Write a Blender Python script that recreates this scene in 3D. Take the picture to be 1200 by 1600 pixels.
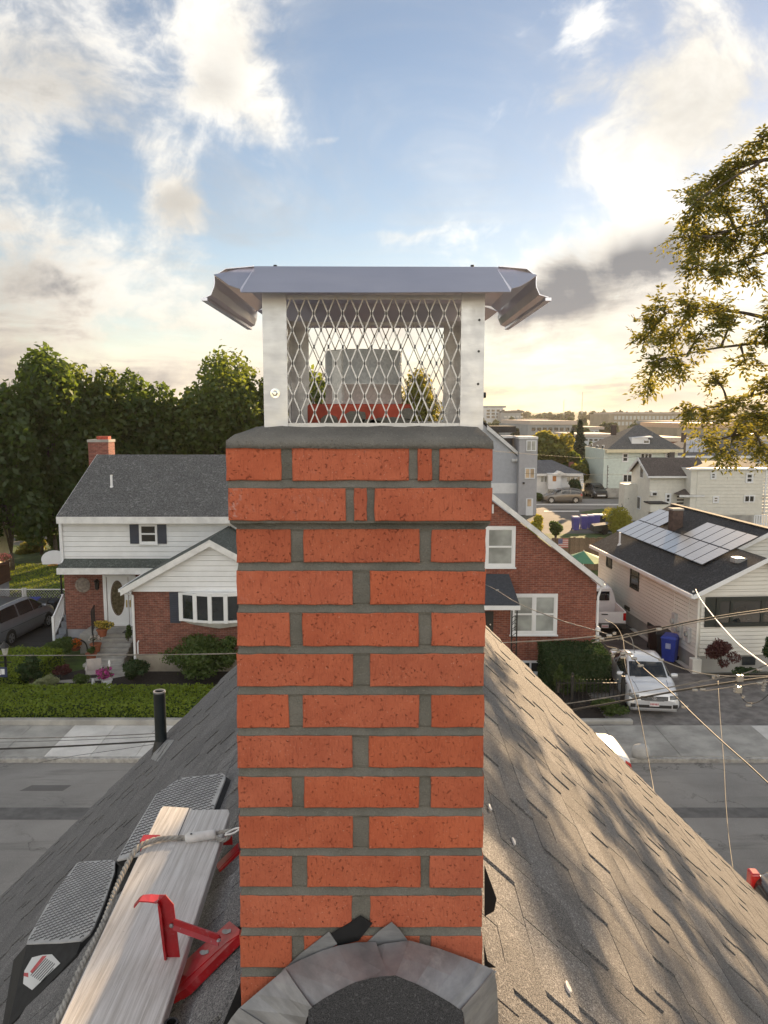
import bpy, math, random
import numpy as np
from mathutils import Vector, Matrix
random.seed(7); RNG=np.random.default_rng(7)
SC=bpy.context.scene
for o in list(bpy.data.objects): bpy.data.objects.remove(o)
COL=SC.collection
# ------------------------------------------------------------------ camera
FPX=1220.0; ZC=10.0; TH=math.atan(150/FPX); CT,ST=math.cos(TH),math.sin(TH)
cd=bpy.data.cameras.new('camera'); cam=bpy.data.objects.new('camera',cd); COL.objects.link(cam)
cam.location=(0,0,ZC); cam.rotation_euler=(math.pi/2-TH,0,0)
cd.sensor_fit='VERTICAL'; cd.sensor_height=36; cd.lens=FPX/1600*36; cd.clip_start=.05; cd.clip_end=8000
SC.camera=cam
def ray(px,py):
    u=(px-600)/FPX; v=(py-800)/FPX
    return Vector((u,CT-v*ST,-ST-v*CT))
CAM=Vector((0,0,ZC))
def Pd(px,py,Y):                       # point of the pixel's line of sight on the plane y=Y
    r=ray(px,py); return CAM+r*(Y/r.y)
def Pz(px,py,z=0.0):
    r=ray(px,py); return CAM+r*((z-ZC)/r.z)
def Pp(px,py,p,n):
    r=ray(px,py); p=Vector(p); n=Vector(n); return CAM+r*((p-CAM).dot(n)/r.dot(n))
def X(px,Y,py=900): return Pd(px,py,Y).x
def Z(py,Y): return Pd(600,py,Y).z
# ------------------------------------------------------------------ light
SUN_AZ=math.radians(25); SUN_EL=math.radians(15)
SUN=Vector((math.sin(SUN_AZ)*math.cos(SUN_EL),math.cos(SUN_AZ)*math.cos(SUN_EL),math.sin(SUN_EL)))
sd=bpy.data.lights.new('sun','SUN'); sd.energy=5.0; sd.angle=math.radians(.5); sd.color=(1,.70,.40)
so=bpy.data.objects.new('sun',sd); COL.objects.link(so); so.location=(20,60,40)
so.rotation_euler=SUN.to_track_quat('Z','Y').to_euler()
SC.view_settings.view_transform='Standard'; SC.view_settings.look='None'
SC.view_settings.exposure=1.27; SC.view_settings.gamma=1; SC.view_settings.use_curve_mapping=False
SC.render.engine='CYCLES'
SC.cycles.max_bounces=6; SC.cycles.diffuse_bounces=3; SC.cycles.glossy_bounces=3; SC.cycles.transmission_bounces=4
SC.cycles.transparent_max_bounces=8; SC.cycles.volume_bounces=0; SC.cycles.use_denoising=True
SC.cycles.sample_clamp_indirect=6
# node helper
class NT:
    def __init__(s,tree): s.t=tree; s.n=tree.nodes; s.l=tree.links
    def add(s,typ,ins=None,**kw):
        n=s.n.new(typ)
        for k,v in kw.items(): setattr(n,k,v)
        for k,v in (ins or {}).items(): s.set(n,k,v)
        return n
    def set(s,n,k,v):
        i=n.inputs[k]
        if isinstance(v,bpy.types.NodeSocket): s.l.new(v,i)
        elif isinstance(v,bpy.types.Node): s.l.new(v.outputs[0],i)
        else: i.default_value=v
    def m(s,op,a,b=None,c=None,clamp=False):
        d={0:a}
        if b is not None: d[1]=b
        if c is not None: d[2]=c
        return s.add('ShaderNodeMath',d,operation=op,use_clamp=clamp).outputs[0]
    def vm(s,op,a,b=None,out=0):
        d={0:a}
        if b is not None: d[1]=b
        return s.add('ShaderNodeVectorMath',d,operation=op).outputs[out]
    def mix(s,f,a,b,blend='MIX'):
        n=s.add('ShaderNodeMix',data_type='RGBA',blend_type=blend)
        s.set(n,0,f); s.set(n,6,a); s.set(n,7,b); return n.outputs[2]
    def ss(s,v,lo,hi):
        n=s.add('ShaderNodeMapRange',interpolation_type='SMOOTHSTEP'); s.set(n,0,v); s.set(n,1,lo); s.set(n,2,hi); return n.outputs[0]
    def noise(s,vec,scale,detail=5,rough=.55,dist=0,out=0):
        n=s.add('ShaderNodeTexNoise',{'Scale':scale,'Detail':detail,'Roughness':rough,'Distortion':dist})
        if vec is not None: s.set(n,'Vector',vec)
        return n.outputs[out]
    def ramp(s,f,stops,interp='LINEAR'):
        n=s.add('ShaderNodeValToRGB'); s.set(n,0,f); e=n.color_ramp.elements; n.color_ramp.interpolation=interp
        while len(e)<len(stops): e.new(.5)
        for i,(p,c) in enumerate(stops): e[i].position=p; e[i].color=(*c,1) if len(c)==3 else c
        return n.outputs[0]
def c4(c): return (c[0],c[1],c[2],1)
# ------------------------------------------------------------------ sky
W=bpy.data.worlds.new('World'); SC.world=W; W.use_nodes=True
w=NT(W.node_tree); w.n.clear()
sky=w.add('ShaderNodeTexSky',sky_type='NISHITA',sun_disc=False,sun_elevation=SUN_EL,sun_rotation=SUN_AZ,altitude=20,air_density=1.0,dust_density=.08,ozone_density=1.5)
d=w.add('ShaderNodeTexCoord').outputs['Generated']
sep=w.add('ShaderNodeSeparateXYZ',{0:d})
zz=w.m('MAXIMUM',sep.outputs[2],0.0)
den=w.m('ADD',zz,.13)
proj=w.add('ShaderNodeCombineXYZ',{0:w.m('DIVIDE',sep.outputs[0],den),1:w.m('DIVIDE',sep.outputs[1],den),2:0.3}).outputs[0]
n1=w.noise(proj,1.15,9,.6,.35)
warp=w.vm('MULTIPLY_ADD',w.noise(d,7,3,.5,0,1),(.09,.09,.09))
W.node_tree.nodes[-1].inputs[2].default_value=(0,0,0); w.l.new(d,W.node_tree.nodes[-1].inputs[2])
n2=w.noise(warp,6.2,11,.62,.3)
nn=w.m('ADD',.5,w.m('MULTIPLY',w.m('SUBTRACT',w.m('ADD',w.m('MULTIPLY',n1,.42),w.m('MULTIPLY',n2,.58)),.5),2.3))
def blob(px,py,rx,ry,wt,rot=0,src=None):
    c=ray(px,py).normalized()
    r=Vector((0,0,1)).cross(c).normalized()*-1; u=r.cross(c).normalized()
    if u.z<0: u=-u
    a=math.radians(rot); r2=r*math.cos(a)+u*math.sin(a); u2=u*math.cos(a)-r*math.sin(a)
    s_=src if src is not None else warp
    k=(ray(px,py).length)*FPX
    v=w.add('ShaderNodeCombineXYZ',{0:w.m('MULTIPLY',w.vm('DOT_PRODUCT',s_,tuple(r2),1),k/rx),1:w.m('MULTIPLY',w.vm('DOT_PRODUCT',w.vm('SUBTRACT',s_,tuple(c)),tuple(u2),1),k/ry),
        2:w.m('MULTIPLY',w.m('SUBTRACT',1.0,w.vm('DOT_PRODUCT',d,tuple(c),1)),3.0)}).outputs[0]
    l=w.vm('LENGTH',v,None,1)
    return w.m('MULTIPLY',w.m('EXPONENT',w.m('MULTIPLY',w.m('POWER',l,1.8),-1.0)),wt)
def bsum(lst,src=None):
    t=None
    for b in lst:
        g=blob(*b,src=src); t=g if t is None else w.m('ADD',t,g)
    return t
# cumulus seen in the photograph: pixel centre, radii, weight, tilt
CL=[(130,60,200,85,.25),(250,110,90,50,.14),(410,60,55,120,.36,-28),(480,150,60,60,.34),(345,285,50,40,.36),(440,298,70,12,.22),
    (60,395,130,75,.26),(150,300,180,40,.10,-14),(30,190,110,60,.12,-30),(1090,130,170,120,.42),(930,90,70,45,.2),(950,400,120,42,.44,8),(1030,345,60,45,.3),(690,335,110,20,.26,6),
    (570,187,34,14,.34),(740,415,120,24,.15),(90,540,200,45,.2),(1010,570,260,50,.18),(560,560,300,60,.1),
    (640,240,240,220,-.22),(240,235,90,70,-.24),(760,110,150,170,-.10),(240,430,90,40,-.08),(600,80,90,140,-.1),(820,430,160,22,.3),(700,460,240,30,.14),(1090,470,120,40,.2),(60,480,160,40,.2),(330,440,130,20,.2,-8),(870,600,260,18,.2),(880,270,70,40,-.15)]
bl=bsum(CL)
dens=w.m('ADD',nn,bl)
cov=w.ss(dens,.44,.78)
core=w.ss(dens,.58,1.0)
# thin high veil
veil=w.m('MULTIPLY',w.ss(w.noise(proj,.8,9,.66,1.2),.40,.78),.6)
ssun=w.vm('DOT_PRODUCT',d,tuple(SUN),1)
sp=w.m('MAXIMUM',ssun,0.0)
glow=w.m('POWER',sp,14.0); glow2=w.m('POWER',sp,3.0)
low=w.m('SUBTRACT',1.0,w.ss(zz,.0,.24))
lit=w.m('ADD',w.m('ADD',w.m('ADD',5.0,w.m('MULTIPLY',w.ss(n2,.35,.65),4.5)),w.m('MULTIPLY',glow2,.6)),w.m('MULTIPLY',glow,.8))
lit=w.m('MULTIPLY',lit,w.m('SUBTRACT',1.0,w.m('MULTIPLY',low,.26)))
litc=w.mix(low,(1,.95,.86,1),(1,.88,.72,1))
lit=w.m('MULTIPLY',lit,w.m('ADD',1.0,w.m('MULTIPLY',w.ss(ssun,.45,-.75),2.0)))   # front-lit clouds opposite the sun, brightened to add fill on camera-facing sides
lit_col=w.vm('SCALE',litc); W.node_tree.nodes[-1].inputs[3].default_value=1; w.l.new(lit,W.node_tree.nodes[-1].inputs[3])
dark_col=w.mix(w.m('MULTIPLY',low,.5),(2.2,2.22,2.3,1),(3.2,3.05,3.0,1))
thick=w.m('MULTIPLY',core,w.m('ADD',.30,w.m('MULTIPLY',w.ss(bsum([(120,50,240,120,1.5),(70,410,190,100,1.5),(940,405,140,45,1.6,8),(150,540,240,50,.9),(1100,330,60,60,.4),(820,560,200,40,.6)]),.1,.8),.78)))
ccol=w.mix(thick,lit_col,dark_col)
base=w.vm('MULTIPLY',sky.outputs[0],(1.15,1.0,.93))
base2=w.mix(veil,base,w.vm('SCALE',lit_col))
W.node_tree.nodes[-2].inputs[3].default_value=.8
# warm bright low sky round the sun
hz=w.m('MULTIPLY',w.m('MULTIPLY',low,w.m('POWER',sp,6.0)),.6)
base3=w.mix(hz,base2,(8.2,7.1,5.3,1))
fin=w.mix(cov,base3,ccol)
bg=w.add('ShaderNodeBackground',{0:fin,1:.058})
w.l.new(bg.outputs[0],w.add('ShaderNodeOutputWorld').inputs[0])
W.cycles.sampling_method='MANUAL'; W.cycles.sample_map_resolution=512
# ------------------------------------------------------------------ object helpers
def link(o,parent=None):
    COL.objects.link(o)
    if parent is not None: o.parent=parent
    return o
def tag(o,label=None,cat=None,group=None,kind=None):
    if label: o['label']=label
    if cat: o['category']=cat
    if group: o['group']=group
    if kind: o['kind']=kind
    return o
def thing(name,label,cat,loc=(0,0,0),rz=0.0,group=None,kind=None):
    o=bpy.data.objects.new(name,None); o.empty_display_size=.2; link(o); o.location=loc; o.rotation_euler=(0,0,rz)
    return tag(o,label,cat,group,kind)
def kids(o): return [c for c in ALLKIDS.get(o.name,[])]
ALLKIDS={}
def copy_tree(o,parent=None,loc=None,rz=None):
    c=o.copy(); link(c,parent)
    if parent is not None: ALLKIDS.setdefault(parent.name,[]).append(c)
    if loc is not None: c.location=loc
    if rz is not None: c.rotation_euler=(0,0,rz)
    for k in list(ALLKIDS.get(o.name,[])): copy_tree(k,c)
    return c
class MB:
    def __init__(s): s.v=[]; s.f=[]; s.mi=[]; s.cur=0
    def add(s,vs,fs):
        n=len(s.v); s.v+=[tuple(v) for v in vs]
        for f in fs: s.f.append(tuple(i+n for i in f)); s.mi.append(s.cur)
        return s
    def box(s,x0,x1,y0,y1,z0,z1):
        if x0>x1:x0,x1=x1,x0
        if y0>y1:y0,y1=y1,y0
        if z0>z1:z0,z1=z1,z0
        return s.add([(x0,y0,z0),(x1,y0,z0),(x1,y1,z0),(x0,y1,z0),(x0,y0,z1),(x1,y0,z1),(x1,y1,z1),(x0,y1,z1)],
              [(0,3,2,1),(4,5,6,7),(0,1,5,4),(1,2,6,5),(2,3,7,6),(3,0,4,7)])
    def bar(s,a,b,wd,ht,up=(0,0,1)):
        a=Vector(a);b=Vector(b);t=(b-a).normalized();up=Vector(up)
        if abs(t.dot(up))>.99: up=Vector((0,1,0))
        r=t.cross(up).normalized()*wd/2;u=r.cross(t).normalized()*ht/2
        vs=[p+i*r+j*u for p in (a,b) for i,j in ((-1,-1),(1,-1),(1,1),(-1,1))]
        return s.add(vs,[(0,1,2,3),(7,6,5,4),(0,4,5,1),(1,5,6,2),(2,6,7,3),(3,7,4,0)])
    def prism(s,poly,vec):                       # polygon (list of 3-D points) swept by vec
        n=len(poly);vec=Vector(vec);p=[Vector(q) for q in poly]
        return s.add(p+[q+vec for q in p],[tuple(range(n))[::-1],tuple(range(n,2*n))]+[(i,(i+1)%n,n+(i+1)%n,n+i) for i in range(n)])
    def poly(s,pts): return s.add(pts,[tuple(range(len(pts)))])
    def tube(s,pts,r,n=8,cap=True):
        pts=[Vector(p) for p in pts];m=len(pts);vs=[];ref=None
        for i,p in enumerate(pts):
            t=(pts[min(i+1,m-1)]-pts[max(i-1,0)]).normalized()
            if ref is None: ref=Vector((0,0,1)) if abs(t.z)<.9 else Vector((1,0,0))
            a=t.cross(ref).normalized();b=a.cross(t).normalized();ref=b
            rr=r[i] if isinstance(r,(list,tuple)) else r
            for k in range(n):
                an=2*math.pi*k/n; vs.append(p+a*rr*math.cos(an)+b*rr*math.sin(an))
        fs=[(i*n+k,i*n+(k+1)%n,(i+1)*n+(k+1)%n,(i+1)*n+k) for i in range(m-1) for k in range(n)]
        if cap: fs+=[tuple(range(n))[::-1],tuple(range((m-1)*n,m*n))]
        return s.add(vs,fs)
    def lathe(s,prof,c=(0,0,0),n=20,axis='z',cap=True):   # prof: (radius, height)
        vs=[];c=Vector(c)
        for r,h in prof:
            for k in range(n):
                a=2*math.pi*k/n; x,y=r*math.cos(a),r*math.sin(a)
                vs.append(c+(Vector((x,y,h)) if axis=='z' else Vector((x,h,y)) if axis=='y' else Vector((h,x,y))))
        m=len(prof); fs=[(i*n+k,i*n+(k+1)%n,(i+1)*n+(k+1)%n,(i+1)*n+k) for i in range(m-1) for k in range(n)]
        if cap: fs+=[tuple(range(n))[::-1],tuple(range((m-1)*n,m*n))]
        return s.add(vs,fs)
    def mesh(s,name,mats,smooth=False):
        me=bpy.data.meshes.new(name); me.from_pydata(s.v,[],s.f)
        for m in (mats if isinstance(mats,(list,tuple)) else [mats]): me.materials.append(m)
        if len(set(s.mi))>1: me.polygons.foreach_set('material_index',s.mi)
        if smooth: me.polygons.foreach_set('use_smooth',[True]*len(s.f))
        me.update(); return me
    def build(s,name,mats,parent=None,smooth=False,recalc=True,loc=None):
        me=s.mesh(name,mats,smooth)
        if recalc:
            import bmesh
            bm=bmesh.new(); bm.from_mesh(me); bmesh.ops.recalc_face_normals(bm,faces=bm.faces[:]); bm.to_mesh(me); bm.free()
        o=bpy.data.objects.new(name,me); link(o,parent)
        if parent is not None: ALLKIDS.setdefault(parent.name,[]).append(o)
        if loc is not None: o.location=loc
        return o
def place(name,me,parent=None,loc=(0,0,0)):
    o=bpy.data.objects.new(name,me); link(o,parent); o.location=loc
    if parent is not None: ALLKIDS.setdefault(parent.name,[]).append(o)
    return o
def bevel(o,wd,seg=2,ang=40):
    m=o.modifiers.new('bevel','BEVEL'); m.width=wd; m.segments=seg; m.limit_method='ANGLE'; m.angle_limit=math.radians(ang); return o
def subsurf(o,n=1):
    m=o.modifiers.new('subsurf','SUBSURF'); m.levels=n; m.render_levels=n; return o
def quads_np(name,V,mat,parent=None,n=4):
    nf=len(V)//n; me=bpy.data.meshes.new(name); me.vertices.add(len(V)); me.vertices.foreach_set('co',np.asarray(V,dtype=np.float32).ravel())
    me.loops.add(len(V)); me.loops.foreach_set('vertex_index',np.arange(len(V),dtype=np.int32))
    me.polygons.add(nf); me.polygons.foreach_set('loop_start',np.arange(0,len(V),n,dtype=np.int32))
    me.update(); me.validate(); me.materials.append(mat)
    o=bpy.data.objects.new(name,me); link(o,parent)
    if parent is not None: ALLKIDS.setdefault(parent.name,[]).append(o)
    return o
# ------------------------------------------------------------------ materials
MATS={}
def newmat(name):
    m=bpy.data.materials.new(name); m.use_nodes=True; t=NT(m.node_tree); t.n.clear()
    out=t.add('ShaderNodeOutputMaterial'); b=t.add('ShaderNodeBsdfPrincipled'); t.l.new(b.outputs[0],out.inputs[0]); MATS[name]=m
    return m,t,b,out
def objco(t): return t.add('ShaderNodeTexCoord').outputs['Object']
def worldco(t): return t.add('ShaderNodeNewGeometry').outputs['Position']
def rnd(t): return t.add('ShaderNodeObjectInfo').outputs['Random']
def setbump(t,b,h,strength=.3,dist=.01):
    bp=t.add('ShaderNodeBump',{'Strength':strength,'Distance':dist,'Height':h}); t.l.new(bp.outputs[0],b.inputs['Normal'])
def pm(name,col,rough=.6,metal=0,var=.12,scale=3,bump=0,bscale=30,bdist=.01,objvar=0,spec=None,col2=None,coat=0,world=False,stretch=None):
    m,t,b,out=newmat(name); co=worldco(t) if world else objco(t)
    if stretch: co=t.vm('MULTIPLY',co,stretch)
    n=t.noise(co,scale,6,.6)
    f=t.ss(n,.3,.7)
    a=tuple(x*(1-var) for x in col); c=tuple(min(1,x*(1+var)) for x in (col2 or col))
    colr=t.mix(f,c4(a),c4(c))
    if objvar:
        hv=t.add('ShaderNodeHueSaturation',{'Value':t.m('ADD',1-objvar,t.m('MULTIPLY',rnd(t),2*objvar)),'Color':colr}); colr=hv.outputs[0]
    t.set(b,'Base Color',colr); b.inputs['Roughness'].default_value=rough; b.inputs['Metallic'].default_value=metal
    if spec is not None: b.inputs['Specular IOR Level'].default_value=spec
    if coat: b.inputs['Coat Weight'].default_value=coat; b.inputs['Coat Roughness'].default_value=.05
    if bump: setbump(t,b,t.noise(co,bscale,5,.6),bump,bdist)
    return m
def brick_near():
    m,t,b,out=newmat('new red brick'); co=objco(t); r=rnd(t)
    seed=t.vm('ADD',co,t.add('ShaderNodeCombineXYZ',{0:t.m('MULTIPLY',r,37.0),1:0.0,2:t.m('MULTIPLY',r,91.0)}).outputs[0])
    c=t.mix(t.ss(t.noise(seed,14,6,.65),.3,.7),(.46,.092,.033,1),(.55,.124,.046,1))
    wire=t.noise(t.vm('MULTIPLY',seed,(300,300,55)),1,4,.65)           # wire-cut drag marks
    c=t.mix(t.m('MULTIPLY',t.ss(wire,.50,.70),.38),c,(.24,.040,.018,1))
    pits=t.noise(seed,190,3,.6); c=t.mix(t.m('MULTIPLY',t.ss(pits,.61,.71),.25),c,(.16,.025,.012,1))
    sp=t.noise(seed,340,1,.5); c=t.mix(t.m('MULTIPLY',t.ss(sp,.70,.76),.35),c,(.75,.45,.32,1))
    ef=t.m('MULTIPLY',t.ss(t.noise(seed,9,4,.6),.60,.80),t.ss(t.noise(seed,90,5,.7),.5,.65)); c=t.mix(t.m('MULTIPLY',ef,.55),c,(.62,.46,.42,1))
    haze_=t.ss(t.noise(seed,5,3,.5),.45,.75); c=t.mix(t.m('MULTIPLY',haze_,.06),c,(.6,.26,.2,1))
    hv=t.add('ShaderNodeHueSaturation',{'Value':t.m('ADD',.95,t.m('MULTIPLY',r,.10)),'Saturation':t.m('ADD',.92,t.m('MULTIPLY',t.m('FRACT',t.m('MULTIPLY',r,7.3)),.03)),'Color':c})
    t.set(b,'Base Color',hv.outputs[0]); b.inputs['Roughness'].default_value=.9; b.inputs['Specular IOR Level'].default_value=.2
    h=t.m('ADD',t.m('MULTIPLY',wire,.6),t.m('SUBTRACT',t.m('MULTIPLY',t.noise(seed,60,5,.7),.8),t.m('MULTIPLY',t.ss(pits,.62,.72),.8)))
    setbump(t,b,h,1.0,.0032); return m
def mortar_mat(name,a,b_,sc=1.0):
    m,t,b,out=newmat(name); co=objco(t)
    c=t.mix(t.ss(t.noise(co,9*sc,6,.65),.3,.7),c4(a),c4(b_))
    g=t.noise(co,420*sc,2,.6); c=t.mix(t.m('MULTIPLY',t.ss(g,.6,.72),.4),c,c4(tuple(x*1.7 for x in b_)))
    c=t.mix(t.m('MULTIPLY',t.ss(t.noise(co,500*sc,2,.5),.62,.72),.5),c,c4(tuple(x*.4 for x in a)))
    t.set(b,'Base Color',c); b.inputs['Roughness'].default_value=.95; b.inputs['Specular IOR Level'].default_value=.15
    setbump(t,b,t.m('ADD',t.noise(co,300*sc,4,.7),t.m('MULTIPLY',t.noise(co,28*sc,4,.6),1.4)),.8,.003/sc); return m
def shingle_mat(name,dark,lite,scuff=.5,gran=270.0,gb=.9,smear=1.0,objv=.16):
    m,t,b,out=newmat(name); co=worldco(t); r=rnd(t)
    g=t.noise(co,gran,2,.6); g2=t.noise(co,gran*.35,2,.5)
    c=t.mix(t.ss(g,.40,.60),c4(tuple(x*.75 for x in dark)),c4(tuple(x*1.2 for x in lite)))
    c=t.mix(t.m('MULTIPLY',t.ss(g2,.58,.7),.5),c,c4(tuple(x*2.2 for x in lite)))
    c=t.mix(t.m('MULTIPLY',t.ss(t.noise(co,1.3,5,.6),.35,.7),.3),c,c4(tuple(x*.6 for x in dark)))
    if smear:
        s=t.m('MULTIPLY',t.ss(t.noise(t.vm('MULTIPLY',co,(9,3,9)),1.6,7,.72,.4),.60,.78),t.ss(t.noise(co,.9,3,.5),.46,.62))
        # foot traffic wears chalky smears where people worked round the chimney
        px_=t.vm('LENGTH',t.vm('SUBTRACT',co,(0.1,1.6,8.8)),None,1)
        c=t.mix(t.m('MULTIPLY',t.m('MULTIPLY',s,smear),t.m('SUBTRACT',1.0,t.ss(px_,.7,2.6))),c,(.42,.42,.44,1))
    hv=t.add('ShaderNodeHueSaturation',{'Value':t.m('ADD',1-objv,t.m('MULTIPLY',r,2*objv)),'Color':c})
    t.set(b,'Base Color',hv.outputs[0]); b.inputs['Roughness'].default_value=.85; b.inputs['Specular IOR Level'].default_value=.25
    setbump(t,b,g,gb,.004 if gran>100 else .01); return m
def steel_mat(name,col,rough=.3,var=.25,dirt=.3,dirtcol=(.25,.22,.19),bump=.12,rv=.25):
    m,t,b,out=newmat(name); co=objco(t)
    n=t.noise(t.vm('MULTIPLY',co,(6,6,30)),2,6,.6); d_=t.ss(t.noise(co,12,7,.7,.4),.55,.75)
    c=t.mix(t.ss(n,.3,.7),c4(tuple(x*(1-var) for x in col)),c4(col)); c=t.mix(t.m('MULTIPLY',d_,dirt),c,c4(dirtcol))
    t.set(b,'Base Color',c); b.inputs['Metallic'].default_value=1
    t.set(b,'Roughness',t.m('ADD',rough,t.m('MULTIPLY',t.ss(t.noise(co,30,6,.7),.3,.8),rv)))
    setbump(t,b,t.noise(co,18,4,.5),bump,.004); return m
def spangle_mat():
    m,t,b,out=newmat('galvanised spangle'); co=objco(t)
    v=t.add('ShaderNodeTexVoronoi',{'Scale':210.0,'Vector':co},feature='F1')
    n=t.noise(co,400,3,.6); f=t.m('ADD',t.m('MULTIPLY',t.add('ShaderNodeSeparateColor',{0:v.outputs['Color']}).outputs[0],.6),t.m('MULTIPLY',n,.4))
    t.set(b,'Base Color',t.mix(f,(.62,.64,.63,1),(.92,.93,.91,1))); b.inputs['Metallic'].default_value=.15
    t.set(b,'Roughness',t.m('ADD',.28,t.m('MULTIPLY',f,.25))); return m
def wood_mat(name,a,c_,knots=True,axis=(1,1,1)):
    m,t,b,out=newmat(name); co=objco(t)
    g=t.noise(t.vm('MULTIPLY',co,(52,1.6,52)),1.6,8,.62,.6); g2=t.noise(t.vm('MULTIPLY',co,(260,7,260)),1,4,.6)
    c=t.mix(t.ss(g,.3,.68),c4(a),c4(c_)); c=t.mix(t.m('MULTIPLY',t.ss(g2,.5,.7),.35),c,c4(tuple(x*.55 for x in a)))
    st=t.ss(t.noise(co,7,7,.7),.52,.78); c=t.mix(t.m('MULTIPLY',st,.45),c,(.60,.57,.52,1))
    dn=t.noise(t.vm('MULTIPLY',co,(90,55,90)),1,3,.6); c=t.mix(t.m('MULTIPLY',t.ss(dn,.70,.76),.75),c,(.10,.085,.075,1))
    c=t.mix(t.m('MULTIPLY',t.ss(t.noise(co,4,5,.6),.5,.8),.35),c,(.34,.30,.25,1))
    t.set(b,'Base Color',c); b.inputs['Roughness'].default_value=.85; b.inputs['Specular IOR Level'].default_value=.2
    setbump(t,b,t.m('SUBTRACT',t.m('ADD',g,t.m('MULTIPLY',g2,.5)),t.ss(dn,.68,.76)),.55,.003); return m
def chipped_red():
    m,t,b,out=newmat('chipped red paint'); co=objco(t)
    c=t.mix(t.ss(t.noise(co,9,4,.6),.3,.7),(.30,.008,.012,1),(.44,.014,.02,1))
    ch=t.ss(t.noise(co,55,7,.75,.5),.63,.68); c=t.mix(t.m('MULTIPLY',ch,.8),c,(.30,.25,.25,1))
    dust=t.ss(t.noise(co,22,6,.7),.5,.8); c=t.mix(t.m('MULTIPLY',dust,.28),c,(.5,.34,.34,1))
    t.set(b,'Base Color',c); t.set(b,'Roughness',t.m('ADD',.32,t.m('MULTIPLY',ch,.4))); setbump(t,b,t.m('ADD',ch,t.noise(co,40,3)),.3,.0012); return m
def brick_far(name,scale,cols,mort=(.35,.31,.28),msize=.012,white=0):
    m,t,b,out=newmat(name); co=objco(t)
    s=t.add('ShaderNodeSeparateXYZ',{0:co}); v=t.add('ShaderNodeCombineXYZ',{0:t.m('ADD',s.outputs[0],s.outputs[1]),1:s.outputs[2],2:0.0}).outputs[0]
    bt=t.add('ShaderNodeTexBrick',{'Vector':v,'Color1':c4(cols[0]),'Color2':c4(cols[1]),'Mortar':c4(mort),'Scale':1.0,'Mortar Size':msize*.5,'Brick Width':.215,'Row Height':.075,'Bias':-.2})
    bt.offset=.5
    n=t.mix(t.ss(t.noise(t.vm('MULTIPLY',co,(4.6,4.6,13.3)),1,2,.5),.35,.65),c4(tuple(x*.6 for x in cols[0])),c4(tuple(x*1.15 for x in cols[1])))
    c=t.mix(.5,bt.outputs[0],n); c=t.mix(t.m('MULTIPLY',t.ss(t.noise(co,.7,4,.6),.4,.75),.35),c,c4(tuple(x*.55 for x in cols[0])))
    if white: c=t.mix(t.m('MULTIPLY',t.ss(t.noise(co,.9,6,.7,.5),.63,.72),white),c,(.5,.44,.42,1))
    t.set(b,'Base Color',c); b.inputs['Roughness'].default_value=.9; setbump(t,b,t.m('SUBTRACT',1.0,bt.outputs[1]),.4,.01); return m
def asphalt_mat(name,a,c_,crack=.7,sc=1.0,road=False):
    m,t,b,out=newmat(name); co=worldco(t)
    c=t.mix(t.ss(t.noise(co,.35*sc,6,.62),.3,.72),c4(a),c4(c_)); c=t.mix(t.m('MULTIPLY',t.ss(t.noise(co,40,3,.6),.5,.7),.35),c,c4(tuple(x*1.5 for x in c_)))
    c=t.mix(t.m('MULTIPLY',t.ss(t.noise(t.vm('MULTIPLY',co,(.16,1.6,1)),1.2,6,.65,.6),.5,.66),.55),c,c4(tuple(x*.68 for x in a)))
    v=t.add('ShaderNodeTexVoronoi',{'Scale':.42,'Vector':t.vm('ADD',co,t.vm('MULTIPLY',t.noise(co,1.3,6,.7,0,1),(2.2,2.2,0)))},feature='DISTANCE_TO_EDGE')
    ck=t.m('MULTIPLY',t.m('SUBTRACT',1.0,t.ss(v.outputs[0],.004,.02)),t.ss(t.noise(co,.25,3,.5),.45,.6))
    c=t.mix(t.m('MULTIPLY',ck,crack),c,c4(tuple(x*.3 for x in a)))
    t.set(b,'Base Color',c); b.inputs['Roughness'].default_value=.88; b.inputs['Specular IOR Level'].default_value=.3
    setbump(t,b,t.m('SUBTRACT',t.noise(co,55,4,.7),ck),.4,.01); return m
def leaf_mat(name,a,c_,trans=.5,tcol=None,objvar=.0,rough=.5):
    m,t,b,out=newmat(name); t.n.remove(b)
    ri=t.add('ShaderNodeNewGeometry').outputs['Random Per Island']; co=objco(t)
    f=t.m('ADD',t.m('MULTIPLY',ri,.65),t.m('MULTIPLY',t.ss(t.noise(co,.6,3,.5),.3,.7),.35))
    c=t.mix(f,c4(a),c4(c_))
    d_=t.add('ShaderNodeBsdfDiffuse',{'Color':c}); g=t.add('ShaderNodeBsdfGlossy',{'Color':(.5,.55,.5,1),'Roughness':rough}) ; 
    tr=t.add('ShaderNodeBsdfTranslucent',{'Color':t.mix(.75,c,c4(tcol or tuple(min(1,x*2.4) for x in c_)))})
    m1=t.add('ShaderNodeMixShader',{0:trans,1:d_,2:tr}); m2=t.add('ShaderNodeMixShader',{0:.05,1:m1,2:g}); t.l.new(m2.outputs[0],out.inputs[0]); return m
def glass_mat(name,col=(.015,.018,.02),rough=.06,spec=.9):
    m,t,b,out=newmat(name); co=objco(t)
    t.set(b,'Base Color',t.mix(t.ss(t.noise(co,.9,3),.3,.7),c4(col),c4(tuple(x*2.2 for x in col)))); b.inputs['Roughness'].default_value=rough; b.inputs['Specular IOR Level'].default_value=spec
    setbump(t,b,t.noise(co,1.6,2),.05,.02); return m
BR=brick_near(); MORT=mortar_mat('fresh grey mortar',(.145,.14,.12),(.215,.205,.18)); CROWN=mortar_mat('grey crown mortar',(.165,.157,.145),(.24,.23,.21),.7)
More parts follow.
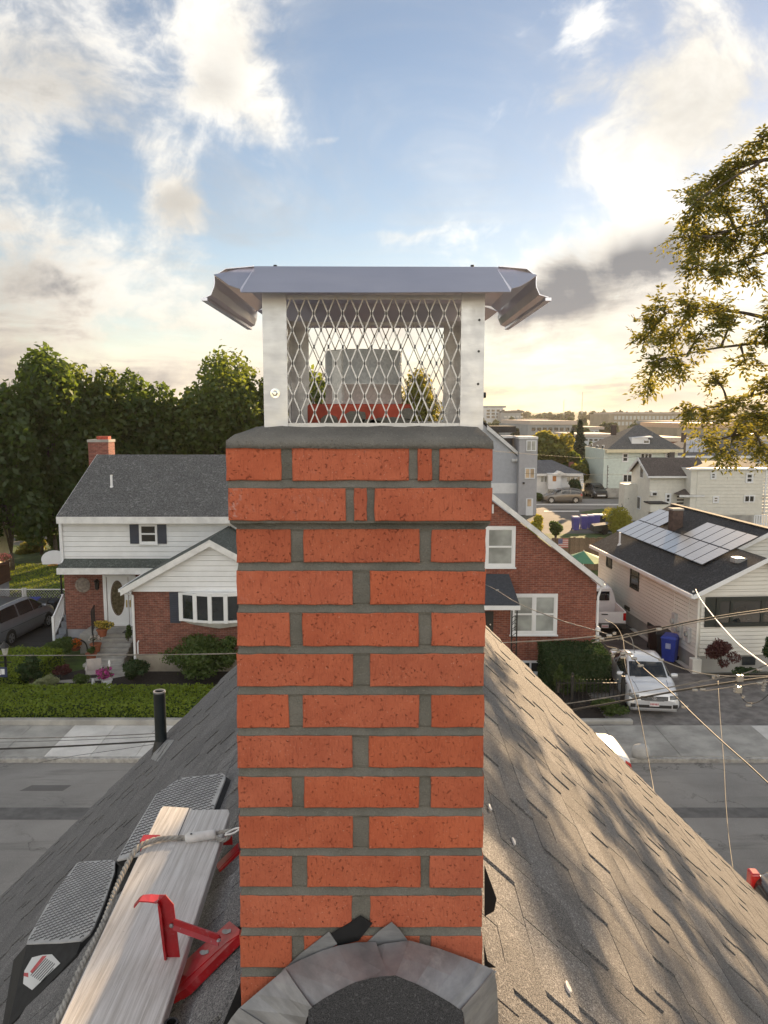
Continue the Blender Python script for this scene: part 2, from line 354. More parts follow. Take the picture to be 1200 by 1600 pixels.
SH_R=shingle_mat('charcoal shingle granules',(.105,.102,.106),(.235,.226,.22)); SH_S=shingle_mat('fine saddle granules',(.05,.05,.052),(.10,.098,.10),gran=800.0,smear=1.6)
FELT=pm('black underlay',(.012,.012,.013),.8,var=.2)
STEEL=steel_mat('stainless sheet',(.74,.74,.75),.3,.18,.22,(.40,.38,.36)); STEEL.node_tree.nodes['Principled BSDF'].inputs['Metallic'].default_value=.7; STEEL_L=steel_mat('brushed stainless lid',(.80,.79,.86),.34,.04,.0,(.4,.38,.37),.008,.04)
STEEL_D=steel_mat('dull mesh steel',(.80,.78,.75),.42,.15,.15); STEEL_D.node_tree.nodes['Principled BSDF'].inputs['Metallic'].default_value=.4; GALV=spangle_mat()
LEAD=steel_mat('grey lead sheet',(.36,.36,.37),.42,.35,.55,(.52,.51,.50)); LEAD.node_tree.nodes['Principled BSDF'].inputs['Metallic'].default_value=.45
BLACKMETAL=pm('black painted flashing',(.014,.014,.015),.4,var=.3)
CLAY=pm('red clay tile',(.40,.075,.045),.85,var=.35,scale=14,bump=.4,bscale=60,bdist=.002)
PLANK=wood_mat('weathered scaffold board',(.50,.47,.44),(.74,.715,.69))
ENDWOOD=pm('sawn board edge',(.50,.37,.22),.9,var=.35,scale=20,bump=.5,bscale=90,bdist=.002)
REDP=chipped_red()
ROPE=pm('grey fibre rope',(.36,.34,.31),.9,var=.3,scale=40,bump=.6,bscale=400,bdist=.001); SLEEVE=pm('off white plastic sleeve',(.66,.64,.62),.45,var=.15,scale=20)
FOAM=pm('black closed cell foam',(.013,.013,.014),.75,var=.3,scale=30,bump=.3,bscale=220,bdist=.001)
WHITE=pm('white vinyl',(.76,.77,.78),.45,var=.05,scale=1.5); WHITE_W=pm('warm white siding',(.74,.72,.66),.5,var=.05,scale=.6)
WHITE_B=pm('weathered white paint',(.70,.70,.69),.6,var=.12,scale=2.5)
CREAM=pm('cream siding',(.66,.60,.42),.6,var=.08); MINT=pm('pale mint siding',(.60,.68,.63),.6,var=.06); GREYS=pm('blue grey siding',(.42,.44,.48),.6,var=.06)
OFFW=pm('off white siding',(.70,.68,.61),.6,var=.06)
BRICK_L=brick_far('old brown brick',1,((.17,.055,.038),(.25,.095,.065)),white=.5); BRICK_R=brick_far('red brown brick',1,((.20,.055,.036),(.29,.10,.06)))
BRICK_C=brick_far('small chimney brick',1,((.22,.07,.05),(.33,.12,.09)))
ROOF_L=shingle_mat('weathered dark roof',(.085,.085,.085),(.145,.145,.143),gran=22,gb=.25,smear=0,objv=0); ROOF_G=shingle_mat('green grey roof',(.065,.075,.07),(.11,.125,.115),gran=22,gb=.25,smear=0,objv=0)
ROOF_D=shingle_mat('black roof',(.028,.028,.03),(.06,.06,.063),gran=22,gb=.25,smear=0,objv=0); ROOF_B=shingle_mat('brown roof',(.075,.062,.058),(.13,.11,.10),gran=22,gb=.25,smear=0,objv=0)
ROOF_S=shingle_mat('slate grey roof',(.09,.095,.11),(.15,.155,.17),gran=22,gb=.25,smear=0,objv=0)
ROOF_W=pm('pale flat roof membrane',(.55,.50,.45),.7,var=.1)
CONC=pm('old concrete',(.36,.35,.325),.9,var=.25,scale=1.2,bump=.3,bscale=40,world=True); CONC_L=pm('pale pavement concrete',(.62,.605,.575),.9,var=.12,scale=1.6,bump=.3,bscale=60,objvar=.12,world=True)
KERB=pm('granite kerb',(.34,.33,.31),.85,var=.3,scale=5,bump=.4,bscale=40,objvar=.1,world=True)
FOUND=pm('painted foundation',(.34,.34,.37),.85,var=.15,scale=1.5); FOUND_T=pm('tan foundation',(.34,.30,.24),.9,var=.2,scale=1.5)
ASPH=asphalt_mat('street asphalt',(.21,.203,.193),(.30,.288,.272)); ASPH_D=asphalt_mat('dark driveway asphalt',(.03,.03,.032),(.05,.05,.052),.4); ASPH_P=asphalt_mat('pale asphalt patch',(.12,.115,.11),(.16,.155,.15),.3)
PAVER=pm('grey driveway paver',(.19,.178,.17),.88,var=.3,scale=2.5,bump=.3,bscale=50,world=True)
GLASS=glass_mat('dark window glass'); GLASS_C=glass_mat('curtained window glass',(.20,.21,.20),.12,.8); CARGLASS=glass_mat('car glass',(.012,.014,.015),.04,.8)
BLACKP=pm('black plastic',(.02,.02,.021),.5,var=.15); IRON=pm('black iron',(.012,.012,.012),.5,var=.2); RUBBER=pm('tyre rubber',(.014,.014,.014),.8,var=.2)
SHUT=pm('navy shutter',(.035,.042,.065),.5,var=.12); DKGREEN=pm('dark green black shutter',(.018,.024,.021),.5,var=.1)
ALLOY=pm('alloy wheel',(.55,.55,.56),.35,.9,var=.1); CHROME=pm('chrome',(.8,.8,.8),.12,1,var=.03)
SILVER=pm('silver car paint',(.68,.69,.71),.3,.35,var=.03,coat=.8); GREYCAR=pm('grey car paint',(.24,.25,.28),.28,.5,var=.04,coat=.8); WHITECAR=pm('white car paint',(.78,.79,.80),.25,0,var=.03,coat=.8); BROWNCAR=pm('dark grey brown car paint',(.16,.145,.13),.3,.4,var=.05,coat=.8)
TAIL=pm('red tail lamp',(.42,.012,.012),.15,var=.2,coat=.6); LAMPG=pm('clear headlamp',(.26,.27,.28),.1,.3,var=.45,scale=8,coat=.8); ORANGE=pm('amber lamp',(.6,.2,.02),.2)
BLUEBIN=pm('blue recycling plastic',(.022,.045,.30),.45,var=.12); PURPBIN=pm('violet blue plastic',(.09,.08,.30),.5,var=.12)
BARK=pm('grey brown bark',(.10,.08,.062),.95,var=.35,scale=6,bump=.8,bscale=25,bdist=.03); MULCH=pm('dark mulch',(.028,.022,.02),.95,var=.45,scale=12,bump=.9,bscale=30,bdist=.04,world=True)
LF_DARK=leaf_mat('dark maple leaf',(.020,.038,.012),(.058,.098,.020),.5,(.22,.31,.03)); LF_MID=leaf_mat('mid green leaf',(.030,.052,.014),(.075,.118,.026),.52,(.30,.36,.035))
LF_YEL=leaf_mat('sunlit yellow green leaf',(.075,.10,.02),(.16,.17,.035),.5,(.5,.42,.06)); LF_ASH=leaf_mat('ash leaf',(.045,.062,.016),(.11,.125,.03),.5,(.42,.36,.05)); LF_CON=leaf_mat('conifer needle',(.016,.03,.018),(.035,.055,.03),.15)
LF_HEDGE=leaf_mat('clipped hedge leaf',(.10,.16,.010),(.19,.26,.022),.35,(.4,.44,.03)); LF_YEW=leaf_mat('dark yew leaf',(.015,.035,.010),(.038,.07,.018),.2); LF_RED=leaf_mat('barberry leaf',(.05,.012,.016),(.12,.035,.035),.25,(.2,.04,.03))
LF_SHRUB=leaf_mat('garden shrub leaf',(.035,.065,.012),(.09,.13,.03),.35); LF_GOLD=leaf_mat('golden cypress leaf',(.22,.24,.02),(.42,.38,.05),.4,(.6,.5,.08)); LF_PALE=leaf_mat('variegated leaf',(.14,.16,.08),(.34,.36,.2),.3)
LF_FAR=leaf_mat('distant foliage',(.04,.055,.03),(.075,.09,.045),.3)
GRASS=pm('lawn grass',(.05,.085,.015),.9,var=.4,scale=1.5,bump=.6,bscale=60,world=True); GROUND=pm('town ground',(.10,.10,.08),.95,var=.35,scale=.15,world=True)
# ================================================================== OUR ROOF
RX,RZ=-.03,9.0; YF=Pz(588,818,RZ).y; PITCH=math.radians(44.8); HW=4.3; YB=-1.5
cp,sp_=math.cos(PITCH),math.sin(PITCH)
house=thing('house','grey shingled steep gable house whose roof ridge carries the new brick chimney','house',(RX,0,0))
EZ=RZ-HW*math.tan(PITCH)
b=MB()                                                        # attic gables and walls under the roof
b.prism([(-HW+.25,YB+.2,EZ-.05),(HW-.25,YB+.2,EZ-.05),(0,YB+.2,RZ-.33)],(0,YF-YB-.45,0)); b.box(-HW+.25,HW-.25,YB+.2,YF-.25,0,EZ-.05)
b.build('wall',WHITE,house)
b=MB()
for s in (-1,1):
    n=Vector((s*sp_,0,cp))*-.05
    a=[Vector((0,YB,RZ)),Vector((s*HW,YB,EZ)),Vector((s*HW,YF,EZ)),Vector((0,YF,RZ))]
    a=[p-Vector((s*sp_,0,cp))*.02 for p in a]
    b.prism(a,n*2.2)
roof=b.build('roof',[FELT],house)
b=MB()
for s in (-1,1):
    b.prism([(0,YF+.001,RZ-.035),(s*HW,YF+.001,EZ-.035),(s*HW,YF+.001,EZ-.16),(0,YF+.001,RZ-.16)],(0,.02,0))
b.build('rake_board',WHITE,house)
# shingle tabs: real tabs of uneven width, thick laminated ones proud of the thin ones
EXPO=.143
def P_roof(s,u,y,h):                                          # u = distance down the slope, h above the deck
    return Vector((s*u*cp,y,RZ-u*sp_))+Vector((s*sp_,0,cp))*h
def tabbox(mb,s,u0,u1,y0,y1,h0,h1):
    vs=[P_roof(s,u,y,h) for (u,h) in ((u0,0),(u1,0),(u1,h1),(u0,h0)) for y in (y0,y1)]
    # order: (u0,0)y0,y1,(u1,0).. 
    mb.add(vs,[(0,2,4,6),(1,7,5,3),(0,1,3,2),(2,3,5,4),(4,5,7,6),(6,7,1,0)])
cands=[]
SL=HW/cp
for s in (-1,1):
    k=0; u=.02
    while u<SL:
        y=YB+random.uniform(-.2,0); 
        while y<YF:
            wd=random.choice((.13,.17,.21,.26,.31))*random.uniform(.92,1.08)
            thick=random.random()<.5
            y1=min(y+wd,YF+.012)
            hb=(.0125 if thick else .0060)+random.uniform(0,.0012)
            cands.append((s,u,min(u+EXPO-.001,SL+.02),max(y,YB),y1-.004-(.004 if random.random()<.5 else 0),hb-.005,hb,k))
            y=y1
        u+=EXPO; k+=1
def infront(c):
    s,u0,u1,y0,y1=c[:5]; p=P_roof(s,(u0+u1)/2,(y0+y1)/2,0)+Vector((RX,0,0)); q=p-CAM
    zc=q.y*CT-q.z*ST
    if zc<.3: return 0
    x=600+FPX*q.x/zc; yv=800-FPX*(q.y*ST+q.z*CT)/zc
    if not(-40<x<1240 and yv<1640): return 0
    if 375<x<755 and yv<1480 and p.y>1.3: return 0
    return (u1-u0)*(y1-y0)/zc**2*abs(q.normalized().dot(Vector((s*sp_,0,cp))))
sc=sorted(cands,key=infront,reverse=True); near=[c for c in sc[:300] if infront(c)>0]; rest=[c for c in sc if c not in set(near)]
for c in near:
    s,u0,u1,y0,y1,h0,h1,k=c; m=MB(); o0=P_roof(s,u0,y0,0)
    tabbox(m,*c[:7]); m.v=[tuple(Vector(v)-o0) for v in m.v]
    me=m.mesh('shingle',SH_R); place('shingle',me,roof,o0)
m=MB()
for c in rest: tabbox(m,*c[:7])
tag(m.build('shingle_field',SH_R,roof),kind='stuff')
# ridge caps beyond and in front of the chimney
def ridgecap(y0,y1,h):
    m=MB(); pts=[]
    for a in (-.15,-.05,0,.05,.15):
        pts.append((a,RZ-abs(a)*math.tan(PITCH)*.96+.022+h))
    vs=[(x,y,z) for y in (y0,y1) for x,z in pts]+[(x,y,z-.006) for y in (y0,y1) for x,z in pts]
    fs=[(i,i+1,i+6,i+5) for i in range(4)]+[(10+i,15+i,16+i,11+i) for i in range(4)]+[(i,10+i,11+i,i+1) for i in range(4)]+[(5+i,6+i,16+i,15+i) for i in range(4)]+[(0,5,15,10),(4,14,19,9)]
    m.add(vs,fs); m.build('ridge_shingle',SH_R,roof)
y=1.88
while y<YF-.05: ridgecap(y,min(y+.16,YF),.003*(int(y*100)%2)); y+=.145
# ================================================================== CHIMNEY
D=1.337
chim=thing('brick_chimney','freshly rebuilt orange red brick chimney with grey mortar straddling the roof ridge','chimney',(RX,D,RZ))
CL0=Vector((RX,D,RZ))
rows=[ # top px, bottom px, brick edges
(696,751,[(352.6,439),(456,639),(653,675),(687,770)]),(763,814,[(356,540),(553,573),(585,768.5)]),
(827,879,[(369.5,454),(474,656),(674,759)]),(892,945,[(370,551),(578,759)]),(958,1010,[(370,452.5),(472.5,654.5),(674.5,758.5)]),(1022,1073,[(370,551.3),(578,756.6)]),
(1086,1137.5,[(370,451),(473.5,655),(674,757)]),(1150,1200,[(370.7,551),(576.5,756)]),(1214,1263,[(372,456),(475,655),(672.7,756)]),(1276,1326,[(373.5,551),(576.5,755)]),
(1338,1387,[(374.5,456.5),(480.3,657.5),(671.6,754.7)]),(1400,1450,[(375,550),(578.5,754)]),(1463,1512,[(375.3,455.8),(475,655),(673.5,753.2)]),(1527,1577,[(376,550),(578.5,753)]),
(1589,1638,[(377,456),(475,655),(673,752)]),(1652,1702,[(378,550),(578,752)]),(1716,1764,[(378,456),(475,655),(673,751)]),(1780,1832,[(379,550),(578,751)])]
CDEP=.47
def brickmesh(w_,d_,h_,axis):
    """one brick, face towards -y when axis is 'y'; ragged arrises, rounded corners"""
    per=[]
    nx=max(3,int(w_/.022)); nz=3
    j=lambda a=.0009: random.uniform(-a,a)
    for i in range(nx): per.append((-w_/2+w_*i/nx,-h_/2))
    for i in range(nz): per.append((w_/2,-h_/2+h_*i/nz))
    for i in range(nx): per.append((w_/2-w_*i/nx,h_/2))
    for i in range(nz): per.append((-w_/2,h_/2-h_*i/nz))
    P=[(x+j(),z+j()) for x,z in per]; n=len(P)
    ins=.0016
    F=[(x-math.copysign(ins,x) if abs(x)>w_/2-.004 else x, z-math.copysign(ins,z) if abs(z)>h_/2-.004 else z) for x,z in P]
    vs=[(x,-d_/2+random.uniform(0,.0006),z) for x,z in F]+[(x,-d_/2+.0016,z) for x,z in P]+[(x,d_/2-.0016,z) for x,z in P]+[(x,d_/2,z) for x,z in F]
    fs=[tuple(range(n))]+[(r*n+i,(r+1)*n+i,(r+1)*n+(i+1)%n,r*n+(i+1)%n) for r in range(3) for i in range(n)]+[tuple(range(3*n,4*n))[::-1]]
    m=MB(); m.add(vs,fs); 
    if axis=='x': m.v=[(v[1],v[0],v[2]) for v in m.v]
    return m
HB={}
for ri,(t_,b_,brs) in enumerate(rows):
    Yr=D-.018 if ri<2 else D
    dp=CDEP+(.036 if ri<2 else 0)
    zt,zb=Z(t_,Yr),Z(b_,Yr); h=zt-zb; zc=(zt+zb)/2
    half=len(brs)>2 and ri!=1
    jit=random.uniform(-.0015,.0015)
    for (a,c_) in brs:
        x0,x1=Pd(a,(t_+b_)/2,Yr).x,Pd(c_,(t_+b_)/2,Yr).x
        bd=.092
        if half and (a<380 or c_>740): bd=.194 if ri>1 else .194
        o=brickmesh(x1-x0,bd,h,'y').build('brick',BR,chim,loc=Vector(((x0+x1)/2,Yr+bd/2+random.uniform(-.0012,.0012),zc))-CL0)
        o.rotation_euler=(0,random.uniform(-.003,.003),random.uniform(-.004,.004))
    xl=Pd(brs[0][0],(t_+b_)/2,Yr).x; xr=Pd(brs[-1][1],(t_+b_)/2,Yr).x
    # returns along the sides and the back face
    for sgn,xo in ((-1,xl),(1,xr)):
        y=Yr+(.194 if half else .092)+.012; end=Yr+dp
        while y<end-.03:
            L=min(.194,end-y); 
            brickmesh(L,.092,h,'x').build('brick',BR,chim,loc=Vector((xo-sgn*.046,y+L/2,zc))-CL0); y+=L+.012
    x=xl+.092+.012
    while x<xr-.12:
        L=min(.194,xr-.104-x)
        if L>.03: brickmesh(L,.092,h,'y').build('brick',BR,chim,loc=Vector((x+L/2,Yr+dp-.046,zc))-CL0)
        x+=L+.014
# mortar core: proud joints, slightly recessed and uneven
m=MB()
for lo,hi,ofs,(xa,xb) in ((1,18,0,(372.5,756)),(0,2,-.018,(355.5,767.5))):
    zt=Z(rows[lo][0]-6,D+ofs); zb=Z(rows[hi-1][1]+6,D+ofs) if lo else Z(818,D+ofs)
    n=26; g=6
    xl,xr=Pd(xa,900,D).x,Pd(xb,900,D).x
    if lo:
        xl=Pd(373,900,D).x; xr=Pd(756,900,D).x
    y0,y1=D+ofs+.0055,D+ofs+CDEP+(.036 if not lo else 0)-.006
    vs=[];fs=[]
    lev=[]
    for q in range(lo,hi):
        zt2,zb2=Z(rows[q][0],D+ofs),Z(rows[q][1],D+ofs)
        up_=Z(rows[q][0]-12.5,D+ofs) if q>lo or lo else zt
        jt=min(zt2+(.0145 if q>lo else .005),zt)
        lev+=[(jt-.0002,.0062),((jt+zt2)/2+.002,.0052),(zt2+.0015,.0006),(zt2-.004,.0035)] if q>lo else [(zt,.003),(zt2-.004,.003)]
        lev+=[(zt2+(zb2-zt2)*.5,.0035),(zb2+.003,.0045)]
    lev.append((zb,.005)); ns=len(lev)-1
    for z,dy in lev:
        ri_=min(range(lo,hi),key=lambda q:abs(Z((rows[q][0]+rows[q][1])/2,D+ofs)-z)); py_=(rows[ri_][0]+rows[ri_][1])/2
        xl=Pd(rows[ri_][2][0][0]+1.3,py_,D+ofs).x; xr=Pd(rows[ri_][2][-1][1]-1.3,py_,D+ofs).x
        ring=[(xl+(xr-xl)*i/(n-1),D+ofs+dy+random.uniform(-.0007,.0007)) for i in range(n)]+[(xr,y1),(xl,y1)]
        vs+=[(x,y,z+(random.uniform(-.0008,.0008) if i<n else 0)) for i,(x,y) in enumerate(ring)]
    N=n+2
    fs=[(k*N+i,k*N+(i+1)%N,(k+1)*N+(i+1)%N,(k+1)*N+i) for k in range(ns) for i in range(N)]+[tuple(range(N)),tuple(range(ns*N,ns*N+N))]
    m.add([Vector(v)-CL0 for v in vs],fs)
m.build('mortar',MORT,chim,smooth=False)
# crown (sloped mortar wash)
zb=Z(697,D-.018); zt=Z(668.5,D+.02); zm=zb+.012
xl,xr=Pd(353,697,D-.018).x,Pd(770.5,697,D-.018).x; yb0,yb1=D-.02,D+CDEP+.02
def ringr(x0,x1,y0,y1,z,n=14,j=.002):
    r=[]
    for i in range(n): r.append((x0+(x1-x0)*i/n,y0+random.uniform(-j,j),z+random.uniform(-j,j)))
    for i in range(n): r.append((x1+random.uniform(-j,j),y0+(y1-y0)*i/n,z+random.uniform(-j,j)))
    for i in range(n): r.append((x1-(x1-x0)*i/n,y1,z+random.uniform(-j,j)))
    for i in range(n): r.append((x0,y1-(y1-y0)*i/n,z+random.uniform(-j,j)))
    return r
R=[ringr(xl,xr,yb0,yb1,zb-.004,j=.001),ringr(xl+.001,xr-.001,yb0-.001,yb1,zb+.009),ringr(xl+.012,xr-.008,yb0+.016,yb1-.01,zb+.019),ringr(xl+.040,xr-.02,yb0+.048,yb1-.035,zt),ringr(xl+.15,xr-.15,yb0+.18,yb1-.17,zt+.008)]
n=len(R[0]); vs=[Vector(p)-CL0 for r in R for p in r]
m=MB(); m.add(vs,[(k*n+i,k*n+(i+1)%n,(k+1)*n+(i+1)%n,(k+1)*n+i) for k in range(len(R)-1) for i in range(n)]+[tuple(range(n))[::-1],tuple(range((len(R)-1)*n,len(R)*n))])
crown=m.build('crown',CROWN,chim,smooth=True); CRZ=zt
# clay flue tile
Yt=1.47
x0,x1=X(480,Yt,650),X(644,Yt,650); z1=Z(631,Yt)
m=MB(); m.box(x0,x1,Yt,Yt+.26,CRZ-.02,z1); o=m.build('flue_tile',CLAY,chim); o.matrix_parent_inverse=Matrix.Translation(-CL0); bevel(o,.006)
m=MB(); random.seed(3)
for (a,c_,e,f_) in ((538,575,640,664),(500,530,648,668),(572,646,652,668),(556,600,655,668),(626,648,634,660)):
    pts=[]; k=9
    for i in range(k):
        an=2*math.pi*i/k; pts.append(Pd((a+c_)/2+(c_-a)/2*math.cos(an)*random.uniform(.75,1.1),(e+f_)/2+(f_-e)/2*math.sin(an)*random.uniform(.75,1.1),Yt-.003)-CL0)
    m.prism(pts,(0,.004,0))
m.build('mortar_smear',MORT,chim)
# flue liner
Yp=1.60; x0,x1=X(508,Yp,560),X(627.5,Yp,560); rr=(x1-x0)/2; pc=Vector(((x0+x1)/2,Yp,0))
zp1=Z(548.5,Yp-rr*.3); zp0=z1-.03
pipe=thing('flue_pipe','shiny galvanised round flue pipe inside the mesh chimney cap','flue pipe',(pc.x,pc.y,zp0))
m=MB(); hh=zp1-zp0; n=40
prof=[(rr,0),(rr,hh*.5),(rr*1.004,hh*.5),(rr*1.004,hh*.52),(rr,hh*.52),(rr,hh),(rr-.0025,hh),(rr-.0025,0)]
m.lathe(prof,n=n,cap=False); m.v=[(v[0]*(1+.012*math.sin(9*math.atan2(v[1],v[0]))),v[1],v[2]) for v in m.v]; m.build('pipe_wall',GALV,pipe,smooth=True)
m=MB(); m.box(-rr*1.0-.0035,-rr+.004,-.012,.012,.002,hh-.002); o=m.build('lock_seam',GALV,pipe); o.rotation_euler=(0,0,.9)
# ================================================================== CHIMNEY CAP
Yc=1.392; Yr_=1.392*1.283; 
cap=thing('chimney_cap','stainless steel chimney cap with diamond mesh sides and bent lid','chimney cap',(-.016,Yc,CRZ))
C0=Vector((-.016,Yc,CRZ)); L=lambda p: Vector(p)-C0
zpt=Z(462,Yc)+.004; zpb=CRZ-.004
xL0,xL1=X(411,Yc,560),X(448.5,Yc,560); xR0,xR1=X(720,Yc,560),X(756.5,Yc,560)
for (xa,xb,ys,yd) in ((xL0,xL1,Yc,1),(xR0,xR1,Yc,1),(xL0,xL1,Yr_+.012,-1),(xR0,xR1,Yr_+.012,-1)):
    m=MB(); t_=.0022; left=xa==xL0
    m.box(xa-C0.x,xb-C0.x,ys-C0.y,ys+yd*t_-C0.y,zpb-C0.z,zpt-C0.z)
    xs=xa if left else xb; m.box(xs-C0.x,(xs+t_ if left else xs-t_)-C0.x,ys+yd*t_-C0.y,ys+yd*.042-C0.y,zpb-C0.z,zpt-C0.z)
    post=m.build('post',STEEL,cap)
    if yd==1:
        if left:
            bx,bz=X(430,Yc,615)-C0.x,Z(614.5,Yc)-C0.z
            m=MB(); m.lathe([(.0085,0),(.0085,-.0014),(.006,-.0015)],(bx,-.0001,bz),24,'y'); m.lathe([(.0052,-.0016),(.0052,-.005),(.003,-.0058)],(bx,0,bz),6,'y'); m.build('bolt',CHROME,post)
        else:
            m=MB()
            for (hx,hy) in ((751,500),(750,549),(749,600)):
                m.lathe([(.0022,0),(.0022,-.0008)],(X(hx-2,Yc,hy)-C0.x,-.0001,Z(hy,Yc)-C0.z),8,'y')
            m.build('rivet_or_hole',BLACKMETAL,post)  # black discs painted on the post stand in for its dark holes
            bz=Z(617,Yc)-C0.z; m=MB(); m.lathe([(.0085,0),(.0085,.0014),(.005,.0016),(.005,.006)],(xb-C0.x+.0002,.018,bz),8,'x'); m.build('bolt',BLACKMETAL,post)
# expanded metal screens
def screen(p0,ux,wd,ht,nrm):
    p0=Vector(p0);ux=Vector(ux);up=Vector((0,0,1));nrm=Vector(nrm); dw=.01265; dh=.0572; m=MB()
    k=-1
    while k*dw<wd+dw:
        pts=[]; j=0; z=-.004
        while z<=ht+.001:
            x=k*dw+(dw/2*.95)*(-1 if (j+k)%2 else 1)+.009; pts.append((x,z)); z+=dh/2; j+=1
        for (a,c_),(e,f_) in zip(pts[:-1],pts[1:]):
            if min(a,e)<0 or max(a,e)>wd: 
                if not(0<=(a+e)/2<=wd): continue
                a=min(max(a,0),wd); e=min(max(e,0),wd)
            t0=p0+ux*a+up*c_; t1=p0+ux*e+up*min(f_,ht)
            m.bar(t0,t1,.0021,.0016,nrm)
            m.bar(t0-up*.0035,t0+up*.0030,.0030,.0017,nrm)
        k+=1
    m.box(*(lambda q: (min(p0.x,q.x)-.0005*abs(ux.y),max(p0.x,q.x)+.0005*abs(ux.y),min(p0.y,q.y)-.0005*abs(ux.x),max(p0.y,q.y)+.0005*abs(ux.x),p0.z-.002,p0.z+.006))(p0+ux*wd))
    return m
zs=CRZ+.002-C0.z; hs=zpt-CRZ-.006
for nm,(p0,ux,wd,nr) in dict(f=((xL1-.006-C0.x,.0035,zs),(1,0,0),xR0-xL1+.012,(0,-1,0)),b=((xL1-.006-C0.x,Yr_+.004-C0.y,zs),(1,0,0),xR0-xL1+.012,(0,-1,0)),
    l=((xL0+.004-C0.x,.03,zs),(0,1,0),Yr_-Yc-.05,(1,0,0)),r=((xR1-.004-C0.x,.03,zs),(0,1,0),Yr_-Yc-.05,(1,0,0))).items():
    screen(p0,ux,wd,hs,nr).build('mesh_screen',STEEL_D,cap)
# lid: flat top, four flaps bent down, notched corners
xc=-.013; zl=zpt+.030; zl=Z(417.5,1.372)
fx=.2075; y0,y1=1.372,1.80
front=[Pd(399,416.5,1.372),Pd(775,417.5,1.372),Pd(806,422,1.366),Pd(839,430,1.358),Pd(826,440,1.346),Pd(812,448,1.336),Pd(799,451.5,1.328),Pd(798,456.5,1.326),Pd(588,457.5,1.326),Pd(376,457,1.326),Pd(375,452,1.328),Pd(358,446,1.338),Pd(346,437,1.348),Pd(334,429.5,1.358),Pd(366,422,1.366)]
def sheet(m,pts,th=.0012):
    p=[Vector(q) for q in pts]; nn_=(p[1]-p[0]).cross(p[3]-p[0]).normalized()*th; m.prism(p,nn_)
lid=MB()
top=[Vector((xc-fx,y0,zl)),Vector((xc+fx,y0,zl)),Vector((xc+fx,y1,zl)),Vector((xc-fx,y1,zl))]
vs=[L(p) for p in top]; lid.add(vs,[(0,1,2,3)])
lid.add([L(p) for p in front],[(0,1,7,8),(8,9,0),(1,2,6,7),(2,3,4),(2,4,5,6),(0,9,10,14),(14,10,11),(14,11,12,13)])
def mir(p): return Vector((p.x,y0+y1-p.y+.0,p.z))
lid.add([L(mir(p)) for p in front],[(0,1,7,8),(8,9,0),(1,2,6,7),(2,3,4),(2,4,5,6),(0,9,10,14),(14,10,11),(14,11,12,13)])
for s in (-1,1):
    e=front[13] if s<0 else front[3]
    prof=[(xc+s*fx,zl),(xc+s*.255,zl-.004),(e.x,e.z-.001),(e.x+s*.0005,e.z-.012),(e.x+s*.001,zl-.034),(e.x+s*.006,zl-.047),(xc+s*.292,zl-.052)]
    ys=[1.362,1.40,1.50,1.60,1.70,1.78,1.812]; N=len(prof)
    vv=[]
    for yi,y in enumerate(ys):
        for pi,(x,z) in enumerate(prof):
            jx=.0009*math.sin(yi*2.3+pi*1.1+s)
            vv.append(L((x+jx*(pi>2),y,z+jx*.6*(pi>3))))
    lid.add(vv,[(i*N+j_,i*N+j_+1,(i+1)*N+j_+1,(i+1)*N+j_) for i in range(len(ys)-1) for j_ in range(N-1)])
lo=lid.build('lid',STEEL_L,cap,recalc=False); mm=lo.modifiers.new('solid','SOLIDIFY'); mm.thickness=.0014; mm.offset=0
for s in (-1,1): m=MB(); m.bar(L((xc+s*.2925,1.362,zl-.0545)),L((xc+s*.2925,1.815,zl-.0545)),.010,.005); m.build('hem',STEEL_L,lo)
for px in (430,738):
    m=MB(); p=Pd(px,414,1.40); m.lathe([(.006,0),(.006,.002),(.0032,.0025),(.0032,.008)],L((p.x,1.40,zl+.0008)),10); m.build('bolt',BLACKMETAL,lo)
# under-lid bracing rails between the posts
for y in (Yc+.004,Yr_+.002):
    m=MB(); m.box(xL1-C0.x-.002,xR0-C0.x+.002,y-C0.y,y+.0018-C0.y,zpt-.010-C0.z,zpt-.002-C0.z); m.build('top_rail',STEEL,cap)
# ================================================================== FLASHING AT THE CHIMNEY FOOT
def flap(pts,lift=0): return [Vector(p) for p in pts]
def sheetpart(name,pxpts,planefn,mat,th=.0015,sm=False):
    pts=[planefn(*q)-CL0 for q in pxpts]; m=MB(); c=sum((p for p in pts),Vector())/len(pts); n_=len(pts)
    nrm=Vector()
    for i in range(n_): nrm+=(pts[i]-c).cross(pts[(i+1)%n_]-c)
    nrm.normalize(); 
    if nrm.dot(CAM-CL0-c)<0: nrm=-nrm
    m.prism(pts,-nrm*th); return m.build(name,mat,chim)
NL=Vector((-sp_,0,cp)); NR=Vector((sp_,0,cp)); RP=Vector((RX,0,RZ))
def Lf(h): return lambda x,y: Pp(x,y,RP+NL*h,NL)
def Rf(h): return lambda x,y: Pp(x,y,RP+NR*h,NR)
face=lambda o: (lambda x,y: Pd(x,y,D-o))
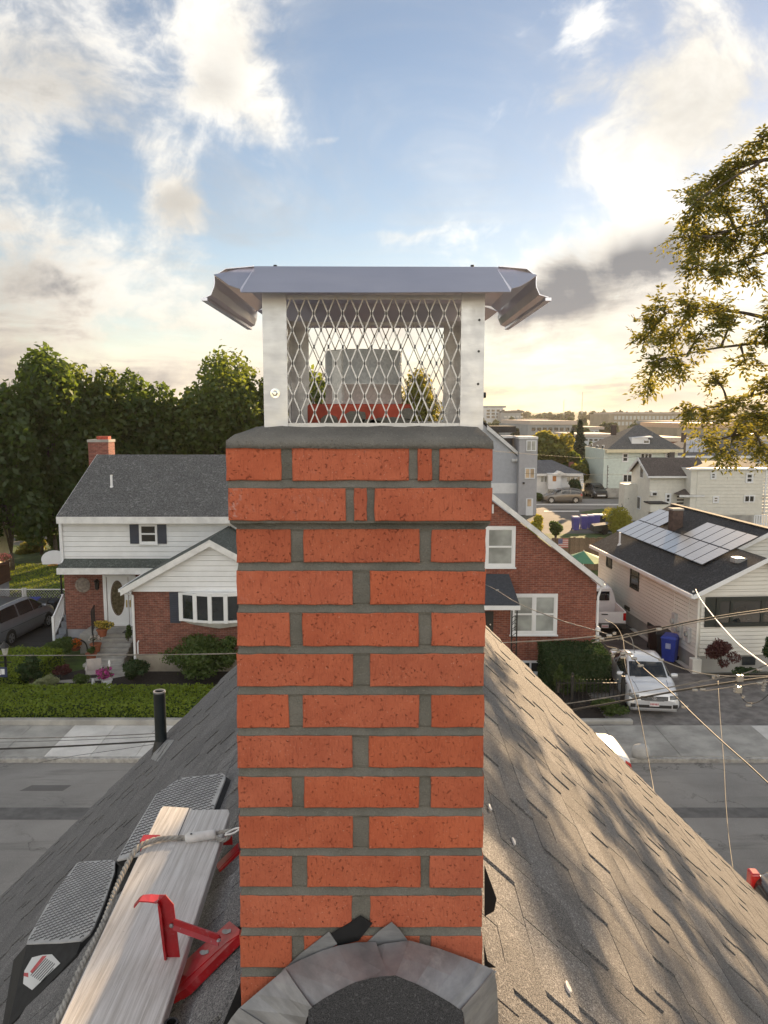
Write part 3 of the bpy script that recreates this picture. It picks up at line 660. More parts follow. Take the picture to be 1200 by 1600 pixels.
# saddle apron: curved lead sheet dressed over the ridge and up the brick face
def loftsheet(name,outer,inner,fo,fi,mat,segs=2,drop=0.0,th=.0012,bulge=.0025):
    n_=len(outer); V_=[]; 
    for k in range(segs+1):
        f=k/segs
        for o_,i_ in zip(outer,inner):
            a=fo(*o_); c_=fi(*i_); p=a.lerp(c_,f); p=p+Vector((0,-1,.35))*bulge*math.sin(math.pi*f); V_.append(p-CL0)
    m=MB(); m.add(V_,[(k*n_+i,k*n_+i+1,(k+1)*n_+i+1,(k+1)*n_+i) for k in range(segs) for i in range(n_-1)])
    o=m.build(name,mat,chim,smooth=False); mm=o.modifiers.new('solid','SOLIDIFY'); mm.thickness=th; mm.offset=0; return o
def onroof(x,y):
    p=Lf(.022)(x,y); q=Rf(.022)(x,y); return p if p.x<=RX else (q if q.x>=RX else p)
loftsheet('lead_flashing',[(443,1514),(470,1500),(500,1487),(528,1478),(556,1473),(587,1472)],[(483,1576),(505,1561),(530,1547),(555,1535),(580,1528),(606,1523)],face(.010),lambda x,y:Pd(x,y,D-.10),LEAD)
loftsheet('lead_flashing',[(560,1490),(600,1475),(640,1470),(685,1482),(724,1496),(757,1509),(776,1518)],[(570,1532),(595,1526),(618,1525),(650,1537),(680,1553),(704,1567),(722,1580)],face(.014),lambda x,y:Pd(x,y,D-.104),LEAD)
loftsheet('lead_flashing',[(373,1576),(400,1553),(425,1532),(446,1514)],[(470,1640),(474,1612),(480,1590),(488,1574)],face(.018),lambda x,y:Pd(x,y,D-.108),LEAD)
loftsheet('lead_flashing',[(345,1640),(352,1606),(362,1590),(374,1575)],[(440,1680),(455,1660),(466,1648),(472,1636)],face(.021),lambda x,y:Pd(x,y,D-.112),LEAD)
loftsheet('lead_flashing',[(772,1516),(776,1540),(778,1580),(779,1640)],[(721,1577),(725,1590),(727,1610),(728,1650)],face(.018),lambda x,y:Pd(x,y,D-.108),LEAD)
for name,pl,pts,mat in (('lead_flashing',.006,[(560,1507),(568,1478),(592,1455),(612,1441),(624,1452),(637,1470),(610,1484),(585,1500),(572,1510)],LEAD),
    ('lead_flashing',.004,[(440,1518),(470,1490),(514,1456),(527,1475),(500,1492),(465,1510)],LEAD),('black_flashing',.002,[(512,1462),(545,1443),(563,1431),(582,1443),(560,1470),(528,1478)],BLACKMETAL)):
    sheetpart(name,pts,face(pl),mat)
# cap shingle over the near ridge, framed by the lead
m=MB()
outl=[(478,1700),(480,1640),(482,1578),(505,1561),(530,1547),(555,1535),(580,1528),(618,1524),(650,1537),(680,1553),(704,1567),(724,1582),(727,1640),(728,1700)]
pts=[Pd(x,y,D-.106-.0006*max(0,y-1525))-Vector((RX,0,0)) for x,y in outl]
m.prism(pts,(0,.004,-.006)); m.build('saddle_shingle',SH_S,roof)
# step flashing corners at the sides
for pts,fn in (([(346,1606),(377,1532),(377,1590),(358,1600)],face(-.03)),([(757,1352),(776,1404),(772,1424),(757,1432)],face(-.12)),([(756,1475),(762,1502),(775,1512),(757,1512)],face(-.05)),([(352,1636),(377,1600),(377,1660)],face(-.015))):
    sheetpart('step_flashing',pts,fn,BLACKMETAL)
# ================================================================== SETTING: ground, street, pavement
def sheet_poly(name,pts,mat,z,kind='structure',label=None,cat=None):
    m=MB(); m.poly([(p[0],p[1],z) for p in pts]); o=m.build(name,mat); o['kind']=kind; return tag(o,label,cat)
def grect(px0,px1,py0,py1): return [Pz(px0,py1),Pz(px1,py1),Pz(px1,py0),Pz(px0,py0)]
sheet_poly('ground',[(-4000,-60),(4000,-60),(4000,6000),(-4000,6000)],GROUND,-.03)
YC0=Pz(600,1192,0).y; YC1=YC0+.16; YS=24.1
sheet_poly('road',[(-220,9.6),(220,9.6),(220,YC0),(-220,YC0)],ASPH,0.0)
sheet_poly('road_patch',[Pz(-80,1281),Pz(700,1281),Pz(700,1262),Pz(-80,1262)],ASPH_D if False else pm('tarred trench patch',(.13,.127,.124),.9,var=.2,scale=3,world=True),.004)
sheet_poly('road_patch',[Pz(30,1236),Pz(98,1236),Pz(112,1227),Pz(50,1227)],ASPH_P,.004)
sheet_poly('road_patch',[Pz(920,1278),Pz(1300,1278),Pz(1300,1262),Pz(920,1262)],MATS['tarred trench patch'],.004)
swk=tag(MB().box(-90,90,YC1,YS,-.05,.105).build('pavement',CONC),None,None,None,'structure')
slabme={}
x=-30.0
edges=[-30+1.33*i for i in range(0,20)]
shift=Pz(78,1179).x; edges=[shift+1.34*i for i in range(-14,10)]
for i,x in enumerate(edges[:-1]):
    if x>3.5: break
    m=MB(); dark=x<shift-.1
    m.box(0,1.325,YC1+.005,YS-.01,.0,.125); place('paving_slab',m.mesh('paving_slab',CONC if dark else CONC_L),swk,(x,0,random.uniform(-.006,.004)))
xs_=[3.6,5.2,6.75,9.58,12.65,15.6,18.7]
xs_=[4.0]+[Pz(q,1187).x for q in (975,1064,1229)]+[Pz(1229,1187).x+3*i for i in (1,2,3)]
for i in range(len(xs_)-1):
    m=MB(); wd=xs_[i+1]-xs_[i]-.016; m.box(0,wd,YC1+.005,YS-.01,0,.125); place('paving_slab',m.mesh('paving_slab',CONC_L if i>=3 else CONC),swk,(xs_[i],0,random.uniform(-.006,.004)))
kb=tag(MB().box(-90,90,YC0+.01,YC1-.002,-.1,.11).build('kerb',KERB),None,None,None,'structure')
x=-30.0
while x<6.2:
    L_=random.choice((1.9,2.2,2.5)); m=MB(); m.box(0,L_-.012,YC0,YC1,-.1,.13); o=place('kerb_stone',m.mesh('kerb_stone',KERB),kb,(x,random.uniform(-.008,.008),random.uniform(-.008,.006))); bevel(o,.015,1); x+=L_
# yards and drives
sheet_poly('lawn',[(-60,YS+.2),(4.2,YS+.2),(4.2,60),(-60,60)],GRASS,.02)
sheet_poly('mulch_bed',[Pz(40,1074,.1),Pz(330,1074,.1),Pz(400,1030,.1),Pz(235,1045,.1),Pz(150,1040,.1),Pz(75,1056,.1)],MULCH,.06)
sheet_poly('garden_path',[Pz(62,1064,.1),Pz(150,1058,.1),Pz(172,1030,.1),Pz(215,1034,.1),Pz(212,1052,.1),Pz(160,1062,.1),Pz(110,1066,.1)],CONC,.075)
XD=-14.6
sheet_poly('driveway',[(-30,YS),(XD,YS),(XD,34),(-14.6,44),(-30,44)],ASPH_D,.035)
# low retaining wall below the hedge
rw=thing('garden_wall','low weathered concrete retaining wall at the foot of the clipped front hedge','wall',(-8,YS,0))
m=MB(); m.box(-18.5,11.9,0,.22,0,.30); o=m.build('wall_face',CONC,rw); bevel(o,.02,1)
# right hand drive of pavers
PX0,PX1=Pz(955,1137).x,20.5
base=sheet_poly('paved_driveway',[(PX0,YS),(PX1,YS),(PX1,28.4),(12.5,28.9),(12.1,31),(10.9,47),(7.9,47),(8.1,31)],PAVER,.05)
Vp=[];hx,hy=.098,.048
rr_=np.random.default_rng(5)
for iy in range(int((29.5-YS)/.10)):
    y=YS+.05+iy*.10
    for ix in range(int((PX1-PX0)/.20)):
        x=PX0+.1+ix*.20+(.1 if iy%2 else 0)
        if y>28.2 and x>12.2: continue
        dz=rr_.uniform(0,.006); z=.056+dz
        a,b_,c_,d_=(x-hx,y-hy,z),(x+hx,y-hy,z+rr_.uniform(-.002,.002)),(x+hx,y+hy,z),(x-hx,y+hy,z)
        Vp+=[a,b_,c_,d_, (x-hx,y-hy,.045),(x+hx,y-hy,.045),b_,a]
o=quads_np('paver_field',np.array(Vp),PAVER,base); o['kind']='stuff'
sheet_poly('driveway',[(7.9,29.2),(12.2,29.2),(10.9,47),(7.7,47)],pm('worn grey drive',(.062,.058,.06),.9,var=.3,scale=1.2,world=True),.056)
sheet_poly('planting_bed',[Pz(880,1140),Pz(983,1136),Pz(975,1060),Pz(820,1060)],MULCH,.05)
sheet_poly('lawn',[(9,47),(30,47),(30,66),(9,66)],GRASS,.03)
sheet_poly('lawn',[(12.9,28.6),(24,28.6),(24,29.4),(12.9,29.4)],MULCH,.045)
# back street and car park beyond the houses
sheet_poly('back_street',[(6,84),(200,84),(200,94.5),(6,94.5)],ASPH,.0)
sheet_poly('car_park',[Pz(838,836),Pz(940,836),Pz(975,806),Pz(935,795),Pz(838,795)],ASPH_P,.01)
sheet_poly('pavement_edge',[Pz(836,789.5),Pz(1000,789.5),Pz(1000,787.5),Pz(836,787.5)],CONC_L,.012)
sheet_poly('road_line',[Pz(850,800),Pz(905,800),Pz(905,798.3),Pz(850,798.3)],WHITE_B,.03)
sheet_poly('lawn',[Pz(905,801),Pz(985,815),Pz(990,800),Pz(940,795)],GRASS,.03)
# ================================================================== ON OUR ROOF
PB=thing('scaffold_plank','long weathered wooden plank lying along the left roof slope beside the chimney','plank',(-.62,1.9,ZC-1.40))
p0=Vector(PB.location); zt=ZC-1.40
Lp=lambda px,py: Pz(px,py,zt)
pl=[Lp(255,1259),Lp(300,1262),Lp(302,1265),Lp(357,1264),Lp(359,1270),Lp(247,1618),Lp(210,1740),Lp(10,1740),Lp(85,1616),Lp(250,1264)]
m=MB(); m.prism([p-p0 for p in pl],(0,0,-.040)); o=m.build('board',PLANK,PB); bevel(o,.004,2)
m=MB(); a,b_=Lp(297,1262)-p0,Lp(276,1312)-p0
m.bar(a+Vector((0,0,.0006)),b_+Vector((0,0,.0006)),.0022,.0015); m.build('split_crack',BLACKP,PB)
# red roof brackets
def RLp(h=0.0): return Lf(h)
def strip(mb,pts_px,fn,th,off=None):
    pts=[fn(*q) for q in pts_px]; n_=len(pts); nrm=Vector()
    c=sum(pts,Vector())/n_
    for i in range(n_): nrm+=(pts[i]-c).cross(pts[(i+1)%n_]-c)
    nrm.normalize()
    if nrm.dot(CAM-c)<0: nrm=-nrm
    mb.prism(pts,-nrm*th); return nrm
B0=Lf(.02)(270,1545)
br=thing('roof_bracket','chipped red steel roof bracket standing upright against the plank near the chimney foot','roof bracket',B0)
o_=lambda v: [tuple(Vector(q)-B0) for q in v]
yb=B0.y-.004
up=lambda x,y: Pd(x,y,yb+(y-1540)*-.0000)
# base strap with teardrop nail slots (an angle: one flange on the roof, one upright)
m=MB(); strip(m,[(358.5,1439),(374.5,1452),(373,1460),(352,1474),(285,1535),(264,1556),(262,1546),(284,1506)],Lf(.030),.003); m.v=o_(m.v); sb=m.build('base_strap',REDP,br)
m=MB(); strip(m,[(374.5,1452),(373,1461),(290,1545),(265,1562),(264,1553),(285,1533),(352,1472)],Lf(.028),.020); m.v=o_(m.v); m.build('base_flange',REDP,br)
for (cx,cy) in ((352,1455.5),(317,1488)):
    m=MB(); pts=[]
    for k in range(14):
        an=2*math.pi*k/14; r_=5.2+(3.2 if k in(0,1,13) else 0); pts.append((cx+r_*math.cos(an)*1.05,cy+r_*.75*math.sin(an)-(1.5 if k in (0,1,13) else 0)))
    strip(m,pts,Lf(.0318),.0012); m.v=o_(m.v); m.build('nail_slot',LEAD,sb)
# upright: folded strap with a hooked top
m=MB(); strip(m,[(245.5,1410),(258,1398),(271,1413.5),(274.5,1440),(284.5,1527),(275,1529),(261,1535),(252,1465)],up,.003)
strip(m,[(245.5,1410),(261,1535),(263.5,1534),(251,1420)],lambda x,y: Pd(x,y,yb-.012),.012)
m.v=o_(m.v); arm=m.build('upright_arm',REDP,br)
m=MB(); V_=[]
for (xa,ya,xb,yb_,dy) in ((245,1410.5,249,1398,0),(232,1408.5,236,1397,.0),(217,1408,224,1398,.0),(214,1411,219,1401,0),(208.5,1418,210,1412,0)):
    V_+=[Pd(xa,ya,yb-.010),Pd(xb,yb_,yb+.03)]
m.add(o_(V_),[(2*i,2*i+1,2*i+3,2*i+2) for i in range(4)]); hk=m.build('hook',REDP,br); mm=hk.modifiers.new('s','SOLIDIFY'); mm.thickness=.003
m=MB(); strip(m,[(249,1398),(258,1398),(272,1414),(246,1411)],lambda x,y: Pd(x,y,yb+.002+(1412-y)*.0006),.003); m.v=o_(m.v); m.build('shoulder',REDP,arm)
# brace from the upright to the strap
m=MB(); a=Pd(272,1446,yb-.004); b_=Lf(.045)(343,1471); m.bar(a,b_,.022,.004,(0,-1,.6)); a2=a+Vector((0,.0,.011)); b2=b_+Vector((0,0,.011)); m.bar(a2,b2,.004,.016,(0,0,1)); m.v=o_(m.v); m.build('brace',REDP,br)
for q in ((268,1446),(279,1515)):
    m=MB(); c=Pd(q[0],q[1],yb-.003)-B0; m.lathe([(.006,0),(.0055,-.003),(.003,-.0045)],c,10,'y'); m.build('rivet_or_hole',LEAD,arm)
c=Lf(.050)(342,1470)-B0; m=MB(); m.lathe([(.006,0),(.004,.004)],c,8); m.build('rivet_or_hole',LEAD,sb)
# second bracket: only its ends show under the top of the plank
B1=Lf(.02)(352,1348)
b2_=thing('roof_bracket','red steel roof bracket mostly hidden under the upper end of the plank','roof bracket',B1,group=None)
m=MB(); strip(m,[(337,1351),(372,1317),(373,1327),(341,1359)],Lf(.02),.003); strip(m,[(341,1357),(373,1326),(373,1330),(342,1361)],Lf(.018),.018); m.v=[tuple(Vector(q)-B1) for q in m.v]; m.build('base_strap',REDP,b2_)
m=MB(); q=Pz(238,1312,zt-.002); m.box(q.x-.035,q.x+.02,q.y-.02,q.y+.02,zt-.05,zt+.004); m.v=[tuple(Vector(v)-B1) for v in m.v]; m.build('hook',REDP,b2_)
m=MB(); a=Pz(240,1318,zt-.045); b_=Lf(.03)(352,1344); m.bar((a.x,a.y,zt-.048),(b_.x,a.y+.02,b_.z),.03,.006,(0,1,0)); m.v=[tuple(Vector(v)-B1) for v in m.v]; m.build('upright_arm',REDP,b2_)
# rope over the plank
def smooth_path(pts,n=8):
    P=[Vector(p) for p in pts]; P=[P[0]*2-P[1]]+P+[P[-1]*2-P[-2]]; out=[]
    for i in range(1,len(P)-2):
        for k in range(n):
            t=k/n; a,b_,c_,d_=P[i-1],P[i],P[i+1],P[i+2]
            out.append(.5*((2*b_)+(-a+c_)*t+(2*a-5*b_+4*c_-d_)*t*t+(-a+3*b_-3*c_+d_)*t**3))
    out.append(P[-2]); return out
def rope(mb,path,r,pitch=.055,strands=3):
    L_=0; base=[]; 
    for i,p in enumerate(path):
        t=(path[min(i+1,len(path)-1)]-path[max(i-1,0)]).normalized(); a=t.cross(Vector((0,0,1))).normalized(); b_=a.cross(t)
        if i: L_+=(p-path[i-1]).length
        base.append((p,a,b_,L_))
    for s in range(strands):
        mb.tube([p+(a*math.cos(2*math.pi*(l/pitch+s/strands))+b_*math.sin(2*math.pi*(l/pitch+s/strands)))*r*.52 for p,a,b_,l in base],r*.56,6)
RO=Vector((-.8,2.2,zt))
rp=thing('rope','twisted grey rope tied over the plank with a white plastic sleeve','rope',RO)
zr=zt+.010
pth=[Pz(60,1640,zr-.06),Pz(92,1588,zr-.05),Pz(125,1515,zr-.04),Pz(160,1445,zr-.035),Pz(180,1392,zr-.03),Pz(196,1356,zr-.02),Pz(213,1327,zr+.002),Pz(235,1314,zr+.004),Pz(262,1309.5,zr),Pz(294,1309,zr)]
pp=smooth_path(pth,22); m=MB(); rope(m,[p-RO for p in pp],.0085); m.build('rope_strand',ROPE,rp,smooth=True)
a,b_=Pz(289,1310,zr+.002),Pz(337,1303.5,zr+.004)
m=MB(); t_=(b_-a); m.tube([a-RO,a+t_*.08-RO,a+t_*.5-RO,a+t_*.9-RO,b_-RO],[.010,.0165,.0155,.016,.0185],12); slv=m.build('sleeve',SLEEVE,rp,smooth=True)
c=a+t_*.22; m=MB(); m.lathe([(.004,0),(.004,.0012)],c+Vector((0,-.006,.0155))-RO,10); m.build('sleeve_hole',BLACKP,slv)
lp=smooth_path([b_-Vector((.01,0,0)),Pz(345,1300,zr+.01),Pz(356,1299,zr+.012),Pz(358,1306,zr+.004),Pz(350,1313,zr-.002),Pz(341,1311,zr),Pz(337,1306,zr)],8)
m=MB(); rope(m,[p-RO for p in lp],.007,.04); m.build('rope_loop',ROPE,rp,smooth=True)
m=MB(); a=Pz(352,1303,zr+.012); c_=Pd(371,1295,1.84); c_=Vector((a.x+.055,a.y+.01,a.z+.02)); m.tube(smooth_path([a-RO,a+(c_-a)*.5+Vector((0,.008,0))-RO,c_-RO,c_+Vector((.05,.02,.03))-RO],5),.0035,6); m.tube(smooth_path([a+Vector((0,-.008,0))-RO,a+(c_-a)*.5+Vector((0,-.012,-.004))-RO,c_+Vector((0,-.008,0))-RO,c_+Vector((.05,.012,.03))-RO],5),.0035,6); m.build('hook',STEEL_D,rp,smooth=True)
# wedge shaped roof step pads: grey fabric tread over black foam
def tread_mat():
    m,t,b,out=newmat('grey chevron tread'); co=objco(t); s=t.add('ShaderNodeSeparateXYZ',{0:co})
    c=t.mix(t.ss(t.noise(co,10,6,.65),.3,.7),(.34,.335,.33,1),(.50,.49,.48,1))
    c=t.mix(t.m('MULTIPLY',t.ss(t.noise(co,160,3,.6),.55,.7),.4),c,(.42,.41,.40,1))
    t.set(b,'Base Color',c); b.inputs['Roughness'].default_value=.85; setbump(t,b,t.noise(co,240,4,.7),.6,.002); return m
TREAD=tread_mat(); GRIPD=pm('dark grip marks',(.13,.127,.125),.9,var=.2,scale=30); LABEL_W=pm('white warning label',(.60,.60,.60),.5,var=.08); LABEL_R=pm('red label print',(.45,.06,.07),.5,var=.2,scale=60); LABEL_G=pm('grey label print',(.07,.07,.075),.5,var=.1)
def pad(label,top_px,hinge,tilt,nearblack,extra=None):
    """top_px: outline of the tread, laid on a plane through HINGE (pixel on the roof) tilted less than the roof"""
    h=Lf(.035)(*hinge); a=math.radians(44.8-tilt); n=Vector((-math.sin(a),0,math.cos(a)))
    pts=[Pp(x,y,h,n) for x,y in top_px]
    T=thing('roof_step_pad',label,'roof pad',Lf(0)(*hinge)); o=Vector(T.location)
    return T,o,pts,n,h
# the pad nearest the camera
topA=[(119,1349),(125,1346),(176,1343),(180,1346),(179,1363),(163,1409),(147,1447),(140,1458),(126,1470),(95,1473),(41,1475),(44,1465),(79,1403)]
TA,oA,pA,nA,hA=pad('grey topped black foam roof step pad with a warning label',topA,(160,1410),22,None)
def treadpart(T,o,pts,n,name='tread'):
    m=MB(); m.prism([p-o for p in pts],-n*.010); t_=m.build(name,TREAD,T); bevel(t_,.003,2)
    # raised chevrons
    c0=sum(pts,Vector())/len(pts); ydir=Vector((0,1,0)); xdir=ydir.cross(n).normalized()
    xs=[(p-c0).dot(xdir) for p in pts]; ys=[(p-c0).dot(ydir) for p in pts]
    def inside(x,y):
        c=False; k=len(xs)
        for i in range(k):
            j=(i-1)%k
            if (ys[i]>y)!=(ys[j]>y) and x<(xs[j]-xs[i])*(y-ys[i])/(ys[j]-ys[i])+xs[i]: c=not c
        return c
    m=MB(); st=.020; y=min(ys); r=0
    while y<max(ys):
        x=min(xs)
        while x<max(xs):
            if inside(x-.012,y) and inside(x+.012,y) and inside(x,y+.016) and inside(x,y-.016):
                p=c0+xdir*x+ydir*y-o+n*.0002
                m.bar(p+xdir*-.0085,p+ydir*.010,.0046,.0045,n); m.bar(p+xdir*.0085,p+ydir*.010,.0046,.0045,n)
            x+=st
        y+=.026; r+=1
    g=m.build('tread_grip',GRIPD,t_); g['kind']='stuff'
def bodypart(T,o,pts,n,ridx,lidx,near_pts):
    # foam wedge: tread outline swept down to the roof plane
    nr=NL; low=[]
    for p in pts:
        dd=(p-(RP+NL*.004)).dot(NL); low.append(p-NL*max(dd,.002))
    m=MB(); k=len(pts); up_=[p-n*.0102 for p in pts]
    m.add([q-o for q in up_]+[q-o for q in low],[tuple(range(k)),tuple(range(k,2*k))[::-1]]+[(i,(i+1)%k,k+(i+1)%k,k+i) for i in range(k)])
    return m.build('foam_wedge',FOAM,T)
treadpart(TA,oA,pA,nA); bodypart(TA,oA,pA,nA,0,0,None)
# sloping black nose with the label, running down the roof from the tread's near edge
nose_top=[pA[10]-nA*.006,pA[9]-nA*.006,pA[8]-nA*.006,pA[7]-nA*.006]
tip=[Lf(.006)(4,1606),Lf(.006)(22,1604),Lf(.006)(97,1510),Lf(.012)(146,1449)]
left=[Lf(.05)(20,1500)]
m=MB()
pl=nose_top+[Lf(.02)(118,1486),Lf(.012)(95,1512),Lf(.006)(12,1604),Lf(.012)(5,1600)]
apex=Lf(.10)(24,1500)
vs=[q-oA for q in (pA[10]-nA*.004,pA[9]-nA*.004,pA[8]-nA*.004,Lf(.014)(120,1490),Lf(.010)(12,1606),Lf(.004)(2,1612),Lf(.085)(21,1500))]
lowv=[Vector(v)+oA for v in vs]; lowv=[q-NL*max((q-(RP+NL*.003)).dot(NL),.001)-oA for q in lowv]
m.add(vs+lowv,[(0,1,2,3,4,5,6),tuple(range(7,14))[::-1]]+[(i,(i+1)%7,7+(i+1)%7,7+i) for i in range(7)])
m.f=[f for f in m.f if f!=(0,1,2,3,4,5,6)]+[(0,1,2,3),(0,3,4,6),(6,4,5)]; m.mi=[0]*len(m.f)
nose=m.build('foam_nose',FOAM,TA)
# label on the nose: a plane through three nose points
q0,q1,q2=[Vector(vs[i])+oA for i in (0,3,4)]; nn_=(q1-q0).cross(q2-q0).normalized()
if nn_.dot(CAM-q0)<0: nn_=-nn_
lab=lambda h: (lambda x,y: Pp(x,y,q0+nn_*h,nn_))
def labpoly(px,h,mat,nm,par):
    m=MB(); strip(m,px,lab(h),.0008); m.v=[tuple(Vector(v)-oA) for v in m.v]; return m.build(nm,mat,par)
lb=labpoly([(38,1517),(50,1496),(66,1492),(81,1491),(94,1505),(50,1547),(36,1537)],.0022,LABEL_W,'warning_label',TA)
labpoly([(47,1518),(66,1494),(73,1493),(50,1521)],.0030,LABEL_R,'label_print',lb)
for k in range(7):
    d_=k*3.6; m=MB(); a,c_=lab(.0031)(48+d_*.75,1524+d_*.45),lab(.0031)(72+d_*.75,1497.5+d_*.45)
    if k==6: c_=a.lerp(c_,.8)
    m.bar(a,c_,.0040,.0010,nn_); m.v=[tuple(Vector(v)-oA) for v in m.v]; m.build('label_print',LABEL_G,lb)
labpoly([(37.5,1520),(44,1520),(44,1527),(37,1525)],.0030,LABEL_R,'label_symbol',lb)
# the pad farther up, partly under the plank
topB=[(277,1218),(283,1215),(348,1208),(352,1211),(352,1216),(334,1262),(313,1320),(240,1330),(182,1344),(200,1312),(243,1241)]
TB,oB,pB,nB,hB=pad('grey dotted roof step pad half under the upper end of the plank',topB,(345,1232),26,None)
treadpart(TB,oB,pB,nB); bodypart(TB,oB,pB,nB,0,0,None)
m=MB(); vs=[q-oB for q in (pB[8]-nB*.004,pB[7]-nB*.004,Lf(.02)(232,1345),Lf(.006)(182,1398),Lf(.05)(180,1348))]
lowv=[Vector(v)+oB for v in vs]; lowv=[q-NL*max((q-(RP+NL*.003)).dot(NL),.001)-oB for q in lowv]
m.add(vs+lowv,[(0,1,2),(0,2,3,4),tuple(range(5,10))[::-1]]+[(i,(i+1)%5,5+(i+1)%5,5+i) for i in range(5)]); m.build('foam_nose',FOAM,TB)
# soil vent pipe low on the left slope
vb=Lf(.0)(252,1166); vt=Pd(252.5,1080,vb.y)
vp=thing('vent_pipe','black plastic vent pipe rising through the left roof slope','vent pipe',vb)
m=MB(); r_=.049*vb.y/5.2; rad=9.3/FPX*vb.y*1.0
m.lathe([(rad,-.25),(rad,vt.z-vb.z),(rad*.86,vt.z-vb.z),(rad*.86,vt.z-vb.z-.15)],(0,0,0),24,cap=False); m.build('pipe_wall',pm('dark green black pipe',(.014,.020,.022),.4,var=.25),vp,smooth=False)
m=MB(); m.lathe([(rad*1.06,vt.z-vb.z-.012),(rad*1.06,vt.z-vb.z+.003),(rad*.80,vt.z-vb.z+.003),(rad*.80,vt.z-vb.z-.012)],(0,0,0),24,cap=False); m.build('pipe_rim',LEAD,vp)
m=MB(); q=[Lf(.012)(x,y)-vb for x,y in ((236,1186),(248,1155),(272,1156),(262,1170),(246,1190))]; m.prism(q,-NL*.004); m.build('flashing_plate',LEAD,vp)
m=MB(); m.lathe([(rad*1.7,-.07),(rad*1.25,.03),(rad*1.05,.06)],(0,0,0),20,cap=False); m.build('collar',BLACKMETAL,vp,smooth=True)
# small things lying on the roof
for (px,py,l_,cat,lab_) in ((801,1315,.05,'putty','small pale scrap of mortar on the upper right roof slope by the chimney'),(885,1543,.05,'putty','white dab of sealant low on the right roof slope near the bottom edge'),(764,1262,.045,'putty','pale mortar crumb against the right side of the chimney')):
    p=Rf(.012)(px,py); m=MB(); pts=[]
    for k in range(9):
        an=2*math.pi*k/9; pts.append(Vector((0,math.cos(an)*l_*.5*random.uniform(.6,1.1),0))+Vector((cp,0,-sp_))*math.sin(an)*l_*.2*random.uniform(.5,1.2))
    m.prism(pts,Vector((sp_,0,cp))*.008); o=m.build('mortar_crumb',SLEEVE,loc=p); bevel(o,.003,2); tag(o,lab_,cat)
p=Lf(.03)(268,1604); m=MB(); m.lathe([(.016,-.03),(.016,.012),(.011,.012),(.011,-.03)],(0,0,0),16,cap=False); o=m.build('tape_ring',BLACKP,loc=p); tag(o,'small black ring lying on the roof at the lower edge beside the plank','ring')
# ================================================================== HOUSES
def window(par,o,x0,x1,z0,z1,y,fr=WHITE,ft=.07,dp=.05,cols=1,rows=2,pane=GLASS,sill=True,bar=.035,face=-1,label=None):
    """window in a wall whose outside looks towards -y (local coordinates relative to o); frame proud of the wall"""
    m=MB(); lx=lambda x: x-o.x; ly=y-o.y; lz=lambda z: z-o.z
    ya,yb_=ly-dp,ly+.03
    m.box(lx(x0),lx(x1),ya,yb_,lz(z1)-ft,lz(z1)); m.box(lx(x0),lx(x1),ya,yb_,lz(z0),lz(z0)+ft)
    m.box(lx(x0),lx(x0)+ft,ya,yb_,lz(z0)+ft,lz(z1)-ft); m.box(lx(x1)-ft,lx(x1),ya,yb_,lz(z0)+ft,lz(z1)-ft)
    iw=(x1-x0-2*ft); ih=(z1-z0-2*ft); yp=ly-dp*.35
    for c in range(1,cols): xx=lx(x0)+ft+iw*c/cols; m.box(xx-ft*.45,xx+ft*.45,ya+.006,yb_,lz(z0)+ft,lz(z1)-ft)
    w_=m.build('window',fr,par)
    for c in range(cols):
        for r in range(rows):
            xa=lx(x0)+ft+iw*c/cols+(ft*.45 if c else 0); xb=lx(x0)+ft+iw*(c+1)/cols-(ft*.45 if c<cols-1 else 0)
            za=lz(z0)+ft+ih*r/rows; zb=za+ih/rows
            q=MB(); q.box(xa,xb,yp,yp+.012,za,zb); q.build('pane',pane,w_)
            if rows>1:
                s=MB(); t_=bar; yy=yp-.014-(.008 if r else 0)
                s.box(xa,xb,yy,yp-.002,zb-t_,zb); s.box(xa,xb,yy,yp-.002,za,za+t_); s.box(xa,xa+t_,yy,yp-.002,za+t_,zb-t_); s.box(xb-t_,xb,yy,yp-.002,za+t_,zb-t_); s.build('sash',fr,w_)
    if sill:
        s=MB(); s.box(lx(x0)-.04,lx(x1)+.04,ya-.05,ya+.02,lz(z0)-.05,lz(z0)-.001); s.build('sill',fr,w_)
    return w_
def siding(par,x0,x1,z0,z1,y,o,mat,expo=.2,name='siding_board',joined=False,xfun=None,side=None):
    """lapped boards on a wall looking towards -y; xfun(z) gives the ends for gables"""
    J=MB(); z=z0; k=0
    while z<z1-.02:
        zt_=min(z+expo,z1)
        a,b_=(x0,x1) if xfun is None else xfun((z+zt_)/2)
        if b_-a>.05:
            m=MB(); lip=min(.055,expo*.33); zq=zt_-expo*.13; vs=[(a-o.x,y-lip-o.y,z-o.z),(b_-o.x,y-lip-o.y,z-o.z),(b_-o.x,y-lip*.8-o.y,zq-o.z),(a-o.x,y-lip*.8-o.y,zq-o.z),(a-o.x,y-o.y,z-o.z),(b_-o.x,y-o.y,z-o.z),(b_-o.x,y-o.y,zq-o.z),(a-o.x,y-o.y,zq-o.z)]
            fs=[(0,1,2,3),(0,4,5,1),(3,2,6,7),(0,3,7,4),(1,5,6,2)]
            if joined: J.add(vs,fs)
            else: m.add(vs,fs); m.build(name,mat,par,recalc=False)
        z=zt_
    if joined: ob=J.build(name,mat,par,recalc=False); ob['kind']='stuff'; return ob
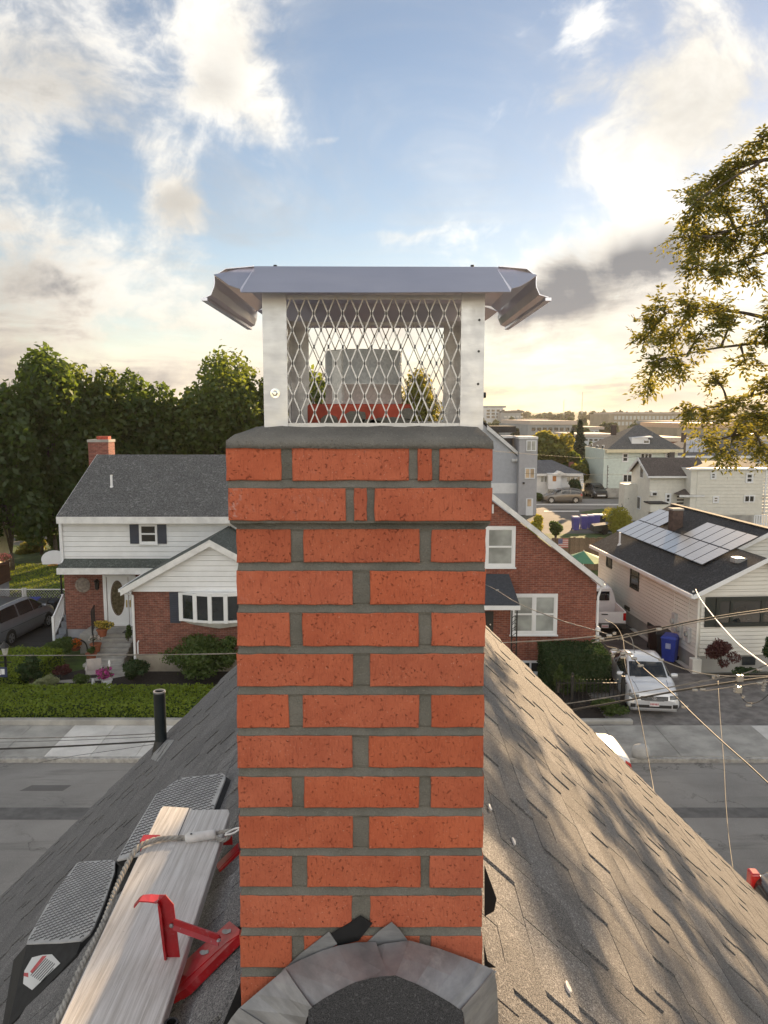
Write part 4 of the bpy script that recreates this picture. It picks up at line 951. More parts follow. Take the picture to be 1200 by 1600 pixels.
def shutter(par,o,x0,x1,z0,z1,y,mat):
    m=MB(); m.box(x0-o.x,x1-o.x,y-.04-o.y,y-o.y,z0-o.z,z1-o.z); s=m.build('shutter',mat,par)
    m=MB(); n_=max(3,int((z1-z0)/.09))
    for k in range(n_):
        z=z0+.05+(z1-z0-.1)*k/n_; m.box(x0+.05-o.x,x1-.05-o.x,y-.052-o.y,y-.041-o.y,z-o.z,z+.05-o.z)
    l=m.build('louvre',mat,s); l['kind']='stuff'; return s
def slab(m,a,b_,c_,d_,th):
    a,b_,c_,d_=[Vector(q) for q in (a,b_,c_,d_)]; n=(b_-a).cross(d_-a).normalized()
    if n.z<0: n=-n
    m.prism([a,b_,c_,d_],n*th)
# ---------------------------------------------------------------- white and brick house on the left
YU,YE,YR,YLW=33.0,32.55,37.5,33.4; O=Vector((X(97,YU),YU,.05))
HL=thing('house','white sided upper storey house with brick front, dark grey roof and bow window at left','house',O); l=lambda v: Vector(v)-O
xl,xr=X(97,YU),X(560,YU); ze=Z(808,YE); zr=Z(712,YR)
m=MB(); m.box(xl-O.x,xr-O.x,0,9.0,Z(880,YU)-O.z,Z(818,YU)-O.z+.02); m.prism([l((xl+.02,YU,Z(818,YU))),l((xl+.02,2*YR-YU,Z(818,YU))),l((xl+.02,YR,zr-.12))],(xr-xl-.04,0,0)); m.build('wall',WHITE,HL)
m=MB(); m.box(X(100,YLW)-O.x,X(300,YLW)-O.x,YLW-O.y,9.0,Z(983,YLW)-O.z,Z(880,YU)-O.z+.3); m.build('brick_wall',BRICK_L,HL)
m=MB(); m.box(X(101,YLW)-O.x,X(300,YLW)-O.x,YLW+.015-O.y,8.9,-.15,Z(983,YLW)-O.z); m.build('foundation',FOUND,HL)
siding(HL,xl+.12,xr,Z(877,YU),Z(817,YU),YU,O,WHITE,expo=.222)
m=MB(); m.box(xl-.02-O.x,xl+.13-O.x,-.045,.1,Z(880,YU)-O.z,Z(817,YU)-O.z); m.build('corner_board',WHITE,HL)
xe0,xe1=X(89,YE,808),xr+.3; xg=X(147,YR,712)
m=MB(); slab(m,l((xe0,YE,ze)),l((xe1,YE,ze)),l((xe1,YR,zr)),l((xe0+.0,YR,zr)),.06); slab(m,l((xe0,2*YR-YE,ze)),l((xe1,2*YR-YE,ze)),l((xe1,YR,zr)),l((xe0,YR,zr)),.06); rf=m.build('roof',ROOF_L,HL)
m=MB(); m.box(xe0-O.x,xe1-O.x,YE-.10-O.y,YE+.02-O.y,Z(817,YE)-O.z-.02,ze-O.z+.02); gt=m.build('gutter',WHITE_B,HL)
m=MB(); m.box(xe0-O.x,xe1-O.x,YE-.0-O.y,YU-O.y,Z(818,YE)-O.z-.01,Z(818,YE)-O.z+.02); m.build('soffit',WHITE_B,HL)
m=MB()
for yy in (YE,2*YR-YE): m.prism([l((xe0-.015,yy,ze-.16)),l((xe0-.015,yy,ze+.065)),l((xe0-.015,YR,zr+.065)),l((xe0-.015,YR,zr-.16))],(.03,0,0))
m.build('rake_board',WHITE_B,HL)
# its chimney and roof pipe
yc=YR+.6; m=MB(); m.box(X(147,yc)-O.x,X(178,yc)-O.x,yc-O.y,yc+.9-O.y,zr-.6-O.z,Z(688,yc)-O.z); ch=m.build('chimney',BRICK_C,HL)
m=MB(); m.box(X(146,yc)-O.x,X(179,yc)-O.x,yc-.04-O.y,yc+.94-O.y,Z(691,yc)-O.z,Z(688,yc)-O.z+.03); m.build('chimney_cap',CONC,ch)
m=MB(); m.box(X(157,yc)-O.x,X(175,yc)-O.x,yc+.3-O.y,yc+.7-O.y,Z(688,yc)-O.z,Z(682,yc)-O.z); m.build('flue_tile',CLAY,ch)
f_=(768-712)/(808-712); yv=YR+(YE-YR)*.56; zv=zr+(ze-zr)*.56
m=MB(); m.lathe([(.055,-.1),(.055,Z(742,yv)-zv)],l((X(174.5,yv,760),yv,zv)),12); m.lathe([(.11,-.05),(.07,.10)],l((X(174.5,yv,760),yv,zv)),12); m.build('roof_pipe',WHITE,HL)
# first floor window with shutters
window(HL,O,X(221,YU),X(249,YU),Z(849,YU),Z(818.5,YU),YU-.06,sill=True,rows=2,ft=.06)
shutter(HL,O,X(206.5,YU),X(220.5,YU),Z(849,YU),Z(819,YU),YU-.06,SHUT); shutter(HL,O,X(249.5,YU),X(263,YU),Z(849,YU),Z(819,YU),YU-.06,SHUT)
# pent roof between the storeys
yp=YU-.75; m=MB(); slab(m,l((X(91,yp),yp,Z(888,yp))),l((X(330,yp),yp,Z(888,yp))),l((X(330,YU),YU-.02,Z(874,YU))),l((X(91,yp),YU-.02,Z(874,YU))),.05); m.box(X(91,yp)-O.x,X(330,yp)-O.x,yp+.05-O.y,YLW-O.y,Z(897,yp)-O.z,Z(897,yp)-O.z+.05); m.build('pent_roof',ROOF_G,HL)
m=MB(); m.box(X(90,yp)-O.x,X(330,yp)-O.x,yp-.09-O.y,yp+.03-O.y,Z(897,yp)-O.z,Z(887.5,yp)-O.z); m.build('gutter',WHITE_B,HL)
m=MB(); m.tube([l((X(101,YU),YU-.09,Z(817,YU))),l((X(101,YU),YU-.09,Z(872,YU))),l((X(94,yp),yp+.05,Z(889,yp)))],.045,8); m.build('downspout',WHITE,HL)
# front door
yd=YLW; xd0,xd1=X(161,yd),X(212,yd); zd0,zd1=Z(975,yd),Z(898,yd)
m=MB(); m.box(xd0-O.x,xd0+.14-O.x,yd-.08-O.y,yd-O.y,zd0-O.z,zd1-O.z); m.box(xd0+.14-O.x,xd1-O.x,yd-.08-O.y,yd-O.y,zd1-.08-O.z,zd1-O.z); m.box(xd0-O.x,xd1-O.x,yd-.10-O.y,yd-O.y,zd0-.06-O.z,zd0-O.z); m.build('door_frame',WHITE,HL)
for a,c_,hx in ((167,200,197),(200.6,230,202.5)):
    m=MB(); m.box(X(a,yd)-O.x,X(c_,yd)-O.x-.01,yd-.05-O.y,yd-.005-O.y,zd0-O.z+.002,zd1-.085-O.z); dr=m.build('door',WHITE,HL)
    cx,cz=X((a+c_)/2-(.5 if a<180 else 0),yd),Z(934,yd)
    m=MB(); k=28; ri=[(cx+math.cos(2*math.pi*i/k)*.265,cz+math.sin(2*math.pi*i/k)*.74) for i in range(k)]
    m.prism([l((x,yd-.056,z)) for x,z in ri],(0,.004,0)); m.build('oval_glass',pm('leaded oval glass',(.10,.08,.05),.15,var=.5,scale=9,spec=.8) if 'leaded oval glass' not in MATS else MATS['leaded oval glass'],dr)
    m=MB(); ro=[(cx+(x-cx)*1.14,cz+(z-cz)*1.06) for x,z in ri]
    m.add([l((x,yd-.066,z)) for x,z in ri]+[l((x,yd-.066,z)) for x,z in ro]+[l((x,yd-.05,z)) for x,z in ro],[(i,(i+1)%k,k+(i+1)%k,k+i) for i in range(k)]+[(k+i,k+(i+1)%k,2*k+(i+1)%k,2*k+i) for i in range(k)]); m.build('oval_trim',pm('brown oval trim',(.10,.055,.03),.4) if 'brown oval trim' not in MATS else MATS['brown oval trim'],dr)
    m=MB(); m.box(X(hx,yd)-.02-O.x,X(hx,yd)+.02-O.x,yd-.10-O.y,yd-.05-O.y,Z(948,yd)-O.z,Z(937,yd)-O.z); m.build('handle',pm('brass',(.55,.40,.14),.3,.9) if 'brass' not in MATS else MATS['brass'],dr)
m=MB(); c=l((X(129,yd),yd-.02,Z(914,yd))); m.lathe([(.33,.01),(.33,-.02),(.24,-.035),(.22,-.02),(.08,-.04),(.04,-.05)],c,28,'y'); m.build('wall_plaque',pm('grey stone plaque',(.24,.20,.17),.9,var=.3,scale=8),HL)
m=MB(); c=l((X(152,yd),yd-.10,Z(911,yd))); m.lathe([(.02,-.30),(.09,-.22),(.10,.05),(.13,.10),(.03,.2)],c,8); m.box(c.x-.03,c.x+.03,c.y,c.y+.1,c.z-.02,c.z+.04); m.build('wall_lamp',BLACKMETAL,HL)
# front steps
st0=Z(975,yd)-.08; m=MB(); m.box(X(139,yd)-O.x,X(230,yd)-O.x,-.95,yd-.01-O.y,-.1,st0-O.z); m.build('porch',CONC,HL)
nst=6
for k in range(nst):
    zt_=st0-(k+1)*st0/(nst+1)+.02; y0_=32.05-.30*k; m=MB(); m.box(X(152,32)-O.x-.02*k,X(207,32)-O.x,y0_-.30-O.y,y0_-O.y,-.1,zt_-O.z); o_2=m.build('step',CONC,HL); bevel(o_2,.02,1)
m=MB(); c=l((X(200,32.2),32.25,st0+.012)); m.box(c.x-.35,c.x+.35,c.y,c.y+.4,c.z-.01,c.z+.012); m.build('doormat',BLACKP,HL)
m=MB()
a,b_=l((X(141,32.2),32.1,st0+.95)),l((X(147,31),30.6,1.15))
for q0,q1 in ((a,b_),(l((X(141,33),33.3,st0+.95)),a)): m.bar(q0,q1,.04,.04)
for t_ in np.linspace(0,1,9):
    p=a.lerp(b_,t_); m.bar(p,p+Vector((0,0,-.95)),.02,.02)
for t_ in np.linspace(0,1,6):
    p=l((X(141,33),33.3,st0+.95)).lerp(a,t_); m.bar(p,p+Vector((0,0,-.95)),.02,.02)
m.build('iron_railing',IRON,HL)
m=MB(); m.tube(smooth_path([l((X(111,32.6,997),32.6,Z(997,32.6))),l((X(122,32.2,998),32.2,Z(998,32.2))),l((X(134,31.8,1006),31.8,Z(1006,31.8))),l((X(137,31.8,1012),31.8,Z(1020,31.8)))],5),.03,6); m.build('iron_handrail',IRON,HL)
# side steps with white rail at the left corner
for k in range(5):
    m=MB(); m.box(X(88,33)-.15-O.x,X(101,YLW)-.02-O.x,.9-.30*k,1.2-.30*k,-.1,1.15-.22*k); m.build('side_step',pm('blue grey step',(.20,.22,.25),.8) if 'blue grey step' not in MATS else MATS['blue grey step'],HL)
m=MB(); a,b_=l((X(99.5,34.4,930),34.3,Z(930,34.3))),l((X(84.5,32.6,965),32.5,Z(965,32.5)))
m.bar(a,b_,.06,.07); dn=Vector((0,0,-.82)); m.bar(a+dn,b_+dn,.05,.05); m.bar(b_+Vector((0,0,.05)),b_+Vector((0,0,-1.0)),.10,.10); m.bar(a+Vector((0,0,.05)),a+Vector((0,0,-1.0)),.09,.09); rl=m.build('white_railing',WHITE,HL)
m=MB()
for t_ in np.linspace(.08,.92,9): p=a.lerp(b_,t_); m.bar(p,p+dn,.03,.03)
bl_=m.build('baluster',WHITE,rl); bl_['kind']='stuff'
# projecting gable wing
YW=29.6; YV=29.15; xw0=X(206,YW); cxw=X(333,YW); xw1=2*cxw-xw0; xa_=X(187,YV); ha=cxw-xa_
zev=Z(923,YV); zap=Z(846,YV)
m=MB(); m.box(xw0-O.x,xw1-O.x,YW-O.y,YLW+1-O.y,Z(1022,YW)-O.z,Z(924,YW)-O.z); m.build('wing_brick_wall',BRICK_L,HL)
m=MB(); m.box(xw0+.02-O.x,xw1-.02-O.x,YW+.02-O.y,YLW+.9-O.y,-.2,Z(1022,YW)-O.z); m.build('foundation',FOUND_T,HL)
zg0,zg1=Z(924,YW-.1),Z(853,YW-.1)
m=MB(); m.prism([l((xa_+.15,YW-.10,zg0)),l((2*cxw-xa_-.15,YW-.10,zg0)),l((cxw,YW-.10,zg1))],(0,3.5,0)); m.build('gable_wall',WHITE,HL)
siding(HL,0,0,zg0,zg1,YW-.10,O,WHITE,expo=.205,xfun=lambda z:(cxw-(zg1-z)/(zg1-zg0)*(ha-.2),cxw+(zg1-z)/(zg1-zg0)*(ha-.2)))
m=MB()
for s in (-1,1): slab(m,l((cxw+s*ha,YV,zev)),l((cxw,YV,zap)),l((cxw,36.0,zap)),l((cxw+s*ha,36.0,zev)),.06)
m.build('wing_roof',ROOF_G,HL)
for s in (-1,1):
    m=MB(); m.prism([l((cxw+s*ha,YV-.02,zev+.06)),l((cxw,YV-.02,zap+.06)),l((cxw,YV-.02,zap-.20)),l((cxw+s*ha,YV-.02,zev-.20))],(0,.03,0)); m.build('rake_board',WHITE_B,HL)
    m=MB(); m.prism([l((cxw+s*ha,YV+.012,zev-.12)),l((cxw,YV+.012,zap-.12)),l((cxw,YV+.012,zap-.16)),l((cxw+s*ha,YV+.012,zev-.16))],(0,YW-YV-.1,0)); m.build('soffit',WHITE_B,HL)
m=MB(); m.bar(l((xa_-.02,YV,zev)),l((xa_-.02,33,zev)),.12,.11); m.build('gutter',WHITE,HL)
m=MB(); m.tube([l((xa_-.02,YV+.1,zev-.06)),l((xw0+.02,YW-.06,Z(930,YW))),l((xw0+.02,YW-.06,.15)),l((xw0+.1,YW-.3,.1))],.05,8); m.build('downspout',WHITE,HL)
# bow window
xb0=X(282,YW); bw=2*(cxw+.25-xb0); z0b,z1b=Z(969,YW),Z(924.5,YW); nb=5
pts=[]
for k in range(nb+1):
    t_=k/nb; x=xb0+bw*t_; y=YW-.42*math.sin(math.pi*t_)-.03; pts.append((x,y))
m=MB()
for k in range(nb):
    (xa,ya),(xb,yb_)=pts[k],pts[k+1]; A=Vector((xa,ya,0));B_=Vector((xb,yb_,0)); d_=(B_-A).normalized()
    for z0_,z1_ in ((z0b,z0b+.09),(z1b-.09,z1b)): m.bar(l((xa,ya,(z0_+z1_)/2)),l((xb,yb_,(z0_+z1_)/2)),.10,z1_-z0_)
for k in range(nb+1): m.bar(l((pts[k][0],pts[k][1]-.02,z0b)),l((pts[k][0],pts[k][1]-.02,z1b)),.15,.15,(0,1,0))
bw_=m.build('bow_window',WHITE,HL)
for k in range(nb):
    (xa,ya),(xb,yb_)=pts[k],pts[k+1]; m=MB(); m.bar(l((xa,ya,(z0b+z1b)/2)),l((xb,yb_,(z0b+z1b)/2)),.02,z1b-z0b-.1); m.build('pane',GLASS,bw_)
m=MB(); low=[(xb0+bw*(.1+.8*t_),YW-.25*math.sin(math.pi*t_)-.02) for t_ in np.linspace(0,1,9)]; hi=[(xb0+bw*t_,YW-.46*math.sin(math.pi*t_)-.03) for t_ in np.linspace(0,1,9)]
zk=Z(979,YW); vs=[l((x,y,z0b-.01)) for x,y in hi]+[l((x,y,zk+.12*abs(i-4)/4)) for i,(x,y) in enumerate(low)]; m.add(vs,[(i,i+1,10+i,9+i) for i in range(8)]+[tuple(range(9))]); m.build('window_skirt',WHITE_B,bw_)
m=MB(); m.prism([l((x,y,z1b)) for x,y in hi],(0,0,.06)); m.build('window_head',WHITE,bw_)
shutter(HL,O,X(264,YW),X(280,YW),Z(973,YW),Z(925,YW),YW-.005,SHUT)
m=MB(); m.tube([l((X(212.5,YW),YW-.12,Z(1020,YW))),l((X(212.5,YW),YW-.12,Z(1003,YW))),l((X(212.5,YW),YW+.05,Z(1001,YW)))],.03,6); m.build('vent_stub',WHITE,HL)
# ---------------------------------------------------------------- red brick gable house on the right
YB_=29.5; YBV=29.2; O=Vector((X(690,YB_),YB_,0)); HR=thing('house','red brown brick gable house with white trimmed windows and a dark canopy over its door','house',O); l=lambda v: Vector(v)-O
cxb=X(690,YB_); xrr=X(933,YB_); hwb=xrr-cxb; zeB=Z(903,YB_); 
A=Pd(772,775,YBV); B_=Pd(944,911,YBV); sl=(A.z-B_.z)/(B_.x-A.x); zpk=A.z+(A.x-cxb)*sl
zwall=lambda x: zpk-.24-abs(x-cxb)*sl
m=MB(); m.prism([l((cxb-hwb,YB_,-.1)),l((xrr,YB_,-.1)),l((xrr,YB_,zwall(xrr))),l((cxb,YB_,zwall(cxb))),l((cxb-hwb,YB_,zwall(xrr)))],(0,9,0)); m.build('brick_wall',BRICK_R,HR)
hv=B_.x-cxb
for s in (-1,1):
    m=MB(); slab(m,l((cxb+s*hv,YBV,zpk-hv*sl)),l((cxb,YBV,zpk)),l((cxb,YB_+9.3,zpk)),l((cxb+s*hv,YB_+9.3,zpk-hv*sl)),.05); m.build('roof',ROOF_S,HR)
    m=MB(); m.prism([l((cxb+s*hv,YBV-.02,zpk-hv*sl+.05)),l((cxb,YBV-.02,zpk+.05)),l((cxb,YBV-.02,zpk-.19)),l((cxb+s*hv,YBV-.02,zpk-hv*sl-.19))],(0,.03,0)); m.build('rake_board',WHITE_B,HR)
    m=MB(); m.prism([l((cxb+s*hv,YBV+.012,zpk-hv*sl-.06)),l((cxb,YBV+.012,zpk-.06)),l((cxb,YBV+.012,zpk-.1)),l((cxb+s*hv,YBV+.012,zpk-hv*sl-.1))],(0,YB_-YBV-.01,0)); m.build('soffit',WHITE_B,HR)
m=MB(); m.bar(l((B_.x,YBV,B_.z-.12)),l((B_.x,YB_+9,B_.z-.12)),.12,.12); m.build('gutter',WHITE,HR)
m=MB(); m.tube([l((B_.x,YBV+.3,B_.z-.15)),l((xrr+.05,YB_-.06,B_.z-.6)),l((xrr+.05,YB_-.06,.05))],.045,8); m.build('downspout',WHITE,HR)
wu=window(HR,O,X(757,YB_),X(804,YB_),Z(886,YB_),Z(822,YB_),YB_-.005,pane=GLASS_C,ft=.11,dp=.06)
window(HR,O,X(799,YB_),X(872,YB_),Z(991,YB_),Z(927.5,YB_),YB_-.005,cols=2,pane=GLASS_C,ft=.11,dp=.06)
window(HR,O,X(815,YB_),X(848.5,YB_),Z(1052,YB_),Z(1032,YB_),YB_-.005,cols=2,rows=1,ft=.08)
m=MB(); m.box(X(768,YB_)-O.x-.03,X(769.5,YB_)-O.x,-.05,.0,Z(802,YB_)-O.z,Z(788,YB_)-O.z); m.build('wall_vent',WHITE,HR)
# door canopy
yk=YB_-1.25; m=MB(); V_=[Pd(735,896,YB_),Pd(795,897,YB_-.02),Pd(812,944,yk),Pd(720,944,yk)]
m.prism([l(v) for v in V_],(0,0,-.06)); m.add([l(V_[1]),l(V_[2]),l((V_[2].x,YB_,V_[2].z))],[(0,1,2)]); m.build('canopy_roof',pm('blue black canopy shingle',(.045,.052,.065),.8,var=.2,scale=14),HR)
m=MB(); q=Pd(813,945,yk); q2=Pd(718,953,yk); m.box(q2.x-O.x,q.x-O.x,yk-.03-O.y,YB_-O.y,q2.z-O.z,q.z-.03-O.z); m.build('canopy_fascia',WHITE,HR)
xd0,xd1=X(735,YB_),X(772,YB_); m=MB(); m.box(xd0-O.x,xd1-O.x,-.03,.02,.35,Z(955,YB_)); d_=m.build('door',BLACKP,HR)
m=MB(); m.lathe([(.04,0),(.03,-.05)],l((X(767,YB_),YB_-.03,Z(975,YB_))),8,'y'); m.build('handle',CHROME,d_)
for xx in (800,808):
    m=MB(); q=Pd(xx,954,yk+.15); q.y=yk+.15; m.bar(l(q),l((q.x,q.y,.2)),.045,.045); m.build('iron_post',IRON,HR)
qa,qb=Pd(800,954,yk+.15),Pd(808,954,yk+.15); m=MB()
for k in range(9):
    z=qa.z-.3-k*.26
    if z<.4: break
    m.tube(smooth_path([l((qa.x,yk+.15,z)),l(((qa.x+qb.x)/2,yk+.12,z+.1)),l((qb.x,yk+.15,z)),l(((qa.x+qb.x)/2,yk+.18,z-.1)),l((qa.x,yk+.15,z-.18))],4),.012,4)
sc_=m.build('iron_scroll',IRON,HR); sc_['kind']='stuff'
m=MB(); m.box(X(715,yk)-O.x,X(812,yk)-O.x,-1.4,.0,-.1,.32); m.build('porch',CONC,HR)
# ---------------------------------------------------------------- white house with solar panels (turned a little)
RZ_=math.radians(4.2); Q=Pz(1086,1051,0); 
HS=thing('house','white ranch house with a field of pale solar panels on its black roof','house',Q,RZ_)
ca,sa=math.cos(RZ_),math.sin(RZ_)
def loc(p): d_=Vector(p)-Q; return Vector((d_.x*ca+d_.y*sa,-d_.x*sa+d_.y*ca,d_.z))     # world -> house
wdir=lambda v: Vector((v[0]*ca-v[1]*sa,v[0]*sa+v[1]*ca,v[2]))
def on_left(px,py): return loc(Pp(px,py,Q,wdir((1,0,0))))          # wall x=0
def on_front(px,py): return loc(Pp(px,py,Q,wdir((0,1,0))))         # wall y=0
LEN=on_left(937,852).y; zE=on_left(1084,917).z; zF=on_left(1000,968).z
pk=on_front(1191,877); 
OV=.38; slS=(pk.z-zE)/(pk.x+.0); slS=max(slS,.30)
wd=2*pk.x; 
dirn=loc(Pp(1051,792,Q+wdir((0,LEN,0)),wdir((0,1,0))));
# main ridge fitted to the far gable peak
RXs=dirn.x; RZs=dirn.z; slM=(RZs-zE)/RXs
RXs=min(max(RXs,4.0),6.5); RZs=zE+slM*RXs
DY0=2.2                                                            # main gable stands back behind the front room
xe=pk.x; ze_=zE+slM*xe
m=MB(); m.box(0,2*RXs,DY0,LEN,zF,zE-.02); m.prism([(0,DY0,zE-.02),(2*RXs,DY0,zE-.02),(RXs,DY0,RZs-.12)],(0,LEN-DY0,0)); m.box(0,2*xe+1,0,DY0,zF,zE-.02); m.prism([(0,.0,zE-.02),(2*xe,.0,zE-.02),(xe,.0,ze_-.12)],(0,DY0,0)); m.build('wall',WHITE_W,HS)
m=MB(); m.box(.03,2*RXs-.03,DY0,LEN-.03,-.1,zF); m.box(.03,2*xe+.97,.03,DY0,-.1,zF); m.build('foundation',pm('grey foundation',(.36,.35,.33),.9,var=.12,scale=1),HS)
zero=Vector((0,0,0))
siding(HS,.1,2*xe,zF,zE,0,zero,WHITE_W,expo=.16,joined=True); siding(HS,0,0,zE,ze_-.1,0,zero,WHITE_W,expo=.16,joined=True,xfun=lambda z:((z-zE)/slM+.1,2*xe-(z-zE)/slM-.1))
siding(HS,0,0,zE,RZs-.1,DY0,zero,WHITE_W,expo=.16,joined=True,xfun=lambda z:((z-zE)/slM+.1,2*RXs-(z-zE)/slM-.1))
J=MB(); z=zF
while z<zE-.05:
    z1_=min(z+.16,zE); J.add([(-.04,0,z),(-.04,LEN,z),(-.032,LEN,z1_-.02),(-.032,0,z1_-.02),(0,0,z),(0,LEN,z),(0,LEN,z1_-.02),(0,0,z1_-.02)],[(0,1,2,3),(0,4,5,1),(3,2,6,7)]); z=z1_
J.build('siding_board',WHITE_W,HS,recalc=False)['kind']='stuff'
zr_=lambda x: zE+slM*x
m=MB(); slab(m,(-OV,-.35,zr_(-OV)),(xe,-.35,zr_(xe)),(xe,LEN+.3,zr_(xe)),(-OV,LEN+.3,zr_(-OV)),.05); slab(m,(xe,DY0-.3,zr_(xe)),(RXs,DY0-.3,RZs),(RXs,LEN+.3,RZs),(xe,LEN+.3,zr_(xe)),.05)
slab(m,(2*RXs+OV,DY0-.3,zr_(-OV)),(RXs,DY0-.3,RZs),(RXs,LEN+.3,RZs),(2*RXs+OV,LEN+.3,zr_(-OV)),.05); slab(m,(2*xe+OV,-.35,zr_(-OV)),(xe,-.35,ze_),(xe,DY0+3,ze_),(2*xe+OV,DY0+3,zr_(-OV)),.05); rS=m.build('roof',ROOF_D,HS)
m=MB(); m.box(-OV-.09,-OV+.02,-.35,LEN+.3,zr_(-OV)-.09,zr_(-OV)+.055); m.build('gutter',WHITE,HS)
m=MB(); m.box(-OV+.02,-.001,-.3,LEN+.25,zr_(-OV)-.1,zr_(-OV)-.07); m.build('soffit',WHITE,HS)
for (xa,xb,yy) in ((-OV,xe,-.37),(2*xe+OV,xe,-.37),(xe-.0,RXs,DY0-.32)):
    f=lambda x: zr_(x) if x<=xe+.01 or yy>0 else zr_(2*xe-x)
    m=MB(); m.prism([(xa,yy,f(xa)+.055),(xb,yy,f(xb)+.055),(xb,yy,f(xb)-.13),(xa,yy,f(xa)-.13)],(0,.03,0)); m.build('rake_board',WHITE,HS)
m=MB(); m.bar((RXs,DY0-.3,RZs+.06),(RXs,LEN+.3,RZs+.06),.26,.05); m.build('ridge_cap',ROOF_D,rS)
# windows of the long left wall
def lwin(px0,py0,px1,py1,nm='window'):
    a,b_=on_left(px0,py0),on_left(px1,py1); y0_,y1_=min(a.y,b_.y),max(a.y,b_.y); z0_,z1_=min(a.z,b_.z),max(a.z,b_.z)
    m=MB(); t_=.07
    m.box(-.08,.0,y0_,y1_,z1_-t_,z1_); m.box(-.08,0,y0_,y1_,z0_,z0_+t_); m.box(-.08,0,y0_,y0_+t_,z0_+t_,z1_-t_); m.box(-.08,0,y1_-t_,y1_,z0_+t_,z1_-t_); m.box(-.07,0,y0_+t_,y1_-t_,(z0_+z1_)/2-.03,(z0_+z1_)/2+.03)
    w_=m.build(nm,DKGREEN,HS); q=MB(); q.box(-.050,-.040,y0_+t_,y1_-t_,z0_+t_,z1_-t_); q.build('pane',GLASS,w_)
p=on_left(949,872); lwin(949,884.5,958.5,859); lwin(986,917,1001,883)
for (a,b_) in (((978,945),(985,955)),((1014,972),(1023,983))): lwin(a[0],a[1],b_[0],b_[1],'basement_window')
# big front window
a,b_=on_front(1099,979),on_front(1250,930); m=MB(); t_=.16
x0,x1,z0,z1=a.x,b_.x,a.z,b_.z
m.box(x0+.42,x1,-.13,0,z1-t_,z1); m.box(x0+.42,x1,-.13,0,z0,z0+t_); m.box(x0+.42,x0+.42+t_,-.13,0,z0+t_,z1-t_)
for px in (1141,1189): q=on_front(px,950).x; m.box(q-.06,q+.06,-.125,0,z0+t_,z1-t_)
wf=m.build('picture_window',DKGREEN,HS)
xs_=[x0+.42+t_,on_front(1141,950).x-.06],[on_front(1141,950).x+.06,on_front(1189,950).x-.06],[on_front(1189,950).x+.06,x1]
for xa,xb in xs_: m=MB(); m.box(xa,xb,-.085,-.075,z0+t_,z1-t_); m.build('pane',GLASS,wf)
m=MB()
for k in range(22): xx=xs_[1][0]+.05+k*.05; m.bar((xx,-.022+.008*(k%2),z0+t_+.05),(xx,-.022+.008*(k%2),z1-t_),.05,.006,(0,1,0))
m=MB(); m.box(x0,x0+.40,-.10,0,z0,z1); m.build('shutter',DKGREEN,HS)
a,b_=on_front(1160,1028),on_front(1173,1018); m=MB(); m.box(a.x,b_.x+.2,-.03,.02,zF-.42,zF-.08); m.build('basement_window',GLASS,HS)
# downspout, meters and a pale post at the corner
m=MB(); m.tube([(-.02,-.06,zE-.1),(-.02,-.06,.3),(-.10,-.15,.15)],.045,8); m.tube([(-.30,-.1,zE-.05),(-.02,-.06,zE-.25)],.04,8); m.build('downspout',WHITE_W,HS)
for (px,py,w_,h_) in ((1057,972,.32,.75),(1066,985,.26,.55),(1079,992,.26,.6)):
    q=on_left(px,py); m=MB(); m.box(-.16,0,q.y-w_/2,q.y+w_/2,q.z-h_/2,q.z+h_/2); mb_=m.build('meter_box',pm('grey meter box',(.45,.45,.45),.5,var=.1) if 'grey meter box' not in MATS else MATS['grey meter box'],HS); bevel(mb_,.02,1)
    m=MB(); m.lathe([(.11,0),(.11,-.08),(.07,-.1)],(-.16,q.y,q.z+.05),14,'x'); m.build('meter_dial',GLASS_C,mb_)
m=MB(); q=on_left(1056,915); m.tube([(-.03,q.y,zE-.05),(-.03,q.y,on_left(1056,965).z)],.025,6); q=on_left(1080,930); m.tube([(-.03,q.y,zE-.05),(-.05,q.y+.05,zE-1.2),(-.03,q.y,on_left(1080,975).z)],.02,6); m.build('conduit',WHITE_W,HS)
m=MB(); m.box(-.25,.12,-.28,.05,0,.62); o=m.build('corner_post',WHITE_W,HS); bevel(o,.03,2)
m=MB(); m.box(-.22,-.02,.05,LEN*.55,-.0,.10); m.build('foundation_curb',CONC_L,HS)
# solar panels on the left slope: portrait modules in two rows
SOL=None
def solar_mat():
    m,t,b,out=newmat('solar glass'); co=objco(t); s=t.add('ShaderNodeSeparateXYZ',{0:co})
    gx=t.m('LESS_THAN',t.m('FRACT',t.m('MULTIPLY',s.outputs[0],6.2)),.06); gy=t.m('LESS_THAN',t.m('FRACT',t.m('MULTIPLY',s.outputs[1],6.2)),.06)
    c=t.mix(t.m('MAXIMUM',gx,gy),(.30,.30,.30,1),(.42,.42,.42,1)); t.set(b,'Base Color',c); b.inputs['Roughness'].default_value=.24; b.inputs['Specular IOR Level'].default_value=1.0
    b.inputs['Coat Weight'].default_value=1; b.inputs['Coat IOR'].default_value=2.5; b.inputs['Coat Roughness'].default_value=.38; return m
SOLM=solar_mat(); FRM=pm('black panel frame',(.02,.02,.022),.4)
nS=Vector((-slM,0,1)).normalized(); uS=Vector((1,0,slM)).normalized()
def on_roof(px,py,h=.0):
    p=Q+wdir((0,0,zE))+wdir(tuple(nS*(.05+h))); return loc(Pp(px,py,p,wdir(tuple(nS))))
A,B_,C_,D_=[on_roof(*q,.10) for q in ((963,829.5),(1096,883.5),(1199,842),(1100,811.5))]
e_=lambda p: (p.y,(p-Vector((0,0,zE))).dot(uS))
yA,uA=e_(A);yB,uB=e_(B_);yC,uC=e_(C_)
u0=(uA+uB)/2; u1=uC; E_=on_roof(1046,795.5,.10); 
